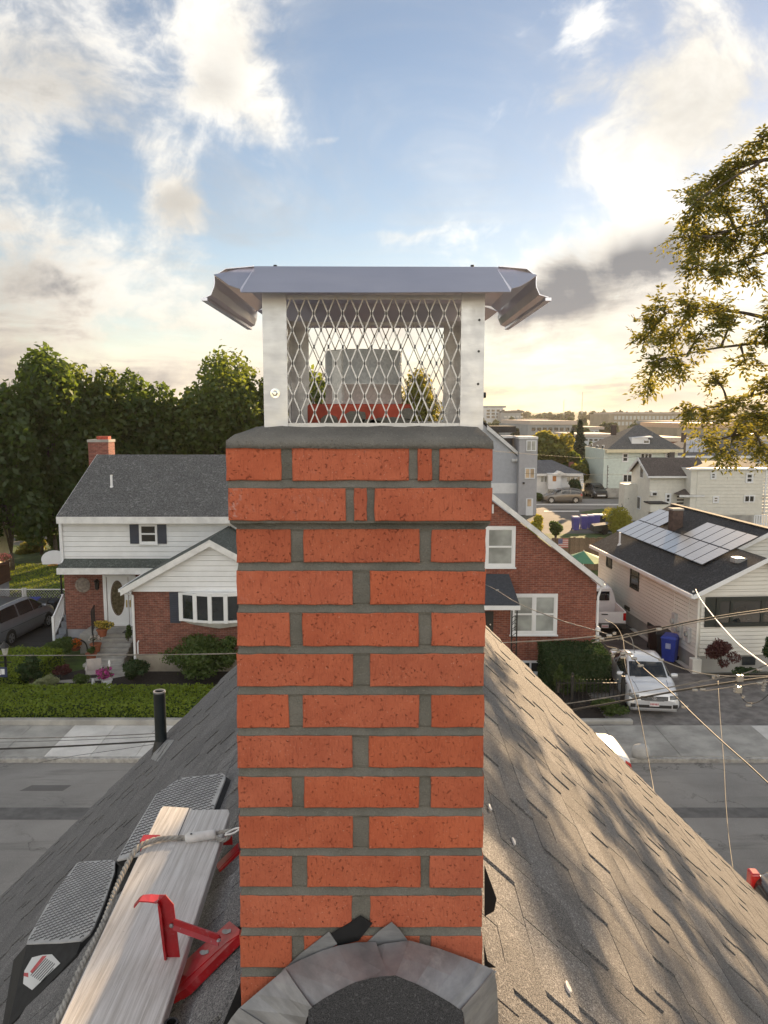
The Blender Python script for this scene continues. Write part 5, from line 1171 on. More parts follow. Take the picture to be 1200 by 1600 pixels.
um=u0+(u1-u0)*.5; ncol=11; pw=(yA-yB)/ncol
def panel(y0_,y1_,ua,ub):
    c=Vector((0,(y0_+y1_)/2,zE))+uS*((ua+ub)/2)+nS*.13
    m=MB(); L2=(ub-ua)/2-.012; W2=abs(y1_-y0_)/2-.012
    R_=Matrix((uS,Vector((0,1,0)),nS)).transposed()
    m.box(-L2,L2,-W2,W2,0,.035); q=m; q.v=[tuple(R_@Vector(v)) for v in q.v]; p_=q.build('solar_panel',FRM,HS,loc=c)
    g=MB(); g.box(-L2+.025,L2-.025,-W2+.025,W2-.025,.0352,.038); g.v=[tuple(R_@Vector(v)) for v in g.v]; g.build('panel_glass',SOLM,p_)
for c in range(ncol):
    y0_=yB+pw*c; y1_=y0_+pw
    panel(y0_,y1_,u0,um)
    if c<ncol*.42 or c>ncol*.72: panel(y0_,y1_,um,u1)
# roof chimney, vent box and pipe
cpos=on_roof(1055,826); m=MB(); m.box(cpos.x-.25,cpos.x+.25,cpos.y-.25,cpos.y+.25,cpos.z-.5,cpos.z+.92); chs=m.build('chimney',pm('sooty dark brick',(.09,.06,.05),.9,var=.35,scale=7,bump=.5),HS)
m=MB(); m.box(cpos.x-.28,cpos.x+.28,cpos.y-.28,cpos.y+.28,cpos.z+.92,cpos.z+1.0); m.build('chimney_cap',CONC,chs)
q=on_roof(1154,877); m=MB(); m.box(q.x-.25,q.x+.25,q.y-.22,q.y+.22,q.z-.05,q.z+.16); o=m.build('roof_vent',pm('grey roof vent',(.3,.3,.3),.5),HS); bevel(o,.03,1)
q=on_roof(968,851); m=MB(); m.lathe([(.05,-.1),(.05,.62)],q,10); m.lathe([(.12,-.05),(.07,.06)],q,10); m.build('roof_pipe',WHITE,HS)
# ================================================================== VEHICLES
def crom(p,t):
    n=len(p); i=min(max(int(math.floor(t)),0),n-2); f=t-i
    a=p[max(i-1,0)];b=p[i];c=p[i+1];d_=p[min(i+2,n-1)]
    return tuple(.5*((2*b[k])+(-a[k]+c[k])*f+(2*a[k]-5*b[k]+4*c[k]-d_[k])*f*f+(-a[k]+3*b[k]-3*c[k]+d_[k])*f**3) for k in range(len(b)))
class Body:
    def __init__(s,st): s.st=st
    def sec(s,u):
        x,zb,w_,zs,ws,zr,wr=crom(s.st,u); zm=zb+(zs-zb)*.5
        return [(x,w_*.88,zb),(x,w_*.985,zb+.09),(x,w_,zm),(x,ws,zs),(x,wr,zr-(.03 if zr-zs>.12 else .012)),(x,wr*.55,zr),(x,0,zr+.008)]
    def at(s,u,v): return Vector(crom(s.sec(u),v))
    def grid(s,mb,u0,u1,v0,v1,nu,nv,side=1,off=0.0):
        P=[]
        for i in range(nu+1):
            for j in range(nv+1):
                u=u0+(u1-u0)*i/nu; v=v0+(v1-v0)*j/nv; p=s.at(u,v)
                if off:
                    e=.04; n=(s.at(min(u+e,len(s.st)-1),v)-s.at(max(u-e,0),v)).cross(s.at(u,min(v+e,6))-s.at(u,max(v-e,0)))
                    if n.length>1e-9:
                        n.normalize(); 
                        c=Vector((p.x,0,.6)); 
                        if n.dot(p-c)<0: n=-n
                        p=p+n*off
                P.append((p.x,p.y*side,p.z))
        mb.add(P,[(i*(nv+1)+j,i*(nv+1)+j+1,(i+1)*(nv+1)+j+1,(i+1)*(nv+1)+j) for i in range(nu) for j in range(nv)])
def wheels(par,xf,xr,hw,r,rim=ALLOY):
    for x in (xf,xr):
        for s in (-1,1):
            W_=.21; y=s*(hw-W_/2+.015)
            m=MB(); m.lathe([(r*.66,-W_/2),(r*.94,-W_/2),(r,-W_/2+.03),(r,W_/2-.03),(r*.94,W_/2),(r*.66,W_/2)],(0,0,0),24,'y',cap=True); wt=m.build('wheel',RUBBER,par,loc=(x,y,r))
            m=MB(); ys=s*(W_/2+.004); m.lathe([(r*.64,ys-.004*s),(r*.64,ys+.004*s),(r*.55,ys-.0*s),(r*.12,ys+.006*s)],(0,0,0),20,'y'); q=m.build('rim',rim,wt)
            m=MB()
            for k in range(5):
                a=2*math.pi*k/5+.5; m.bar((math.cos(a)*r*.28,ys+.008*s,math.sin(a)*r*.28),(math.cos(a)*r*.56,ys+.008*s,math.sin(a)*r*.56),r*.16,.006,(0,1,0))
            m.build('rim_slot',BLACKP,wt)['kind']='stuff'
            m=MB(); k=18; R1=r*1.17; vs=[]
            for i in range(k+1):
                a=-.35+(math.pi+.7)*i/k; vs+=[(x+math.cos(a)*R1,s*(hw+.004),r+math.sin(a)*R1),(x+math.cos(a)*r*.9,s*(hw+.004),r+math.sin(a)*r*.9)]
            m.add(vs,[(2*i,2*i+1,2*i+3,2*i+2) for i in range(k)]); m.build('wheel_arch',BLACKP,par)
def car(name,label,cat,loc,head,st,paint,glass_u,xf,xr,r,front=False,rear=False,win_v=(3.1,3.88),roofglass=None,sideglass=None,plate_front=True,mirror_u=None,group=None):
    T=thing(name,label,cat,loc,head,group); B=Body(st); n=len(st)-1; hw=max(q[2] for q in st)
    m=MB()
    for s in (-1,1): B.grid(m,0,n,0,6,n*5,18,s)
    # closed underside and ends
    for u in (0,n):
        pts=[B.at(u,6*j/18) for j in range(19)]; m.add([tuple(p) for p in pts]+[(p.x,-p.y,p.z) for p in pts[::-1][1:]],[tuple(range(37))])
    m.box(st[1][0],st[-2][0],-hw*.85,hw*.85,.16,.34)
    b=m.build('body',paint,T,smooth=True)
    ws,wr_=glass_u['wind'],glass_u['rear']
    for nm,(u0,u1) in (('windscreen',ws),('rear_window',wr_)):
        m=MB()
        for s in (-1,1): B.grid(m,u0,u1,4.12,6,6,8,s,.006)
        m.build(nm,CARGLASS,T,smooth=True)
    for (u0,u1) in glass_u['side']:
        for s in (-1,1):
            m=MB(); B.grid(m,u0,u1,win_v[0],win_v[1],8,5,s,.006); m.build('side_window',CARGLASS,T,smooth=True)
    wheels(T,xf,xr,hw,r)
    if mirror_u is not None:
        for s in (-1,1):
            p=B.at(mirror_u,3.15); m=MB(); m.lathe([(.02,-.12),(.085,-.10),(.10,0),(.085,.10),(.02,.12)],(0,0,0),10,'y'); o=m.build('mirror',paint,T,smooth=True,loc=(p.x,s*(p.y+.10),p.z+.06)); o.scale=(.75,1,.8)
    return T,B
def along(B,x):                                                     # station index for a body x
    st=B.st
    for i in range(len(st)-1):
        if st[i][0]<=x<=st[i+1][0]: return i+(x-st[i][0])/(st[i+1][0]-st[i][0])
    return len(st)-1
def plate(T,x,z,s,printcol=LABEL_R):
    m=MB(); m.box(x,x+.012*s,-.155,.155,z-.075,z+.075); p=m.build('number_plate',pm('white number plate',(.72,.72,.72),.4,var=.05) if 'white number plate' not in MATS else MATS['white number plate'],T)
    m=MB()
    for k in range(6):
        y=-.115+.046*k; m.box(x+.0125*s,x+.0135*s,y-.014,y+.014,z-.04,z+.03)
    m.build('plate_print',printcol,p)['kind']='stuff'
# silver saloon facing us in the paved drive: stations from the tail (x=0) to the nose
SED=[(0.02,.42,.60,.62,.58,.66,.50),(.10,.26,.80,.86,.76,.93,.66),(.55,.22,.865,.97,.80,1.03,.70),(.95,.20,.875,.97,.83,1.07,.70),(1.62,.19,.88,.96,.84,1.40,.60),(2.25,.19,.88,.95,.845,1.462,.60),(2.85,.19,.88,.94,.845,1.40,.59),(3.55,.19,.88,.91,.82,.98,.66),(4.0,.20,.87,.84,.80,.92,.62),(4.36,.20,.84,.76,.75,.83,.58),(4.48,.21,.80,.66,.70,.73,.54),(4.54,.26,.70,.52,.64,.56,.48)]
G=dict(wind=(6.12,6.9),rear=(3.1,3.85),side=[(3.2,4.55),(4.72,6.75)])
hd=math.radians(-97); fr=Pz(1021,1119,.05); hv=Vector((math.cos(hd),math.sin(hd),0))
T,B=car('parked_car','silver four door saloon car parked nose towards the street on the paved drive','car',fr-hv*4.5,hd,SED,SILVER,G,3.72,1.12,.315,mirror_u=6.6); T.location.z=.06
m=MB()
for s in (-1,1):
    q=MB(); B.grid(q,8.7,9.5,2.8,3.2,6,4,s,.008); q.build('headlight',LAMPG,T,smooth=True)
from mathutils.bvhtree import BVHTree
_b=[c for c in ALLKIDS[T.name] if c.name.startswith('body')][0].data; BV=BVHTree.FromPolygons([v.co.copy() for v in _b.vertices],[tuple(p.vertices) for p in _b.polygons])
def fx(y,z):                                                        # body front surface at height z
    h=BV.ray_cast(Vector((9,y,z)),Vector((-1,0,0)))[0]
    return h.x if h is not None else 4.3
def fbar(nm,y0,y1,z,h,mat,out=.0,n=10,th=.03):
    m=MB(); P=[]
    for i in range(n+1):
        y=y0+(y1-y0)*i/n; x=fx(y,z)+out
        for zz in (z-h/2,z+h/2): P+=[(x-th,y,zz),(x,y,zz)]
    for i in range(n):
        a=4*i; m.add([],[]); 
        m.f+= [tuple(len(m.v)*0+k for k in ())] if False else []
    m.add(P,[(4*i+1,4*i+5,4*i+7,4*i+3) for i in range(n)]+[(4*i,4*i+1,4*i+5,4*i+4)[::-1] for i in range(n)]+[(4*i+2,4*i+3,4*i+7,4*i+6) for i in range(n)]+[(0,1,3,2),(4*n,4*n+1,4*n+3,4*n+2)])
    return m.build(nm,mat,T)
fbar('grille',-.44,.44,.60,.15,BLACKP,.012)
for z in (.56,.60,.64): fbar('grille_bar',-.42,.42,z,.016,CHROME,.026)
for s in (-1,1): fbar('headlight',s*.50,s*.80,.63,.17,LAMPG,.014,6)
m=MB(); e=fx(0,.63)+.04; m.lathe([(.055,0),(.055,.012),(.043,.012),(.043,0)],(0,0,0),20,'x',cap=False); o=m.build('emblem',CHROME,T,loc=(e-.01,0,.625)); o.scale=(1,1.35,.9)
m=MB(); m.lathe([(.034,0),(.034,.01),(.027,.01),(.027,0)],(0,0,0),16,'x',cap=False); q=m.build('emblem',CHROME,T,loc=(e-.008,0,.628)); q.scale=(1,.62,1.3)
m=MB(); m.lathe([(.034,0),(.034,.01),(.027,.01),(.027,0)],(0,0,0),16,'x',cap=False); q=m.build('emblem',CHROME,T,loc=(e-.008,0,.645)); q.scale=(1,1.2,.5)
fbar('lower_intake',-.56,.56,.34,.10,BLACKP,.015)
for s in (-1,1): fbar('fog_lamp',s*.60,s*.76,.36,.12,BLACKP,.03,4)
fbar('front_lip',-.68,.68,.25,.04,SILVER,.03)
plate(T,fx(0,.45)+.02,.43,1)
m=MB(); p0_,p1_=B.at(6.93,5.6),B.at(6.93,4.3)
m.tube([(p0_.x+.02,.1,p0_.z+.01),(p1_.x-.05,.62,p1_.z+.03)],.009,5); m.tube([(p0_.x+.02,-.45,p0_.z+.01),(p1_.x-.03,.05,p1_.z+.03)],.009,5); m.build('wiper',BLACKP,T)['kind']='stuff'
m=MB(); a=B.at(9.3,5.6)
# panel gaps of bonnet
m=MB()
for s in (-1,1): m.tube([tuple(Vector((B.at(u,4.35).x,s*B.at(u,4.35).y,B.at(u,4.35).z+.004))) for u in np.linspace(7.1,9.2,10)],.006,4)
m.build('bonnet_seam',BLACKP,T)['kind']='stuff'
# grey minivan in the left drive
MV=[(0.03,.40,.70,.70,.70,.80,.62),(.10,.28,.90,1.0,.88,1.35,.72),(.32,.24,.96,1.08,.92,1.66,.70),(.9,.22,.985,1.09,.94,1.74,.70),(1.8,.22,.985,1.08,.95,1.76,.70),(2.7,.22,.985,1.07,.95,1.74,.69),(3.3,.22,.985,1.06,.94,1.60,.66),(4.15,.22,.985,1.02,.92,1.10,.74),(4.6,.22,.95,.92,.88,.99,.66),(4.9,.24,.85,.76,.76,.80,.55),(5.05,.30,.65,.56,.56,.60,.42)]
A_,B2=Pz(18,1009,.04),Pz(66,985,.04); dv=(B2-A_).normalized(); hd=math.atan2(dv.y,dv.x); rt=Vector((dv.y,-dv.x,0))
wb=(B2-A_).length; xr=1.02
O_=A_-dv*xr-rt*.97
T,B=car('parked_car','grey minivan seen from its rear corner in the dark drive at left','car',(O_.x,O_.y,.04),hd,MV,GREYCAR,dict(wind=(6.15,6.9),rear=(1.1,1.7),side=[(2.2,3.9),(4.0,5.3),(5.4,6.6)]),xr+3.03,xr,.34,mirror_u=6.5,win_v=(3.1,3.86))
for s in (-1,1):
    m=MB(); B.grid(m,.7,1.8,2.55,3.1,5,4,s,.008); m.build('tail_light',TAIL,T,smooth=True)
m=MB()
for s in (-1,1): m.tube([(B.at(u,4.1).x,s*B.at(u,4.1).y,B.at(u,4.1).z+.05) for u in np.linspace(2.3,5.2,8)],.018,5)
m.build('roof_rail',CHROME,T)['kind']='stuff'
m=MB(); B.grid(m,2.0,7.2,2.28,2.33,10,1,-1,.006); m.build('side_moulding',BLACKP,T)
# white pickup beside the brick house
q=Pz(944,994,.06); T=thing('pickup_truck','white pickup truck parked tail towards us beside the brick house','truck',(q.x,q.y,.056),math.radians(90-3))
m=MB(); Lb=1.9
m.box(.05,.10,-.96,.96,.62,1.12); m.build('tailgate',WHITECAR,T)
m=MB(); m.box(.10,Lb,-.98,-.90,.55,1.14); m.box(.10,Lb,.90,.98,.55,1.14); m.box(.10,Lb,-.9,.9,.55,.66); o=m.build('bed',WHITECAR,T); bevel(o,.02,2)
m=MB(); m.box(.11,Lb-.02,-.89,.89,.661,.675); m.build('bed_liner',BLACKP,T)
PU=[(0,.50,.97,1.10,.93,1.72,.72),(.12,.5,.98,1.12,.94,1.86,.72),(1.2,.5,.985,1.12,.94,1.88,.72),(2.1,.5,.985,1.12,.94,1.82,.70),(2.8,.5,.985,1.12,.93,1.20,.80),(3.6,.5,.97,1.05,.92,1.13,.75),(3.8,.5,.90,.9,.85,.95,.7)]
Bp=Body([(x+Lb,*r_) for x,*r_ in PU]); m=MB()
for s in (-1,1): Bp.grid(m,0,6,0,6,24,18,s)
for u in (0,6):
    pts=[Bp.at(u,6*j/18) for j in range(19)]; m.add([tuple(p) for p in pts]+[(p.x,-p.y,p.z) for p in pts[::-1][1:]],[tuple(range(37))])
m.build('cab',WHITECAR,T,smooth=True)
m=MB(); m.box(Lb-.03,Lb-.008,-.62,.62,1.22,1.66); m.build('rear_window',CARGLASS,T)
for s in (-1,1):
    m=MB(); Bp.grid(m,.5,3.4,3.15,3.85,8,4,s,.006); m.build('side_window',CARGLASS,T,smooth=True)
    m=MB(); m.box(.03,.13,s*.965,s*.83,.72,1.08); o=m.build('tail_light',TAIL,T); bevel(o,.02,1)
m=MB(); m.box(-.10,.06,-.94,.94,.40,.60); o=m.build('rear_bumper',BLACKP,T); bevel(o,.03,2)
m=MB(); m.box(.035,.05,-.14,.14,.98,1.03); m.build('tailgate_handle',BLACKP,T)
wheels(T,4.9,1.0,.97,.38); plate(T,-.101,.50,-1)
# white car at the far kerb, most of it hidden by our roof: tail points right
q=Pz(981,1196,0); rcar=[(0.0,.40,.66,.60,.66,.64,.55),(.08,.26,.82,.80,.80,.95,.70),(.30,.22,.87,.92,.82,1.04,.72),(.60,.20,.89,.95,.84,1.10,.70),(1.25,.20,.90,.96,.85,1.38,.62),(2.0,.20,.90,.95,.85,1.45,.61),(2.7,.20,.90,.94,.85,1.38,.60),(3.4,.20,.89,.90,.82,.97,.66),(4.0,.2,.86,.80,.78,.86,.6),(4.4,.24,.70,.56,.62,.60,.45)]
T,B=car('parked_car','white saloon car at the far kerb, only its tail showing past our roof','car',(6.62,20.55,0),math.radians(180),rcar,WHITECAR,dict(wind=(6.1,6.9),rear=(3.1,3.9),side=[(3.2,4.6),(4.75,6.6)]),3.6,.95,.32,mirror_u=6.5)
for s in (-1,1):
    m=MB(); B.grid(m,.25,1.7,2.5,3.25,6,4,s,.01); m.build('tail_light',TAIL,T,smooth=True)
# tail of a dark car beside our house at the right edge
T,B=car('parked_car','black car with a bright red tail lamp at the lower right edge by the roof','car',(7.22,13.75,0),math.radians(-3),rcar,pm('black car paint',(.012,.012,.013),.25,coat=.8),dict(wind=(6.1,6.9),rear=(2.2,3.9),side=[(3.2,4.6),(4.75,6.6)]),3.6,.95,.32,mirror_u=6.5)
for s in (-1,1):
    m=MB(); m.box(-.03,.16,s*.60,s*.86,.70,1.06); o=m.build('tail_light',TAIL,T); bevel(o,.04,2)
# estate car and dark car on the back street
SUV=[(0.03,.42,.70,.80,.70,.86,.60),(.10,.30,.86,1.0,.84,1.40,.66),(.45,.26,.91,1.06,.87,1.60,.66),(1.4,.25,.92,1.05,.88,1.68,.66),(2.3,.25,.92,1.04,.88,1.66,.65),(2.9,.25,.92,1.03,.87,1.52,.62),(3.5,.25,.92,1.0,.85,1.08,.70),(4.1,.26,.88,.90,.80,.96,.6),(4.45,.3,.72,.66,.64,.70,.5)]
q=Pz(911,786.5,0)
T,B=car('parked_car','dark grey brown estate car parked side on in front of the white bungalow','car',(q.x,q.y+.9,0),math.radians(180),SUV,BROWNCAR,dict(wind=(5.1,5.9),rear=(1.1,1.8),side=[(1.7,3.0),(3.1,4.2),(4.3,5.4)]),3.65,.85,.36,mirror_u=5.4)
for s in (-1,1):
    m=MB(); B.grid(m,.8,1.7,2.6,3.15,4,3,s,.01); m.build('tail_light',TAIL,T,smooth=True)
q=Pz(936,779,0); T,B=car('parked_car','small black car parked nose on against the dark side of the mint house','car',(q.x,q.y+4,0),math.radians(-88),SUV,pm('dark parked car paint',(.02,.02,.022),.3,coat=.6),dict(wind=(5.1,5.9),rear=(1.1,1.8),side=[(1.7,3.0),(3.1,4.2),(4.3,5.4)]),3.65,.85,.36,mirror_u=5.4)
m=MB(); m.box(4.40,4.50,-.5,.5,.34,.5); m.build('front_bumper',WHITE_B,T)
for s in (-1,1):
    m=MB(); B.grid(m,6.9,7.8,2.6,3.2,4,3,s,.01); m.build('headlight',LAMPG,T,smooth=True)
# ------------------------------------------------------------------ bins
def bin_(label,p,rz,mat,h=1.0,lidmat=None,group=None,cat='bin',mark=False):
    T=thing('wheelie_bin',label,cat,p,rz,group); m=MB()
    a,b_=.24,.29
    vs=[(-a,-a*1.1,.06),(a,-a*1.1,.06),(a,a*1.1,.06),(-a,a*1.1,.06),(-b_,-b_*1.1,h*.92),(b_,-b_*1.1,h*.92),(b_,b_*1.1,h*.92),(-b_,b_*1.1,h*.92)]
    m.add(vs,[(0,3,2,1),(0,1,5,4),(1,2,6,5),(2,3,7,6),(3,0,4,7)]); o=m.build('bin_body',mat,T); bevel(o,.02,1)
    m=MB(); q=b_+.03; m.add([(-q,-q*1.1,h*.92),(q,-q*1.1,h*.92),(q,q*1.1,h*.94),(-q,q*1.1,h*.94),(-q*.8,-q*.8,h),(q*.8,-q*.8,h),(q*.85,q,h*1.02),(-q*.85,q,h*1.02)],[(0,3,2,1),(4,5,6,7),(0,1,5,4),(1,2,6,5),(2,3,7,6),(3,0,4,7)]); m.build('lid',lidmat or mat,T)
    m=MB(); m.tube([(-b_*.8,b_*1.1+.09,h*.93),(b_*.8,b_*1.1+.09,h*.93)],.018,6); m.build('handle',mat,T)
    for s in (-1,1): m=MB(); m.lathe([(.10,-.03),(.10,.03)],(s*.24,a*1.1+.02,.10),12,'x'); m.build('wheel',RUBBER,T)
    if mark: m=MB(); m.box(-.10,.10,-b_*1.1-.004,-b_*1.1+.02,h*.55,h*.75); m.build('bin_mark',pm('pale bin mark',(.35,.38,.55),.5) if 'pale bin mark' not in MATS else MATS['pale bin mark'],T)
    return T
bin_('bright blue recycling bin against the side wall of the solar panel house',Pz(1054,1037,.056)+Vector((-.1,.3,0)),math.radians(-35),BLUEBIN,1.1,mark=True)
bin_('black wheelie bin tucked behind the blue bin beside the solar panel house',Pz(1036,1022,.056),math.radians(-20),BLACKP,1.0)
bin_('dark maroon bin left of the black bin by the solar panel house',Pz(1023,1015,.056),math.radians(-10),pm('dark maroon plastic',(.03,.012,.012),.5),.95)
bin_('dark blue wheelie bin in front of the minivan on the left drive',Pz(53,968,.04),.1,BLUEBIN,1.05)
bin_('black wheelie bin between the blue bin and the labelled bin on the left drive',Pz(70,969,.04),0,BLACKP,1.02)
bin_('black wheelie bin with a pale label next to the white side railing',Pz(83,968,.04),-.1,pm('navy black plastic',(.015,.02,.03),.5),1.0,mark=True)
for px,py,rz,lb in ((899,829,.1,'tall violet blue bin standing alone at the edge of the far car park'),(912,827,.0,'violet blue bin second from the left in the far row of bins'),(922,826,-.1,'violet blue bin touching its twin in the middle of the far row'),(931,825,0,'violet blue bin at the right end of the blue bins in the far car park')):
    bin_(lb,Pz(px,py,0),rz,PURPBIN,1.25,pm('pale violet lid',(.30,.28,.45),.5) if 'pale violet lid' not in MATS else MATS['pale violet lid'])
bin_('black bin with a white lid behind the dark trailer by the golden bush',Pz(941,824,0),0,BLACKP,1.2,WHITE)
# ================================================================== VEGETATION
def leafquads(P,Nrm,size,rng,asp=.5,jit=.9):
    n=len(P); nr=Nrm+rng.normal(0,jit,(n,3)); nr/=np.linalg.norm(nr,axis=1,keepdims=True)+1e-9
    t=rng.normal(0,1,(n,3)); t-=nr*(t*nr).sum(1,keepdims=True); t/=np.linalg.norm(t,axis=1,keepdims=True)+1e-9
    b=np.cross(nr,t); s=(size*rng.uniform(.55,1.3,n))[:,None]
    V=np.stack([P-t*s*.5,P+b*s*asp*.5+nr*s*.06,P+t*s*.5,P-b*s*asp*.5+nr*s*.06],1)
    return V.reshape(-1,3)
def cloud(clumps,n,rng,shell=.62,cut=None):
    """points in a set of ellipsoid clumps (cx,cy,cz,rx,ry,rz), denser towards their skins"""
    C=np.array(clumps,float); wgt=(C[:,3]*C[:,4]*C[:,5])**(2/3); idx=rng.choice(len(C),n,p=wgt/wgt.sum())
    d=rng.normal(0,1,(n,3)); d/=np.linalg.norm(d,axis=1,keepdims=True)
    r=shell+(1-shell)*rng.random(n)**.7; r*=1+rng.normal(0,.10,n)
    P=C[idx,:3]+d*C[idx,3:6]*r[:,None]
    return P,d
def crown_clumps(c,r,k,rng,sub=.42,flat=.8):
    out=[]
    for i in range(k):
        d=rng.normal(0,1,3); d/=np.linalg.norm(d); q=rng.random()**.4*.78
        s=sub*rng.uniform(.65,1.25); out.append((c[0]+d[0]*r[0]*q,c[1]+d[1]*r[1]*q,c[2]+d[2]*r[2]*q,r[0]*s,r[1]*s,r[2]*s*flat))
    return out
def limbs(mb,base,clumps,r0,rng,zfork):
    fork=Vector((base[0],base[1],zfork)); mb.tube([Vector(base),Vector((base[0]+rng.normal(0,.08),base[1],(base[2]+zfork)/2)),fork],[r0,r0*.82,r0*.68],8)
    for c in clumps:
        e=Vector(c[:3]); mid=fork.lerp(e,.5)+Vector((0,0,.12*(e-fork).length)); mb.tube([fork,mid,e],[r0*.42,r0*.26,r0*.08],5)
def tree(label,px,py_top,py_bot,rx_px,Y,mat,n,leaf,k=16,seed=1,zground=0,cat='tree',name='deciduous_tree',group=None,sub=.42,trunk=True,zmin=None,ry=None,shell=.62):
    rng=np.random.default_rng(seed); zt=Z(py_top,Y); zb=Z(py_bot,Y); sc=Y/FPX*1.0; rx=rx_px*sc; xc=X(px,Y,700)
    c=(0,0,(zt+zb)/2-zground); r=(rx,ry or rx,(zt-zb)/2)
    T=thing(name,label,cat,(xc,Y,zground),0,group)
    cl=crown_clumps(c,r,k,rng,sub); cl.append((0,0,c[2],r[0]*.55,r[1]*.55,r[2]*.6))
    P,d=cloud(cl,n,rng,shell); V=leafquads(P,d,leaf,rng,.62)
    quads_np('crown',V,mat,T)
    if trunk:
        m=MB(); limbs(m,(0,0,-.1),sorted(cl,key=lambda q:-q[2])[:7],max(.12,rx*.06),rng,max(.8,(zb-zground)*.55+.9)); m.build('trunk',BARK,T,smooth=True)
    return T
G_='trees behind the white and brick house'
tree('broad dark tree at the far left edge with sunlit yellow top leaves',8,588,880,70,50,LF_DARK,15000,.42,20,11,group=G_)
tree('tall dark tree above the small cream house, its crown tipped with gold',78,556,850,72,53,LF_DARK,17000,.42,22,12,group=G_)
tree('tallest dark maple left of the little brick chimney',140,552,800,66,56,LF_MID,15000,.42,22,13,group=G_)
tree('rounded dark tree directly behind the dark grey roof ridge',218,582,790,62,58,LF_DARK,13000,.42,20,14,group=G_)
tree('broad green tree behind the roof with sun between its branches, left of the chimney cap',335,540,790,84,60,LF_MID,16000,.40,24,15,group=G_)
tree('dark green tree half hidden behind the left cap post',430,566,790,60,63,LF_MID,10000,.42,18,16,group=G_)
tree('green tree seen through the mesh left of the flue pipe',505,562,790,50,60,LF_MID,9000,.42,16,17,group=G_)
tree('sunlit yellow green tree seen through the mesh right of the flue pipe',655,572,780,48,58,LF_YEL,9000,.36,18,18)
tree('small tree behind the chimney shoulder between the two nearest houses',588,640,800,60,60,LF_MID,6000,.4,14,19)
tree('dark understorey tree standing behind the lawn left of the white house',55,700,862,52,56,LF_DARK,9000,.36,16,20,group=G_)
tree('low sunlit shrub tree at the back of the lawn by the small cream house',38,838,878,30,57,LF_YEL,2600,.3,10,21,name='garden_shrub',cat='shrub')
tree('dark bushy tree filling the gap behind the basketball backboard',92,770,872,26,56,LF_DARK,5000,.34,12,22,group=G_)
# right hand side trees among the houses
tree('sunlit yellow green maple behind the grey house tower',864,667,745,40,108,LF_YEL,6000,.62,18,31)
tree('green tree in front of the far conifer, lit on its top',905,705,760,26,104,LF_MID,2600,.6,12,32)
tree('yellow green tree between the bungalow and the mint house',903,715,765,20,101,LF_YEL,1800,.55,10,33)
tree('dark round clipped bush beside the white bungalow',901,748,776,12,93,LF_YEW,1500,.4,6,34,name='garden_bush',cat='bush',trunk=False)
tree('small green bush in front of the bungalow window',845,768,785,9,92,LF_SHRUB,700,.35,6,35,name='garden_bush',cat='bush',trunk=False)
tree('low green bush under the bungalow porch left of the estate car',857,770,785,9,92.5,LF_YEW,700,.35,6,36,name='garden_bush',cat='bush',trunk=False)
tree('dark cone shaped bush at the left corner of the cream double house',983,760,797,9,75,LF_YEW,1100,.3,8,37,name='garden_bush',cat='bush',trunk=False)
tree('bright golden cypress bush beyond the black roof of the solar house',970,788,835,22,64,LF_GOLD,5200,.16,16,38,name='golden_bush',cat='bush',sub=.5)
tree('yellow flowering bush above the white rake of the brick house',842,806,842,17,52,LF_GOLD,2200,.2,10,39,name='golden_bush',cat='bush')
tree('loose green bush with yellow tips beside the red mower',872,812,842,14,54,LF_SHRUB,1300,.2,9,40,name='garden_bush',cat='bush')
tree('tree at the far right edge behind the pale blue house',1190,640,700,40,190,LF_FAR,1800,.9,12,41)
# the conifer
def conifer(label,px,pt,pb,w_,Y,seed):
    rng=np.random.default_rng(seed); x=X(px,Y,700); zt,zb=Z(pt,Y),0; T=thing('conifer_tree',label,'tree',(x,Y,0)); P=[];N=[]
    H=zt
    for i in range(2600):
        t=rng.random()**.7; z=H*(.12+.88*t); rr_=w_*Y/FPX*(1-t)*(.55+.45*abs(math.sin(z*2.6)))+.08; a=rng.uniform(0,6.28); q=rng.random()**.5
        P.append((math.cos(a)*rr_*q,math.sin(a)*rr_*q,z-q*rr_*.25)); N.append((math.cos(a),math.sin(a),.3))
    quads_np('crown',leafquads(np.array(P),np.array(N),.7,rng,.3),LF_CON,T); m=MB(); m.tube([(0,0,0),(0,0,H*.95)],[.25,.04],6); m.build('trunk',BARK,T)
conifer('dark spiky conifer rising between the yellow maple and the mint house',906,657,740,20,125,51)
conifer('smaller dark conifer just left of the tall one',893,675,740,11,122,52)
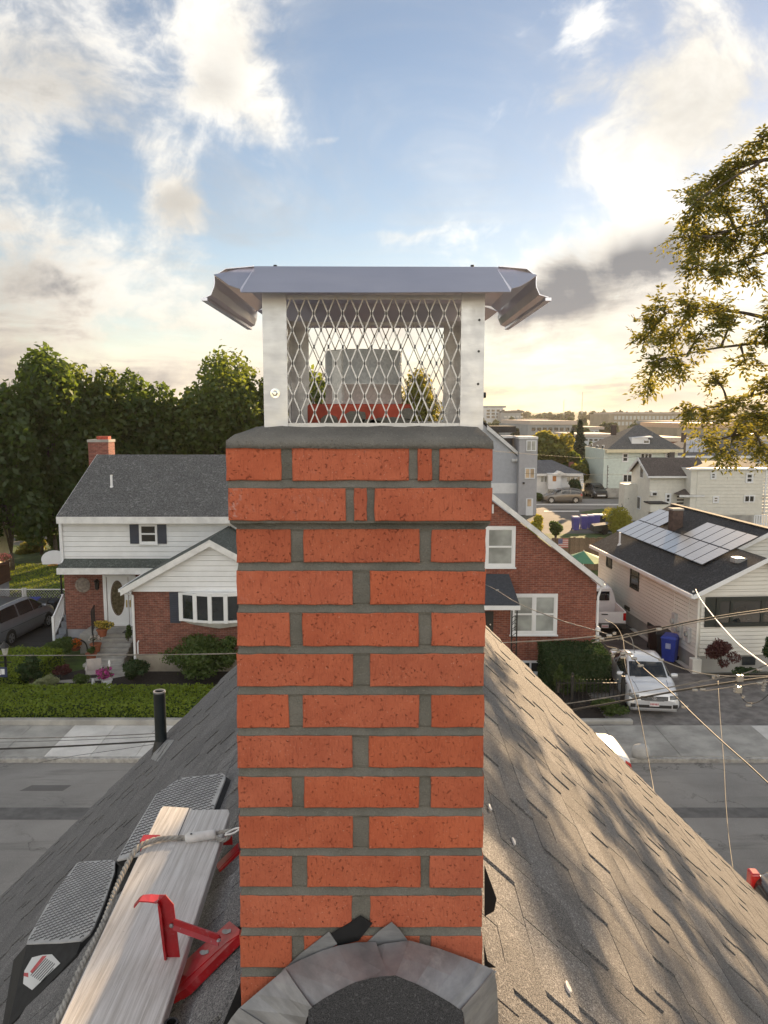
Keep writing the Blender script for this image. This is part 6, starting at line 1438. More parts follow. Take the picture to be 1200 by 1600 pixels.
# hedges: clipped boxes clothed in small leaves over a twiggy core
def hedge(label,name,x0,x1,y0,y1,z0,z1,mat,n,leaf,rz=0,org=None,rnd_=.08,cat='hedge',seed=5):
    rng=np.random.default_rng(seed); cx,cy=(x0+x1)/2,(y0+y1)/2; T=thing(name,label,cat,(cx,cy,z0),rz); a,b_,h=(x1-x0)/2,(y1-y0)/2,z1-z0
    m=MB(); m.box(-a+.1,a-.1,-b_+.1,b_-.1,.0,h-.1); m.build('twig_core',pm('hedge core '+name,(.03,.055,.010),.95),T)
    A=np.array([2*a*2*b_,2*a*h,2*a*h,2*b_*h,2*b_*h]); f=rng.choice(5,n,p=A/A.sum()); u=rng.uniform(-1,1,n); v=rng.uniform(-1,1,n); P=np.zeros((n,3));N=np.zeros((n,3))
    for k,(P_,N_) in enumerate([((u*a,v*b_,np.full(n,h)),(0,0,1)),((u*a,np.full(n,-b_),(v+1)/2*h),(0,-1,0)),((u*a,np.full(n,b_),(v+1)/2*h),(0,1,0)),((np.full(n,-a),u*b_,(v+1)/2*h),(-1,0,0)),((np.full(n,a),u*b_,(v+1)/2*h),(1,0,0))]):
        s=f==k; P[s]=np.stack(P_,1)[s]; N[s]=N_
    lump=(np.sin(P[:,0]*2.1+seed)*.35+np.sin(P[:,0]*5.3+P[:,1]*3)*.3+np.sin(P[:,2]*7+P[:,0]*1.3)*.3)*rnd_
    P+=N*(rng.normal(0,rnd_*.45,n)+lump-rnd_*.4)[:,None]
    quads_np('foliage',leafquads(P,N,leaf,rng,.6,.7),mat,T); return T
yh0,yh1=24.45,26.6
hedge('long low bright green clipped hedge along the pavement in front of the white house','clipped_hedge',-21,4.0,yh0,yh1-.2,.12,Z(1101,yh0),LF_HEDGE,42000,.095,rnd_=.06)
a,b_=X(848,28,1040),X(944,28,1040); hedge('tall dark clipped yew hedge in front of the red brick house','clipped_hedge',a,b_,27.2,28.9,.1,Z(1021,27.3),LF_YEW,14000,.085,rnd_=.07,seed=6)
hedge('yellow green hedge along the left drive running back from the front hedge','clipped_hedge',-15.4,-13.0,27.2,30.6,.05,.75,LF_HEDGE,9000,.09,rnd_=.1,seed=8,rz=-.1)
def shrub(label,px,py,w_,h_,Y,mat,n,leaf,name='garden_shrub',cat='shrub',seed=1,k=9,dp=None,lift=.05,asp=.6):
    rng=np.random.default_rng(seed+300); zb=Z(py,Y); x=X(px,Y,py); sc=(Y*CT+10*ST)/FPX; rx=w_*sc/2; h=h_*sc*1.03; T=thing(name,label,cat,(x,Y,max(0,zb)))
    cl=crown_clumps((0,0,h*.5),(rx*.8,(dp or rx)*.8,h*.45),k,rng,.5,.9); P,d=cloud(cl,n,rng,.5); s=P[:,2]>.02; P,d=P[s],d[s]
    quads_np('foliage',leafquads(P,d,leaf,rng,asp),mat,T); m=MB()
    for c in cl[:5]: m.tube([(0,0,-.05),(c[0]*.5,c[1]*.5,c[2]*.6),c[:3]],[.03,.02,.008],5)
    m.build('stem',BARK,T); return T
shrub('large rounded green shrub under the bow window with a browned dome top',312,1052,124,56,28.7,LF_SHRUB,6500,.13,seed=1,k=14)
shrub('dark green low shrub at the foot of the wing downspout',206,1062,54,30,28.6,LF_YEW,2600,.11,seed=2)
shrub('bright green shrub at the right end of the wing bed beside our roof edge',362,1040,52,44,28.4,LF_SHRUB,2400,.12,seed=3)
shrub('green flower bush by the drive, below the grey foundation',95,1020,58,26,31.0,LF_SHRUB,2600,.12,seed=4)
shrub('dark green shrub left of the garden path behind the hedge',48,1070,46,46,27.6,LF_YEW,2400,.12,seed=5)
shrub('silvery variegated plant in the bed behind the hedge',74,1076,46,22,27.0,LF_PALE,1500,.14,seed=6,asp=.2)
shrub('soft green perennial clump in the middle of the bed',127,1073,42,20,27.2,LF_SHRUB,1500,.10,seed=7,asp=.3)
shrub('dark burgundy leaved plant beside the garden path',96,1056,32,18,28.6,LF_RED,900,.10,seed=8)
shrub('dark red barberry bush in front of the white ranch house',1128,1042,56,42,28.6,LF_RED,4600,.10,name='barberry_bush',cat='bush',seed=9,k=14,asp=.35)
shrub('round dark green bush cut off by the right edge beside the picture window house',1206,1040,34,46,28.4,LF_YEW,2600,.10,name='garden_bush',cat='bush',seed=10)
shrub('leafy green plants behind the iron fence right of our roof',880,1092,70,46,27.0,LF_SHRUB,2600,.12,seed=11,k=10)
shrub('low green ground plants between the iron fence and the silver car',950,1122,64,22,25.3,LF_SHRUB,2400,.10,seed=12,k=10)
shrub('tall stemmed green plant close against the dark yew hedge',872,1080,20,50,26.5,LF_SHRUB,700,.12,seed=13,k=5)
shrub('patch of green at the foot of the barberry bush by the ranch house',1165,1056,50,12,28.0,LF_YEW,1100,.08,seed=14,k=8)
# iron fence along the planting bed
ff=thing('iron_fence','low black iron picket fence in front of the planting bed right of our roof','fence',(7.2,25.6,.05)); 
xa,xb=X(868,25.6,1110)-7.2,X(978,25.6,1110)-7.2
m=MB()
for z in (.25,.95): m.bar((xa,0,z),(xb,0,z),.03,.03)
m.build('fence_rail',IRON,ff)
x=xa; pk_=MB(); pk_.box(-.011,.011,-.011,.011,0,1.08); pkm=pk_.mesh('picket',IRON)
while x<xb: place('picket',pkm,ff,(x,0,0)); x+=.13
m=MB(); m.box(-.05,.05,-.05,.05,0,1.2); m.lathe([(.0,1.2),(.05,1.22),(.05,1.28),(0,1.34)],(0,0,0),8); pm_=m.mesh('fence_post',IRON)
for px in (893,972): place('fence_post',pm_,ff,(X(px,25.6,1110)-7.2,0,0))
kbx=thing('garden_kerb','low stone edging of the planting bed along the pavement','edging',(7.4,24.3,0)); m=MB(); m.box(X(880,24.4,1130)-7.4,X(988,24.4,1130)-7.4,0,.22,0,.20); o=m.build('edging_stone',CONC,kbx); bevel(o,.03,1)
# flower pots and garden pieces by the steps
TERRA=pm('terracotta',(.30,.10,.05),.85,var=.2); FY=leaf_mat('yellow flower',(.45,.28,.04),(.6,.42,.08),.3); FW=leaf_mat('white flower',(.5,.45,.42),(.65,.55,.5),.3); FO=leaf_mat('orange flower',(.55,.10,.02),(.7,.18,.03),.3); FM=leaf_mat('magenta flower',(.35,.03,.18),(.5,.08,.3),.3)
def pot(label,px,py,Y,pr,ph,fl,n,fr,green=True,potmat=TERRA,seed=1,cat='flower pot'):
    rng=np.random.default_rng(seed+70); T=thing('flower_pot',label,cat,(X(px,Y,py),Y,Z(py,Y))); m=MB(); m.lathe([(pr*.7,0),(pr*.95,ph*.85),(pr*1.08,ph*.85),(pr*1.08,ph),(pr*.85,ph)],(0,0,0),16); m.build('pot',potmat,T)
    cl=crown_clumps((0,0,ph+fr*.6),(fr,fr,fr*.7),6,rng,.5)
    if green: P,d=cloud(cl,n,rng,.3); quads_np('foliage',leafquads(P,d,.09,rng,.5),LF_SHRUB,T)
    P,d=cloud(cl,n,rng,.85); quads_np('blossom',leafquads(P,d,.08,rng,.9),fl,T); return T
pot('pot of yellow flowers on the porch beside the front door',160,994,31.6,.22,.30,FY,420,.42,seed=1)
pot('terracotta pot of white flowers halfway down the front steps',150,1018,31.0,.22,.34,FW,200,.28,seed=2)
pot('terracotta pot with green leaves at the bottom of the front steps',143,1034,30.4,.21,.36,LF_SHRUB,160,.22,seed=3)
pot('pot of orange flowers against the grey foundation',118,1016,31.9,.2,.1,FO,320,.30,seed=4)
pot('white pot trailing magenta flowers in the front bed',168,1074,27.3,.17,.30,FM,460,.34,potmat=WHITE,seed=5)
shrub('small green fern at the right side of the porch',200,1000,14,26,31.0,LF_SHRUB,500,.10,seed=21,k=5)
m=MB(); m.lathe([(.035,0),(.03,.75),(.05,.78),(.02,.9)],(0,0,0),8); o=m.build('garden_stake',WHITE,loc=(X(169,27.3,1070),27.5,.3)); tag(o,'thin white garden stake rising behind the magenta flowers','stake')
tag(MB().lathe([(.0,0),(.06,.02),(.05,.2),(.07,.3),(.03,.42),(0,.45)],(0,0,0),10).build('garden_ornament',WHITE,loc=(X(144,27.3,1070),27.4,.1),smooth=True),'small white garden ornament left of the magenta flowers','ornament')
# plastic garden chair
cx_,cy_=X(147,28.2,1050),28.2; T=thing('garden_chair','pale plastic garden chair standing on the garden path','chair',(cx_,cy_,.08),.3); CH=pm('pale plastic chair',(.42,.38,.36),.5)
m=MB(); m.box(-.26,.26,-.24,.24,.40,.44); m.build('seat',CH,T); m=MB(); m.box(-.26,.26,.22,.26,.44,.88); o=m.build('backrest',CH,T); bevel(o,.08,3)
for sx in (-1,1):
    m=MB(); m.box(sx*.27-.03,sx*.27+.03,-.24,.22,.60,.64); m.build('armrest',CH,T)
    for sy in (-1,1): m=MB(); m.bar((sx*.28,sy*.24,0),(sx*.25,sy*.22,.62 if sy<0 else .44),.05,.04); m.build('leg',CH,T)
# black lamp post on its brick base
lx,ly=X(11,27.4,1075),27.4; T=thing('lamp_post','black lamp post with a glass lantern on a small brick base at left edge','lamp post',(lx,ly,.05))
m=MB(); m.box(-.33,.33,-.33,.33,0,.22); m.build('brick_base',BRICK_C,T); zt_=Z(1003,ly)-.05
m=MB(); m.lathe([(.09,.22),(.06,.4),(.045,.45),(.045,zt_-.55),(.07,zt_-.5),(.03,zt_-.47)],(0,0,0),10); m.build('post',BLACKMETAL,T,smooth=True)
m=MB(); m.lathe([(.08,zt_-.47),(.14,zt_-.2)],(0,0,0),6); m.build('lantern',pm('lantern glass',(.45,.45,.42),.15,var=.2,scale=6),T)
m=MB(); m.lathe([(.19,zt_-.2),(.12,zt_-.1),(.05,zt_-.03),(.02,zt_+.06),(.0,zt_+.1)],(0,0,0),6); m.build('lantern_cap',BLACKMETAL,T); m=MB(); m.bar((-.22,0,zt_-.75),(.22,0,zt_-.75),.03,.03); m.build('crossbar',BLACKMETAL,T)
T=thing('house_sign','dark blue sign with a white letter hanging at the left edge by the lamp post','sign',(X(1,26.9,1048),26.9,Z(1058,26.9)));m=MB(); m.box(-.35,.22,0,.03,0,.36); m.build('sign_board',pm('navy sign',(.03,.04,.10),.5),T); m=MB(); m.box(-.12,.0,-.006,-.001,.08,.30); m.box(.02,.14,-.006,-.001,.10,.30); m.build('sign_print',WHITE,T)
# basketball backboard
T=thing('basketball_hoop','white fan shaped basketball backboard on a pole behind the white house','basketball hoop',(X(86,38,880),38,0)); m=MB(); zc=Z(875,38); pts=[(-.62,0,zc-.22),(.62,0,zc-.22)]+[(.68*math.cos(a),0,zc+.48*math.sin(a)) for a in np.linspace(0,math.pi,12)]; m.prism(pts,(0,.04,0)); m.build('backboard',WHITE,T)
m=MB(); m.lathe([(.23,-.01),(.23,.01),(.21,.01),(.21,-.01)],(0,-.25,zc-.2),18,cap=False); m.build('rim',ORANGE,T); m=MB(); m.tube([(0,.6,0),(0,.6,zc-.4),(0,.05,zc-.1)],.05,8); m.build('pole',BLACKMETAL,T)
# chain link fence across the left drive
T=thing('chain_link_fence','grey chain link fence across the end of the left drive','fence',(-20,40,0)); m=MB(); xs_=[X(q,40,930)+20 for q in (-30,36,40,104)]
zf=Z(921,40)
m=MB(); m.tube([(xs_[0],0,zf),(xs_[3],0,zf)],.03,6); m.build('top_rail',STEEL_D,T)
for x in xs_[1:]: m=MB(); m.tube([(x,0,0),(x,0,zf+.08)],.06,8); m.build('fence_post',STEEL_D,T)
m=MB(); x=xs_[0]
while x<xs_[3]: m.bar((x,0,0),(x+zf*.9,0,zf),.006,.006); m.bar((x+zf*.9,0,0),(x,0,zf),.006,.006); x+=.14
m.build('chain_link',STEEL_D,T)['kind']='stuff'
# lawn blades in the sun behind
rng=np.random.default_rng(77); n=9000; P=np.stack([rng.uniform(-26,-14.8,n),rng.uniform(41,52,n),np.full(n,.09)],1); o=quads_np('grass',leafquads(P,np.tile([0,-.6,.3],(n,1)),.16,rng,.25,.5),LF_HEDGE); tag(o,'mown green grass of the back lawn left of the white house','grass',kind='stuff')
# ------------------------------------------------------------------ the big tree at the right edge
rng=np.random.default_rng(101); YT=13.6
T=thing('ash_tree','large ash tree leaning in from the right edge with feathery backlit leaves','tree',(10.6,YT+.4,0)); TO=Vector(T.location)
wood=MB(); LP=[];LN=[];LT=[]
trunk=[Vector((0,0,-.1)),Vector((-.1,0,3)),Vector((-.15,-.1,6.5)),Vector((-.1,-.1,10.0)),Vector((.2,0,14.5)),Vector((.3,.2,17.5))]
wood.tube(smooth_path(trunk,4),[.36,.35,.34,.33,.32,.31,.30,.29,.28,.27,.26,.24,.22,.20,.18,.15,.12,.10,.08,.06,.04][:21],8)
def leafspray(p,dirn,scale):
    """a compound leaf: narrow leaflets in pairs along a short stalk"""
    d=Vector(dirn).normalized(); a=d.cross(Vector((0,0,1)))
    if a.length<.1: a=Vector((1,0,0))
    a.normalize(); up=a.cross(d)
    L_=.22*scale*random.uniform(.7,1.15); k=random.choice((3,4,4))
    droop=random.uniform(.2,.7)
    for i in range(k+1):
        t=(i+.6)/(k+.6); q=p+d*L_*t-Vector((0,0,1))*droop*L_*t*t
        dirs=[d] if i==k else [(d*.5+a*.9).normalized(),(d*.5-a*.9).normalized()]
        for e in dirs:
            e=(e-Vector((0,0,1))*random.uniform(.0,.5)+Vector((random.gauss(0,.2),random.gauss(0,.2),random.gauss(0,.2)))).normalized(); LP.append(q); LT.append(e); LN.append((up+Vector((random.gauss(0,.5),random.gauss(0,.5),random.gauss(0,.5)))).normalized())
def twig(p0,p1,r,n=5,bow=.06):
    p0,p1=Vector(p0),Vector(p1); L_=(p1-p0).length; mid=p0.lerp(p1,.5)+Vector((random.gauss(0,.04),random.gauss(0,.04),bow+random.gauss(0,.03)))*L_
    path=smooth_path([p0,mid,p1],n); wood.tube(path,[r*(1-.7*i/(len(path)-1)) for i in range(len(path))],5); return path
random.seed(21)
# main limbs and leaf masses read off the photograph (pixel centre, pixel radius)
LIMB=[(14.0,(1235,250),(1110,300)),(12.6,(1240,350),(1100,375)),(12.0,(1245,400),(1110,425)),(10.8,(1230,505),(1040,490)),(10.2,(1240,545),(1040,560)),(9.4,(1240,620),(1100,640)),(9.0,(1245,680),(1110,690)),(15,(1245,190),(1180,215))]
limbpts=[]
for h,q0,q1 in LIMB:
    Y_=random.uniform(13.0,13.9); e0,e1=Pd(*q0,Y_+.3)-TO,Pd(*q1,Y_-.3)-TO; pth=smooth_path([Vector((-.1,0,h)),e0,e0.lerp(e1,.5)+Vector((0,0,.12)),e1],6)
    wood.tube(pth,[.052*(1-.85*i/(len(pth)-1)) for i in range(len(pth))],6); limbpts+=pth[5:]
MASS=[(1192,222,32),(1152,262,36),(1112,288,34),(1082,322,36),(1132,328,42),(1182,308,42),(1066,372,26),(1102,372,36),(1150,378,38),(1195,366,38),(1086,408,20),(1122,420,24),(1172,424,20),
(1032,482,30),(1076,474,32),(1120,480,26),(1012,524,26),(1052,528,32),(1096,522,26),(1150,500,24),(1190,516,22),(1022,568,22),(1062,574,24),(1112,588,18),(1166,570,18),(1196,598,20),(1010,604,15),
(1078,640,16),(1110,648,20),(1150,640,26),(1190,648,30),(1102,688,17),(1142,690,22),(1182,690,26),(1130,710,11),(1197,714,14)]
for k in range(44): MASS.append((random.uniform(1222,1400),random.uniform(180,660),random.uniform(26,46)))
for px,py,rp in MASS:
    Y_=random.uniform(12.4,14.2); c=Pd(px,py,Y_)-TO; R_=rp*Y_/FPX*1.08
    st=min(limbpts,key=lambda q:(q-c).length+(1.2 if q.x<c.x-.1 else 0)) if px<1215 else Vector((0,0,max(7.5,c.z-1)))
    pth=twig(st,c,.026)
    for i in range(max(5,int(14*rp/35))):
        d=Vector((random.gauss(0,1),random.gauss(0,1),random.gauss(.1,.8))).normalized(); e=c+d*R_*random.uniform(.5,1.0); q=pth[random.randint(len(pth)//2,len(pth)-1)]
        tp=twig(q,e,.008,3)
        for j in range(max(5,int((e-q).length/.06))):
            t_=.25+.75*random.random(); w0=tp[int(t_*(len(tp)-1))]; leafspray(w0+Vector((random.gauss(0,.06),random.gauss(0,.06),random.gauss(0,.05))),(e-q).normalized()+Vector((random.gauss(0,.7),random.gauss(0,.7),random.gauss(-.1,.5))),1.0)
wood.build('trunk',BARK,T,smooth=True)
LPn=np.array([tuple(p) for p in LP]);LTn=np.array([tuple(p) for p in LT]);LNn=np.array([tuple(p) for p in LN])
rng=np.random.default_rng(9); b_=np.cross(LNn,LTn); b_/=np.linalg.norm(b_,axis=1,keepdims=True)+1e-9; s=(.098*rng.uniform(.7,1.25,len(LPn)))[:,None]
V=np.stack([LPn,LPn+LTn*s*.5+b_*s*.19,LPn+LTn*s,LPn+LTn*s*.5-b_*s*.19],1).reshape(-1,3); quads_np('crown',V,LF_ASH,T); print('ash leaflets',len(LPn))
random.seed(99)
# ================================================================== THE TOWN BEYOND
def bx(m,o,px0,px1,pt,pb,Y,dep):
    q=pb if pb is not None else 700
    m.box(X(px0,Y,q)-o.x,X(px1,Y,q)-o.x,Y-o.y,Y+dep-o.y,(Z(pb,Y) if pb is not None else 0)-o.z,Z(pt,Y)-o.z); return m
def fwin(par,o,Y,lst,fr=WHITE,pane=GLASS,cols=1,rows=2,ft=.10,sill=False,dp=.06):
    for (a,b_,t_,bt) in lst: window(par,o,X(a,Y),X(b_,Y),Z(bt,Y),Z(t_,Y),Y-.06,fr=fr,pane=pane,cols=cols,rows=rows,ft=ft,sill=sill,dp=dp,bar=.05)
def lapped(par,o,px0,px1,pt,pb,Y,mat,expo=.3): siding(par,X(px0,Y),X(px1,Y),Z(pb,Y),Z(pt,Y),Y-.001,o,mat,expo=expo,joined=True)
# grey house with the square tower ------------------------------------------------
Y=80.0; O=Vector((X(800,Y),Y,0)); H=thing('house','blue grey house with a flat topped square stair tower right of the chimney','house',O); l=lambda v: Vector(v)-O
m=MB(); xr_=X(812,Y); sl_=(Z(668,Y)-Z(718,Y))/(X(812,Y)-X(757,Y)); xl_=X(690,Y); m.prism([l((xl_,Y,0)),l((xr_-.3,Y,0)),l((xr_-.3,Y,Z(716,Y))),l((X(757,Y),Y,Z(668,Y))),l((X(700,Y),Y,Z(668,Y)+(X(757,Y)-X(700,Y))*sl_)),l((xl_,Y,Z(668,Y)))],(0,9,0)); m.build('wall',GREYS,H)
m=MB(); m.prism([l((X(757,Y),Y-.35,Z(664,Y))),l((X(815,Y),Y-.35,Z(714,Y))),l((X(815,Y),Y-.35,Z(720,Y))),l((X(757,Y),Y-.35,Z(671,Y)))],(0,.4,0)); m.build('rake_board',WHITE_B,H)
m=MB(); m.prism([l((X(700,Y),Y-.33,Z(667,Y)+(X(757,Y)-X(700,Y))*sl_)),l((X(815,Y),Y-.33,Z(713.5,Y))),l((X(815,Y),Y-.33,Z(712.5,Y))),l((X(700,Y),Y-.33,Z(665.5,Y)+(X(757,Y)-X(700,Y))*sl_))],(0,9.4,0)); m.build('roof',ROOF_D,H)
m=MB(); bx(m,O,800,816,717,721,Y-.3,.4); m.build('gutter_return',WHITE_B,H); m=MB(); bx(m,O,808,810.5,720,803,Y-.12,.12); m.build('downspout',WHITE,H)
m=MB(); bx(m,O,762,807,755,771,Y-.05,.06); m.build('pale_siding_patch',WHITE,H)
m=MB(); bx(m,O,757,806,666,676,Y+6,6); m.build('rear_roof',ROOF_D,H); m=MB(); bx(m,O,778,801,684,700,Y+2,3); m.build('dormer_wall',pm('dark dormer siding',(.05,.05,.055),.7),H)
m=MB(); bx(m,O,776,803,681,684.5,Y+1.8,3.4); m.build('dormer_eave',WHITE_B,H)
m=MB(); bx(m,O,811.5,840,685,None,Y-1.2,4.2); m.v=[(a,b,max(c,0)) for a,b,c in m.v]; m.build('tower_wall',pm('warm grey siding',(.40,.40,.42),.6,var=.06),H)
m=MB(); bx(m,O,810.5,841,682.5,686,Y-1.3,4.4); m.build('tower_coping',WHITE_B,H)
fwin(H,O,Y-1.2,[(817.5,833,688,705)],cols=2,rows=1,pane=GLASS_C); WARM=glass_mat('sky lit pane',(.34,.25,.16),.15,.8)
fwin(H,O,Y-1.2,[(816,832,731,748)],cols=2,rows=1,pane=WARM)
m=MB(); bx(m,O,821.5,832.5,779,808,Y-1.26,.06); d_=m.build('door',WHITE,H); m=MB(); bx(m,O,824,830,780,791,Y-1.29,.03); m.build('door_glass',WARM,d_)
m=MB(); bx(m,O,817,820,753.5,756.5,Y-1.35,.15); m.build('wall_lamp',BLACKMETAL,H)
# white bungalow -------------------------------------------------------------------
Y=97.0; O=Vector((X(870,Y),Y,0)); H=thing('house','low white bungalow with a grey hipped roof and an orange door glass','house',O)
m=MB(); bx(m,O,800,907,741,None,Y,8); m.build('wall',WHITE,H); lapped(H,O,800,907,741,764,Y,WHITE,.35)
m=MB(); x0,x1=X(796,Y)-O.x,X(911,Y)-O.x; ze,zr=Z(741.5,Y),Z(721.5,Y); ya,yb_=-.6,8.6; ym=(ya+yb_)/2; rx0,rx1=X(815,Y)-O.x,X(868,Y)-O.x
m.add([(x0,ya,ze),(x1,ya,ze),(x1,yb_,ze),(x0,yb_,ze),(rx0,ym,zr),(rx1,ym,zr)],[(0,1,5,4),(1,2,5),(2,3,4,5),(3,0,4),(0,3,2,1)]); m.build('roof',ROOF_S,H)
m=MB(); bx(m,O,796,911,740,743.5,Y-.63,.1); m.build('gutter',WHITE,H)
m=MB(); bx(m,O,858,878,740,None,Y-1.2,1.2); m.build('porch_wall',WHITE,H); m=MB(); x0,x1=X(856,Y)-O.x,X(880,Y)-O.x; m.add([(x0,-1.5,ze),(x1,-1.5,ze),((x0+x1)/2,-1.5,Z(735.5,Y)),(x0,2,ze),(x1,2,ze),((x0+x1)/2,3,Z(735.5,Y))],[(0,1,2),(0,2,5,3),(1,4,5,2)]); m.build('porch_roof',WHITE_B,H)
m=MB(); bx(m,O,863.5,869,744,752,Y-1.23,.03); m.build('door_glass',pm('orange lit glass',(.42,.16,.05),.2,var=.1),H)
m=MB(); bx(m,O,859,876,765,768,Y-2.2,1); m.build('porch_step',CONC,H); m=MB()
for q in (861,874): m.bar(Vector((X(q,Y)-O.x,-2.1,Z(768,Y))),Vector((X(q,Y)-O.x,-2.1,Z(757,Y))),.08,.08)
m.build('porch_rail',WHITE,H)['kind']='stuff'
fwin(H,O,Y,[(840,857,743,754)],cols=3,rows=1,pane=GLASS_C); fwin(H,O,Y,[(880,894,743.5,754)],cols=2,rows=1,pane=GLASS_C); fwin(H,O,Y,[(896,902,744,753)],rows=1)
m=MB(); bx(m,O,890,896,722,734,Y+5,.7); m.build('chimney',BRICK_C,H)
# pale mint hipped house -------------------------------------------------------------
Y=96.0; O=Vector((X(990,Y),Y,0)); H=thing('house','tall pale mint house with a dark hipped roof and a white dormer','house',O)
m=MB(); bx(m,O,944,1050,702,None,Y,9.0); m.build('wall',MINT,H); lapped(H,O,944,1050,703,762,Y,MINT,.42)
m=MB(); bx(m,O,944.2,1049.8,763,None,Y-.06,9); m.build('foundation',CONC,H)
m=MB(); x0=X(944,Y)-O.x-.08; m.box(x0,x0+.2,-.02,9.02,0,Z(727,Y)); m.build('dark_brick_side',pm('dark brick side',(.085,.06,.06),.9,var=.3,scale=3),H)
m=MB(); x0,x1=X(939,Y)-O.x,X(1056,Y)-O.x; ze,zr=Z(702,Y),Z(664.5,Y+3); ya,yb_=-.7,9.7; ym=(ya+yb_)/2; ra,rb=X(984,Y+4.5)-O.x,X(992,Y+4.5)-O.x
m.add([(x0,ya,ze),(x1,ya,ze),(x1,yb_,ze),(x0,yb_,ze),(ra,ym,zr),(rb,ym,zr)],[(0,1,5,4),(1,2,5),(2,3,4,5),(3,0,4),(0,3,2,1)]); m.build('roof',ROOF_S if False else ROOF_L,H)
m=MB(); m.box(x0-.02,x1+.02,ya-.03,ya+.12,ze-.38,ze+.02); m.box(x0-.04,x0+.12,ya+.12,yb_,ze-.38,ze+.02); m.build('cornice',CREAM,H)
m=MB(); bx(m,O,987,1012,683.5,697,Y+.5,3); m.prism([(X(984,Y)-O.x,.3,Z(684,Y)),(X(1013,Y)-O.x,.3,Z(684,Y)),(X(1011,Y)-O.x,.3,Z(681.5,Y))],(0,3,0)); m.build('dormer_wall',WHITE,H); fwin(H,O,Y+.5,[(996,1006,687,693.5)],rows=1,fr=WHITE)
fwin(H,O,Y,[(965,974.5,707.5,722),(1031,1039,708,715)]); fwin(H,O,Y,[(993,1011,708,721)],cols=3,rows=1); fwin(H,O,Y,[(967,981.5,741,753.5)],cols=2,rows=1)
m=MB(); bx(m,O,1046,1054,706.5,719,Y-.8,.8); m.build('side_oriel',pm('dark oriel',(.05,.045,.045),.6),H)
m=MB(); bx(m,O,957,963,664,680,Y+4,.9); m.build('chimney',pm('dark chimney brick',(.07,.05,.045),.9),H)
# windows on its left side: frames standing on the side wall
for (y_,z_,h_) in ((1.6,5.2,1.2),(4.2,5.4,.9),(7,5.2,1.2),(1.4,2.2,1.7),(4,2.2,1.7),(6.8,2.2,1.7)):
    m=MB(); xs=X(944,Y)-O.x-.12; m.box(xs-.04,xs+.04,y_,y_+.75,z_,z_+h_); q=m.build('window',WHITE,H); m=MB(); m.box(xs-.06,xs-.045,y_+.1,y_+.65,z_+.1,z_+h_-.1); m.build('pane',GLASS_C if z_<4 else GLASS,q)
# cream double block in front of it -----------------------------------------------------
Y=71.0; O=Vector((X(1040,Y),Y,0)); H=thing('house','cream sided two part house with brown roof, door hood and flat roofed right wing','house',O); l=lambda v: Vector(v)-O
dp=5.2
m=MB(); xa,xb=X(1009,Y),X(1100,Y); ze,zr=Z(742,Y),Z(716,Y+dp/2); m.box(xa-O.x,xb-O.x,0,dp,0,ze); m.prism([l((xa,Y,ze)),l((xa,Y+dp,ze)),l((xa,Y+dp/2,zr-.1))],(xb-xa,0,0)); m.build('wall',OFFW,H); lapped(H,O,1009,1072,743,795,Y,OFFW,.3)
m=MB(); m.box(xa-O.x+.02,xb-O.x,-.05,dp,-.1,Z(797,Y)); m.build('foundation',CONC,H)
m=MB(); slab(m,l((xa-.3,Y-.4,ze-.1)),l((xb,Y-.4,ze-.1)),l((xb,Y+dp/2,zr)),l((xa-.3,Y+dp/2,zr)),.08); slab(m,l((xa-.3,Y+dp+.4,ze-.1)),l((xb,Y+dp+.4,ze-.1)),l((xb,Y+dp/2,zr)),l((xa-.3,Y+dp/2,zr)),.08); m.build('roof',ROOF_B,H)
m=MB()
for yy in (Y-.4,Y+dp+.4): m.prism([l((xa-.34,yy,ze-.3)),l((xa-.34,yy,ze+.0)),l((xa-.34,Y+dp/2,zr+.1)),l((xa-.34,Y+dp/2,zr-.2))],(.05,0,0))
m.build('rake_board',WHITE_B,H)
m=MB(); m.box(xa-.3-O.x,xb-O.x,-.5,-.38,ze-.25,ze-.08); m.build('gutter',WHITE,H)
m=MB(); m.box(xa-O.x-1.2,xa-O.x,3.4,5.2,.0,Z(762,Y)); m.build('side_lean_to',OFFW,H)
for (y_,z_,h_) in ((1.7,4.2,1.25),(2.2,1.2,1.25)):
    m=MB(); xs=xa-O.x; m.box(xs-.06,xs+.02,y_,y_+.9,z_,z_+h_); q=m.build('window',WHITE,H); m=MB(); m.box(xs-.08,xs-.062,y_+.1,y_+.8,z_+.1,z_+h_-.1); m.build('pane',GLASS,q)
m=MB(); bx(m,O,1017,1027,768.5,775,Y-.35,.4); m.build('air_conditioner',WHITE_B,H); m=MB(); bx(m,O,1020,1026,770,774,Y-.37,.02); m.build('grille',BLACKP,H)
fwin(H,O,Y,[(1033.5,1042.5,770.5,786)],rows=2); 
m=MB(); x0,x1=X(1046,Y)-O.x,X(1083,Y)-O.x; zt_,zb_=Z(762,Y),Z(771,Y); m.add([(x0,-1.6,zb_),(x1,-1.6,zb_),(x1-.3,-.05,zt_),(x0+1.2,-.05,zt_),(x0,-.05,zb_),(x1,-.05,zb_)],[(0,1,2,3),(0,3,4),(1,5,2),(0,4,5,1)]); m.build('door_hood',ROOF_B,H); m=MB(); m.box(x0-.02,x1+.02,-1.64,-1.5,zb_-.18,zb_+.01); m.build('hood_fascia',WHITE_B,H)
m=MB(); bx(m,O,1057,1068.5,774,795,Y-.05,.05); m.build('door',pm('brown door',(.055,.045,.04),.5),H); m=MB(); bx(m,O,1016,1044,787,800,Y-1.8,1.6); m.build('bulkhead',OFFW,H); m=MB(); bx(m,O,1015.5,1044.5,786,788,Y-1.85,1.7); m.build('bulkhead_lid',ROOF_D,H)
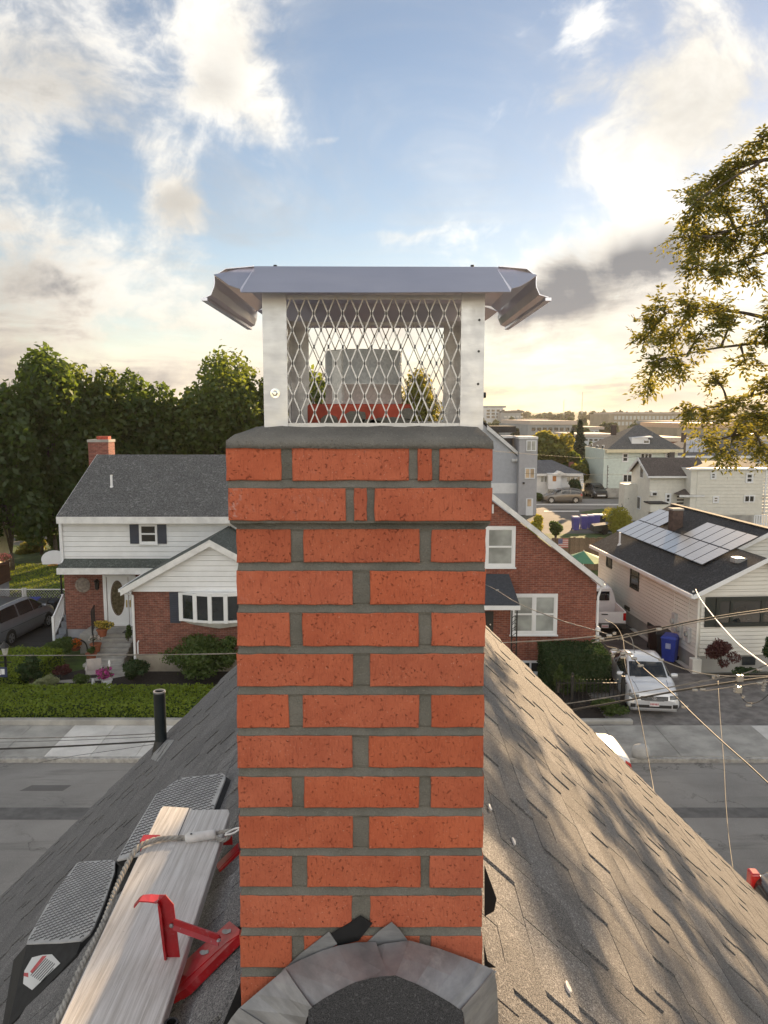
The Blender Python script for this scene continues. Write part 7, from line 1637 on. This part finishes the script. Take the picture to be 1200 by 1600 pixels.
m=MB(); bx(m,O,1046,1072,795,803,Y-2.2,2.1); m.build('porch',CONC,H)
YW_=69.5; m=MB(); bx(m,O,1082,1196,733,None,YW_,7.0); m.build('wing_wall',OFFW,H); lapped(H,O,1082,1196,734,803,YW_,OFFW,.3)
m=MB(); bx(m,O,1082.3,1195.7,805,None,YW_-.06,7); m.build('foundation',CONC,H)
m=MB(); x0,x1=X(1066,YW_)-O.x,X(1199,YW_)-O.x; m.add([(X(1080,YW_)-O.x,-1.7,Z(733,YW_)),(x1,-1.7,Z(733,YW_)),(x1,6,Z(731,YW_)),(X(1080,YW_)-O.x,6,Z(729,YW_)),(X(1131,YW_)-O.x,2.6,Z(724,YW_)),(X(1178,YW_)-O.x,2.6,Z(719,YW_))],[(0,1,5,4),(1,2,5),(2,3,4,5),(3,0,4),(0,3,2,1)]); m.build('wing_roof',ROOF_B,H)
m=MB(); bx(m,O,1080,1199,731,734.5,YW_-.25,.2); m.build('gutter',WHITE,H); m=MB(); bx(m,O,1193,1195,734,803,YW_-.1,.1); m.build('downspout',WHITE,H)
fwin(H,O,YW_,[(1101.5,1110.5,738,749),(1156,1167.5,739,755),(1107,1116.5,775,786)]); fwin(H,O,YW_,[(1155,1171.5,773.5,785)],cols=2,rows=1)
m=MB(); m.tube([(X(1186,YW_)-O.x,-1.65,Z(803,YW_)),(X(1186,YW_)-O.x,-1.65,Z(778,YW_))],.05,6); m.lathe([(.1,0),(.14,.25),(0,.35)],(X(1186,YW_)-O.x,-1.65,Z(778,YW_)),8); m.build('flue_stack',STEEL_D,H)
# white picket fence and statue at the right edge
T=thing('picket_fence','white picket fence at the far right edge beyond the solar house roof','fence',(X(1192,63),63,0)); m=MB()
x=X(1174,63)-X(1192,63); pk_=MB(); pk_.box(-.06,.06,0,.03,Z(826,63),Z(806,63)); pkm=pk_.mesh('picket',WHITE)
while x<2.5: place('picket',pkm,T,(x,0,0)); x+=.19
m=MB(); 
for z in (.25,.95): m.box(X(1174,63)-X(1192,63),2.5,.03,.07,Z(824,63)+z,Z(824,63)+z+.08)
m.build('fence_rail',WHITE,T)
# yellow house with panels behind, pale blue house, street lamp -------------------------
Y=125.0; O=Vector((X(1125,Y),Y,0)); H=thing('house','yellow house with a slate roof carrying a large pale solar array','house',O)
m=MB(); bx(m,O,1046,1215,711,None,Y,11); m.build('wall',CREAM,H); m=MB(); x0,x1=X(1041,Y)-O.x,X(1216,Y)-O.x; ze,zr=Z(712,Y),Z(680,Y+6); m.add([(x0,-.6,ze),(x1,-.6,ze),(x1,12,ze),(x0,12,ze),(X(1102,Y)-O.x,6,zr),(X(1180,Y)-O.x,6,zr)],[(0,1,5,4),(1,2,5),(2,3,4,5),(3,0,4),(0,3,2,1)]); m.build('roof',ROOF_S,H)
m=MB(); m.box(x0-.02,x1,-.65,-.5,ze-.35,ze+.02); m.build('gutter',WHITE,H); fwin(H,O,Y,[(1072,1081,714,722),(1168,1178,713,724),(1182,1190,713,724)],ft=.15)
for i in range(5):
    for j in range(2):
        a=[Vector((X(q,Y)-O.x,yy,0)) for q,yy in ((1052+i*9,0),(1060.6+i*9,0))]
        t0,t1=(.12+.36*j),(.12+.36*j+.34)
        f=lambda px,t_: Vector(((X(px,Y)-O.x)+t_*2.8,-.6+6.6*t_,ze+(zr-ze)*t_+.12))
        m=MB(); m.prism([f(1058+i*7,t0),f(1064.4+i*7,t0),f(1064.4+i*7+3*(t1-t0),t1),f(1058+i*7+3*(t1-t0),t1)],(0,-.03,.06)); m.build('solar_panel',SOLM,H)
m=MB(); bx(m,O,1067,1072,676,691,Y+3,.9); m.build('chimney',pm('old chimney brick',(.08,.055,.05),.9),H)
Y=150.0; O=Vector((X(1205,Y),Y,0)); H=thing('house','pale blue house cut off by the right edge behind the tree','house',O); m=MB(); bx(m,O,1186,1240,688,None,Y,9); m.build('wall',pm('pale blue siding',(.45,.53,.62),.6,var=.06),H); m=MB(); bx(m,O,1184,1242,679,689,Y-.5,10); o=m.build('roof',ROOF_W,H); fwin(H,O,Y,[(1191,1197,691,699)],ft=.15)
Y=84.0; T=thing('street_lamp','wooden pole with a cobra head street lamp behind the cream house roof','street lamp',(X(1060.5,Y),Y,0)); zt_=Z(688,Y); m=MB(); m.lathe([(.16,0),(.12,zt_)],(0,0,0),8); m.build('pole',BARK,T); m=MB(); m.tube([(0,0,zt_-.4),(.4,0,zt_+.15),(.7,0,zt_+.2)],.05,6); m.build('arm',STEEL_D,T); m=MB(); m.lathe([(.05,-.35),(.16,-.1),(.17,.2),(.05,.4)],(.75,0,zt_+.2),10,'x'); m.build('lamp_head',WHITE_B,T)
# yard things behind the brick house ------------------------------------------------------
Y=46.0; tc=Pd(906,872,Y); T=thing('patio_umbrella','green and pale lime patio umbrella open on the lawn behind the brick house','umbrella',(X(912,Y,868),Y,0)); zc,zr=Z(861,Y),Z(874.5,Y); R_=1.42; G1=pm('green canvas',(.07,.22,.14),.8,var=.08); G2=pm('pale lime canvas',(.50,.58,.30),.8,var=.06)
for k in range(8):
    a0,a1=2*math.pi*k/8+.2,2*math.pi*(k+1)/8+.2; m=MB(); m.add([(0,0,zc),(R_*math.cos(a0),R_*math.sin(a0),zr),(R_*math.cos(a1),R_*math.sin(a1),zr)],[(0,1,2)]); mid=(a0+a1)/2; o=m.build('canopy_panel',G2 if math.cos(mid)>.25 else G1,T); s_=o.modifiers.new('s','SOLIDIFY'); s_.thickness=.01
m=MB(); m.tube([(0,0,0),(0,0,zc+.06)],.025,6); m.build('pole',WHITE,T); m=MB(); m.lathe([(.3,0),(.25,.1),(.04,.14)],(0,0,0),14); m.build('base',BLACKP,T)
Y=50.0; T=thing('wooden_fence','weathered grey brown board fence between the brick house and the far yard','fence',(X(900,Y,850),Y,0)); x0=X(862,Y,850)-X(900,Y,850); x1=X(944,Y,850)-X(900,Y,850); x=x0; zt_=Z(840,Y); WDF=pm('weathered fence board',(.15,.115,.085),.9,var=.35,scale=3,objvar=.2); bm_=MB(); bm_.box(0,.145,0,.025,0,zt_); fm=bm_.mesh('fence_board',WDF)
while x<x1: place('fence_board',fm,T,(x,0,random.uniform(-.06,.04))); x+=.155
m=MB(); 
for z in (.3,zt_-.35): m.box(x0,x1,.026,.07,z,z+.09)
m.build('fence_rail',WDF,T)
Y=49.6; T=thing('flag','small faded red and white striped flag hanging on the board fence','flag',(X(880,Y,848),Y,Z(856,Y))); FR=pm('faded red stripe',(.42,.12,.12),.8); FWH=pm('faded white stripe',(.55,.50,.50),.8); FB=pm('faded blue canton',(.12,.13,.25),.8)
for k in range(9): m=MB(); m.box(-.32,.32,-.01,.0,.6*k/9,.6*(k+1)/9); m.build('stripe',FR if k%2==0 else FWH,T)
m=MB(); m.box(-.32,-.04,-.02,-.0105,.27,.60); m.build('canton',FB,T)
q=Pz(886,836,0); T=thing('ride_on_mower','red and black ride on mower parked beyond the board fence','mower',(q.x,56,0),.0)
zz_=Z(838,56)
m=MB(); m.box(-.55,-.02,-.35,.35,zz_*.35,zz_*.35+.55); o=m.build('bonnet',pm('bright red enamel',(.50,.03,.02),.35,coat=.5),T); bevel(o,.08,2); m=MB(); m.box(0,.75,-.4,.4,zz_*.35,zz_*.35+.22); m.build('deck',BLACKP,T); m=MB(); m.box(.1,.5,-.22,.22,zz_*.35+.22,zz_*.35+.34); m.box(.42,.5,-.22,.22,zz_*.35+.34,zz_*.35+.7); m.build('seat',BLACKP,T); m=MB(); m.tube([(-.05,0,zz_*.35+.5),(.08,0,zz_*.35+.75)],.03,6); m.build('steering_column',BLACKP,T)
for sx in (-.35,.5):
    for sy in (-1,1): m=MB(); r_=.2 if sx<0 else .26; m.lathe([(r_,-.08),(r_,.08)],(sx,sy*.42,r_+zz_*.0),14,'y'); m.build('wheel',RUBBER,T)
T.location.z=0
q=Pz(941,834,0); T=thing('utility_trailer','dark tarpaulin covered trailer in front of the row of bins','trailer',(q.x,q.y,0)); m=MB(); m.add([(-.95,-.6,.25),(.95,-.6,.25),(1.0,.6,.25),(-1.0,.6,.25),(-.9,-.55,.72),(.98,-.5,.95),(.98,.5,1.02),(-.9,.5,.80)],[(0,1,5,4),(1,2,6,5),(2,3,7,6),(3,0,4,7),(4,5,6,7),(0,3,2,1)]); o=m.build('cover',pm('black tarpaulin',(.015,.02,.018),.45,var=.3,scale=5,bump=.5,bscale=12,bdist=.03),T); bevel(o,.05,2)
for s in (-1,1): m=MB(); m.lathe([(.25,-.07),(.25,.07)],(0,s*.68,.25),14,'y'); m.build('wheel',RUBBER,T)
# small cream house and deck at the left edge
Y=44.0; O=Vector((X(-15,Y),Y,0)); H=thing('house','cream yellow house end glowing in low sun at the far left edge','house',O); XR=X(17,51); m=MB(); m.box(-9-O.x+XR,XR-O.x,0,7,0,Z(813,Y)); m.build('wall',CREAM,H); m=MB(); m.box(-9.4-O.x+XR,XR+.35-O.x,-.4,7.4,Z(813,Y),Z(806,Y)); m.build('roof',ROOF_B,H)
for yy in (0,7): m=MB(); m.box(XR-.1-O.x,XR+.03-O.x,yy-.08,yy+.08,0,Z(813,Y)); m.build('corner_board',WHITE,H)
for yy in (2.2,4.6): m=MB(); m.box(XR-O.x,XR+.06-O.x,yy,yy+1,2.6,4.1); q=m.build('window',WHITE,H); m=MB(); m.box(XR+.061-O.x,XR+.07-O.x,yy+.1,yy+.9,2.7,4.0); m.build('pane',GLASS,q)
J=MB(); z=.4
while z<Z(813,Y)-.2: J.box(XR-O.x,XR+.03-O.x,.1,6.9,z,z+.2); z+=.235
J.build('siding_board',CREAM,H)['kind']='stuff'
Y=39.0; XD_=X(15,42.5); T=thing('wooden_deck','brown wooden deck on a pale block base at the left edge','deck',(XD_,Y,0)); zt_,zb_=Z(884,41),Z(912,41)
m=MB(); m.box(-4,-.05,0,3.5,0,zb_-.14); m.build('block_base',FOUND,T); m=MB(); m.box(-4,.05,-.1,3.6,zb_-.14,zb_); sw=pm('brown stained wood',(.085,.035,.018),.7,var=.25,scale=6); m.build('deck_floor',sw,T)
m=MB(); m.box(-.06,.06,-.1,3.6,zt_-.06,zt_+.02); m.build('rail_cap',sw,T); bl=MB(); bl.box(-.02,.02,-.055,.055,zb_,zt_-.06); bm_=bl.mesh('baluster',sw); y=0
while y<3.55: place('baluster',bm_,T,(0,y,0)); y+=.145
pot('planter box of red and pink flowers on the rail of the brown deck',6,884,41.0,.25,.12,leaf_mat('red pink flower',(.6,.08,.07),(.75,.3,.25),.3),500,.42,seed=9,potmat=MATS['brown stained wood'])
# ------------------------------------------------------------------ far industrial buildings
def block(label,px0,px1,pt,Y,dep,mat,roofmat,pb=None,wins=None,cat='building',name='industrial_building',parapet=.4,wm=GLASS):
    O=Vector((X((px0+px1)/2,Y),Y,0)); H=thing(name,label,cat,O); m=MB(); bx(m,O,px0,px1,pt,None,Y,dep); m.build('wall',mat,H)
    m=MB(); m.box(X(px0,Y)-O.x-.3,X(px1,Y)-O.x+.3,-.3,dep+.3,Z(pt,Y)+.002,Z(pt,Y)+parapet); m.build('roof',roofmat,H)
    if wins:
        n_,rows_,t_,b_=wins; wdt=(X(px1,Y)-X(px0,Y))/n_
        for r in range(rows_):
            zt_=Z(t_+(b_-t_)*r/rows_,Y); zb_=Z(t_+(b_-t_)*(r+.62)/rows_,Y)
            for k in range(n_):
                x=X(px0,Y)-O.x+wdt*(k+.18); m=MB(); m.box(x,x+wdt*.64,-.12,.05,zb_,zt_); m.build('window',wm,H)
    return H
ROOF_PINK=pm('pale gravel roof',(.50,.42,.36),.8,var=.12); TANB=pm('tan brick mill wall',(.36,.30,.22),.9,var=.12,scale=.2); GREYB=pm('grey block wall',(.30,.31,.31),.9,var=.12,scale=.2); WHB=pm('white works wall',(.55,.57,.58),.8,var=.1,scale=.2); DKB=pm('dark works wall',(.12,.12,.12),.9,var=.2,scale=.2); REDB=pm('red brick mill wall',(.22,.11,.08),.9,var=.2,scale=.2)
PANE_P=pm('pale far windows',(.5,.5,.47),.3)
block('long tan brick mill with rows of pale windows on the skyline',950,1078,647,430,40,TANB,ROOF_PINK,wins=(22,2,650,668),wm=PANE_P,parapet=1)
block('upper storey of a grey works standing on the left end of the long mill',955,1000,645,470,30,GREYB,ROOF_PINK)
block('white tower block on the skyline beside the cap post',755,785,637,640,30,WHB,GREYB,wins=(4,3,640,655),parapet=1.5)
block('grey stepped block right of the white tower block',782,813,645,620,30,GREYB,DKB,wins=(5,1,650,654),wm=PANE_P,parapet=1.5)
block('small grey plant room on top of the stepped block',797,811,642,640,12,GREYB,DKB)
block('low works with a pale sunlit roof behind the yellow maple',824,893,663.5,240,60,GREYB,ROOF_PINK,wins=(8,1,668,676),parapet=1.2)
block('long low white works left of the mint house chimney',890,958,683,200,22,WHB,ROOF_PINK,wins=(9,1,686,690),parapet=.8)
block('dark open sided depot under the long mill',1032,1115,663,330,40,DKB,GREYB,wins=(12,1,665,671),wm=PANE_P,parapet=1.4)
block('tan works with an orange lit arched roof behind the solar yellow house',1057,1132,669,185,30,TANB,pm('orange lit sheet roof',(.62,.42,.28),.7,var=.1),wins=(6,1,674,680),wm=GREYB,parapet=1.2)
block('flat roofed red brick works between the mint house and the tan works',1030,1062,690,150,18,REDB,ROOF_PINK,wins=(4,1,694,700),parapet=.8)
block('low pale shed right of the tan works',1130,1200,672,260,30,WHB,ROOF_PINK,wins=(9,1,676,681),parapet=.8)
block('small grey works on the far left behind the white tower block',815,850,657,520,25,GREYB,ROOF_PINK,wins=(5,1,660,664),parapet=1)
block('narrow white store behind the conifer',893,935,671,300,25,WHB,ROOF_PINK,wins=(6,1,674,679),parapet=1)
for px,pt,lb in ((873.5,625,'thin radio mast left of the pair on the skyline'),(901.5,612,'taller thin radio mast right of the pair on the skyline')):
    T=thing('radio_mast',lb,'mast',(X(px,900),900,0)); h=Z(pt,900); m=MB(); 
    for a in range(3): m.bar((1.2*math.cos(a*2.1),1.2*math.sin(a*2.1),0),(.3*math.cos(a*2.1),.3*math.sin(a*2.1),h),.25,.25)
    for k in range(14):
        z=h*k/14; r_=1.2-.9*k/14; m.bar((r_,0,z),(r_*math.cos(2.1),r_*math.sin(2.1),z+h/14),.15,.15); m.bar((r_*math.cos(2.1),r_*math.sin(2.1),z),(r_*math.cos(4.2),r_*math.sin(4.2),z+h/14),.15,.15)
    m.build('lattice',STEEL_D,T)['kind']='stuff'
# hills and woods out to the skyline
HILLM=pm('wooded hill',(.045,.06,.035),.95,var=.4,scale=.02,world=True)
def hill(name,x0,x1,Y,dep,zf,n=60,seed=1):
    m=MB(); r=random.Random(seed); vs=[]
    for j,(dy,f) in enumerate(((0,0),(dep*.25,.75),(dep*.5,1),(dep,.3))):
        for i in range(n+1):
            t=i/n; x=x0+(x1-x0)*t; h=zf(t)*f; vs.append((x,Y+dy,h*(1+.06*math.sin(i*1.7+j)+.04*math.sin(i*.6))-2*(f==0)))
    m.add(vs,[(j*(n+1)+i,j*(n+1)+i+1,(j+1)*(n+1)+i+1,(j+1)*(n+1)+i) for j in range(3) for i in range(n)]); o=m.build(name,HILLM,smooth=True); o['kind']='structure'; return o
hill('hills',-2600,2600,1900,900,lambda t:10+(Z(641,1900)-10)*(.85+.15*math.sin(t*19)+.1*math.sin(t*41)))
hill('hills',X(1040,1000),X(1420,1000),900,500,lambda t:10+(Z(622,900)-10)*min(1,1.6*t)*(.92+.08*math.sin(t*17)),seed=3)
hill('hills',X(-400,700),X(300,700),620,300,lambda t:10+(Z(640,620)-10)*(.9+.1*math.sin(t*13)),seed=4)
rng=np.random.default_rng(55)
def woods(label,lst,leaf,mat,name='far_woods'):
    PP=[];NN=[]
    for (px,pt,Y,w_,n) in lst:
        zt_=Z(pt,Y); rx=w_*Y/FPX; cl=crown_clumps((X(px,Y,650),Y,zt_*.55),(rx,rx,zt_*.45),8,rng,.5); P,d=cloud(cl,n,rng); PP.append(P);NN.append(d)
    P=np.concatenate(PP);N=np.concatenate(NN); o=quads_np(name,leafquads(P,N,leaf,rng,.7),mat); return tag(o,label,'woods',kind='stuff')
lst=[]
for i in range(90):
    Y=rng.uniform(240,560); px=rng.uniform(745,1230); lst.append((px,rng.uniform(648,658)+ (560-Y)/320*10,Y,rng.uniform(7,15)*300/Y,220))
woods('belt of hazy trees between the works on the right skyline',lst,2.2,LF_FAR)
lst=[]
for i in range(120):
    Y=rng.uniform(700,1000); px=rng.uniform(745,1250); lst.append((px,rng.uniform(641,647),Y,rng.uniform(6,12)*.6,140))
woods('farther line of hazy trees along the skyline',lst,4.5,LF_FAR)
lst=[]
for i in range(70):
    Y=rng.uniform(75,140); px=rng.uniform(-200,640); lst.append((px,rng.uniform(610,650),Y,rng.uniform(26,44)*80/Y,260))
woods('mass of trees far behind the row of dark trees at left',lst,1.0,LF_MID)
lst=[(px,690+5*math.sin(px),Y,12,350) for px,Y in ((770,150),(785,170),(830,180),(845,150),(930,150),(945,135),(1010,170),(1045,160),(760,135),(1090,215),(1115,240),(1165,235),(880,175),(905,160))]
woods('loose yellowish garden trees among the far houses and works',lst,.9,LF_FAR)
# ================================================================== OVERHEAD WIRES
WIRE_L=pm('pale weathered cable',(.15,.147,.14),.6,var=.25,scale=6); WIRE_D=pm('black cable',(.02,.02,.02),.6,var=.2); ALUM=pm('bright cable clamp',(.30,.29,.27),.4,.4,var=.2)
YWI=13.0
def wire(label,pts,r,mat,name='power_line',cat='cable',sag=None,parts=(),twist=False,group=None):
    """pts: (pixel x, pixel y, distance)"""
    P=[Pd(*p) for p in pts]; O=P[0].copy(); T=thing(name,label,cat,O,0,group); m=MB(); path=[p-O for p in smooth_path(P,8)]
    r*=.66
    if twist: rope(m,path,r,.5,2); m.build('twisted_strand',mat,T,smooth=True)
    else: m.tube(path,r,6); m.build('conductor',mat,T,smooth=True)
    for nm,px,py,Y,kind in parts:
        c=Pd(px,py,Y)-O; m=MB()
        if kind=='clamp': m.lathe([(.01,-.07),(.035,-.05),(.035,.05),(.01,.07)],(0,0,0),8,'x')
        elif kind=='box': m.box(-.07,.07,-.05,.05,-.10,.05)
        elif kind=='insulator': m.lathe([(.02,-.09),(.05,-.06),(.02,-.03),(.05,0),(.02,.03),(.05,.06),(.02,.09)],(0,0,0),10)
        elif kind=='knob': m.lathe([(.0,-.04),(.04,-.02),(.045,.02),(0,.05)],(0,0,0),10)
        o=m.build(nm,ALUM,T,loc=c); o.scale=(.72,.72,.72); 
        if kind=='box': bevel(o,.01,1)
    return T
wire('pale twisted cable crossing in front of the white house just above its garden bed',[(-60,1024,16),(120,1024,15),(370,1021,14),(600,1012,13.6),(790,1004,13.2),(880,999,13),(932,994,13)],.017,WIRE_L,twist=True)
wire('pale cable falling from the dark canopy of the brick house to the wire junction',[(740,905,26),(772,920,24),(810,943,21),(870,967,17),(920,982,14),(950,991,13)],.017,WIRE_L,twist=True,parts=[('splice',777,922,23.6,'clamp')])
wire('upper black cable running right from the junction past the picture window',[(925,999,13),(960,996,13),(1000,988,13),(1090,969,12.7),(1150,959,12.5),(1215,950,12.3)],.020,WIRE_D,parts=[('cable_clamp',935,995,13,'clamp'),('cable_clamp',952,993,13,'clamp'),('cable_clamp',960,990,13,'knob')])
wire('lower black cable running right from the junction, twin of the upper one',[(925,1004,13),(960,999,13),(1000,991,13),(1090,972,12.7),(1150,962,12.5),(1215,953,12.3)],.012,WIRE_L,parts=[('cable_clamp',940,998,13,'clamp'),('cable_clamp',1030,983,12.9,'clamp')])
wire('white service cable sagging from the solar house eave to the right edge',[(1087,921,29.2),(1091,930,27),(1100,944,24),(1122,972,20),(1150,1003,17),(1180,1027,14.6),(1225,1058,12.5)],.026,WHITE_B)
wire('pale cable sagging from the junction in front of the corner post to the right edge',[(968,997,13),(990,1009,13.4),(1030,1030,14),(1078,1048,14),(1115,1055,13.5),(1160,1057,13),(1220,1056,12.5)],.016,WIRE_L,parts=[('splice',1033,1031,14,'clamp')])
wire('upper of two thick cables crossing in front of the silver car',[(850,1104,14.5),(890,1099,14),(960,1088,13.5),(1040,1075,13),(1110,1062,12.6),(1160,1053,12.4),(1195,1040,12.2),(1225,1030,12)],.017,WIRE_L,twist=True,parts=[('cable_clamp',1115,1058,12.6,'knob'),('cable_clamp',1122,1057,12.6,'knob'),('splice_box',1156,1058,12.4,'box'),('cable_clamp',1187,1046,12.2,'clamp')])
wire('thick black cable bundle crossing in front of the silver car bonnet',[(840,1124,14.5),(892,1110,14),(960,1098,13.5),(1040,1083,13),(1100,1073,12.7),(1160,1064,12.4),(1225,1056,12)],.027,WIRE_D,parts=[('cable_clamp',1098,1077,12.7,'clamp'),('cable_clamp',1086,1078,12.7,'clamp'),('splice_case',1154,1076,12.4,'box'),('hanger',1149,1076,12.4,'insulator'),('insulator',1195,1065,12.2,'insulator'),('insulator',1193,1074,12.2,'insulator'),('cable_clamp',1187,1067,12.2,'clamp')])
wire('thin cable just under the thick black bundle at right',[(1100,1080,12.7),(1140,1074,12.5),(1180,1068,12.3),(1225,1062,12)],.010,WIRE_L)
wire('long drop cable falling diagonally right past the silver car',[(975,1015,13),(985,1025,12.8),(1010,1048,12.2),(1045,1078,11.2),(1085,1118,10),(1130,1160,9),(1175,1200,8.2),(1240,1262,7.2)],.012,WIRE_D,parts=[('splice',991,1029,12.7,'clamp'),('splice',984,1022,12.8,'clamp'),('splice',1001,1040,12.4,'clamp'),('splice',1070,1104,10.5,'clamp')])
wire('drop cable curving down in front of the silver car towards our eave',[(945,968,13),(962,978,12.8),(972,995,12.4),(975,1012,12),(977,1040,11.4),(985,1065,11),(996,1100,10.4),(1008,1160,9.4),(1018,1215,8.6),(1024,1250,8)],.008,WIRE_D,parts=[('splice',974,1021,11.8,'clamp'),('splice',974,1027,11.7,'clamp')])
wire('thin wavy black wire hanging across the paved drive and street at right',[(1122,1064,12.6),(1123,1085,12),(1126,1130,11),(1131,1190,9.8),(1134,1250,8.8),(1139,1310,7.9),(1146,1362,7.2)],.006,WIRE_D)
wire('short looped tail of cable below the junction',[(940,1000,13),(948,1010,13),(962,1013,13),(968,1018,13),(955,1024,13),(950,1016,13)],.012,WIRE_D,parts=[('tap_clamp',960,1015,13,'clamp'),('tap_clamp',966,1018,13,'knob'),('tap_clamp',958,1025,13,'knob')])
wire('looped black pigtail hanging from the splice case at right',[(1156,1080,12.4),(1162,1094,12.4),(1175,1099,12.4),(1190,1094,12.3),(1204,1082,12.2)],.009,WIRE_D,parts=[('tap_clamp',1161,1089,12.4,'knob'),('tap_clamp',1170,1102,12.4,'clamp')])
wire('small looped cable between the junction and the drop cable',[(965,1000,13),(978,991,13),(986,996,13),(990,1010,12.9),(991,1020,12.8)],.012,WIRE_L)
wire('thick black cable low across the pavement at left',[(-60,1172,14.5),(60,1168,14.5),(160,1163,14.5),(260,1157,14.5),(420,1146,14.5),(600,1134,14.5),(760,1128,14.5),(850,1122,14.5)],.026,WIRE_D)
wire('upper pale cable above the thick black one over the left pavement',[(-60,1155,14.8),(60,1153,14.8),(160,1150,14.8),(260,1145,14.8),(420,1135,14.8),(600,1124,14.8),(760,1114,14.7),(850,1104,14.5)],.014,WIRE_L)
wire('thin dark cable between the pale and the black cable at left',[(-60,1161,14.6),(100,1157,14.6),(260,1150,14.6),(420,1140,14.6),(600,1128,14.6)],.007,WIRE_D)
wire('thin dark wire rising gently across the left pavement to our roof',[(60,1192,14),(110,1182,14),(180,1172,14),(260,1160,14),(420,1138,14)],.006,WIRE_D)
wire('thin telephone wire running past the mint house to the street lamp',[(740,702,60),(860,712,70),(960,716,80),(1060,706,84)],.02,WIRE_D)
wire('second thin telephone wire in front of the mint house windows',[(820,740,66),(940,742,75),(1010,740,82),(1060,728,84)],.02,WIRE_D)
# the pale mast of a service entry on the brick house corner
T=thing('service_mast','pale service entry post at the right corner of the brick house','mast',Pd(933,1022,28.9)); m=MB(); m.tube([(0,0,-1.2),(0,0,.9)],.05,8); m.build('pipe_wall',WHITE,T); m=MB(); m.lathe([(.05,.88),(.10,.92),(.10,1.0),(.03,1.08)],(0,0,0),10); m.build('weather_head',WHITE,T)
# pale rounded block at the kerb beside the white car
q=Pz(992,1186,.0); T=MB(); k=14; prof=[(.30,0),(.34,.15),(.33,.34),(.26,.46),(.12,.52),(0,.53)]; T.lathe(prof,(0,0,0),k); o=T.build('kerb_block',pm('pale grey concrete block',(.45,.45,.44),.6,var=.1),loc=(q.x+.12,21.75,.12),smooth=True); o.scale=(.8,.55,.75); tag(o,'pale grey rounded block on the pavement edge beside the white car tail','kerb block')
# ================================================================== HAZE: thin even air round everything
HZ=bpy.data.materials.new('thin haze'); HZ.use_nodes=True; t=NT(HZ.node_tree); t.n.clear()
pv=t.add('ShaderNodeVolumePrincipled',{'Color':(.96,.93,.88,1),'Density':.00015,'Anisotropy':.2}); t.l.new(pv.outputs[0],t.add('ShaderNodeOutputMaterial').inputs['Volume'])
hz=MB().box(-4200,4200,-80,6200,-1.5,48).build('haze',HZ); hz['kind']='stuff'
# ------------------------------------------------------------------ phrases shared by repeats
GR={'wheelie_bin':'wheelie bins by the houses','parked_car':'parked cars','power_line':'overhead wires over the street','roof_bracket':'red roof brackets','roof_step_pad':'roof step pads by the plank','flower_pot':'flower pots of the white and brick house',
'house':'houses of the neighbourhood','industrial_building':'works buildings on the skyline','radio_mast':'radio masts on the skyline','mortar_crumb':'pale crumbs on the right roof slope','garden_shrub':'garden shrubs','garden_bush':'garden bushes','golden_bush':'golden bushes','conifer_tree':'conifers on the right','clipped_hedge':'clipped hedges','deciduous_tree':'trees among the far houses','chain':'x'}
for o in SC.objects:
    k=o.name.split('.')[0]
    if o.parent is None and 'label' in o and 'group' not in o and k in GR: o['group']=GR[k]
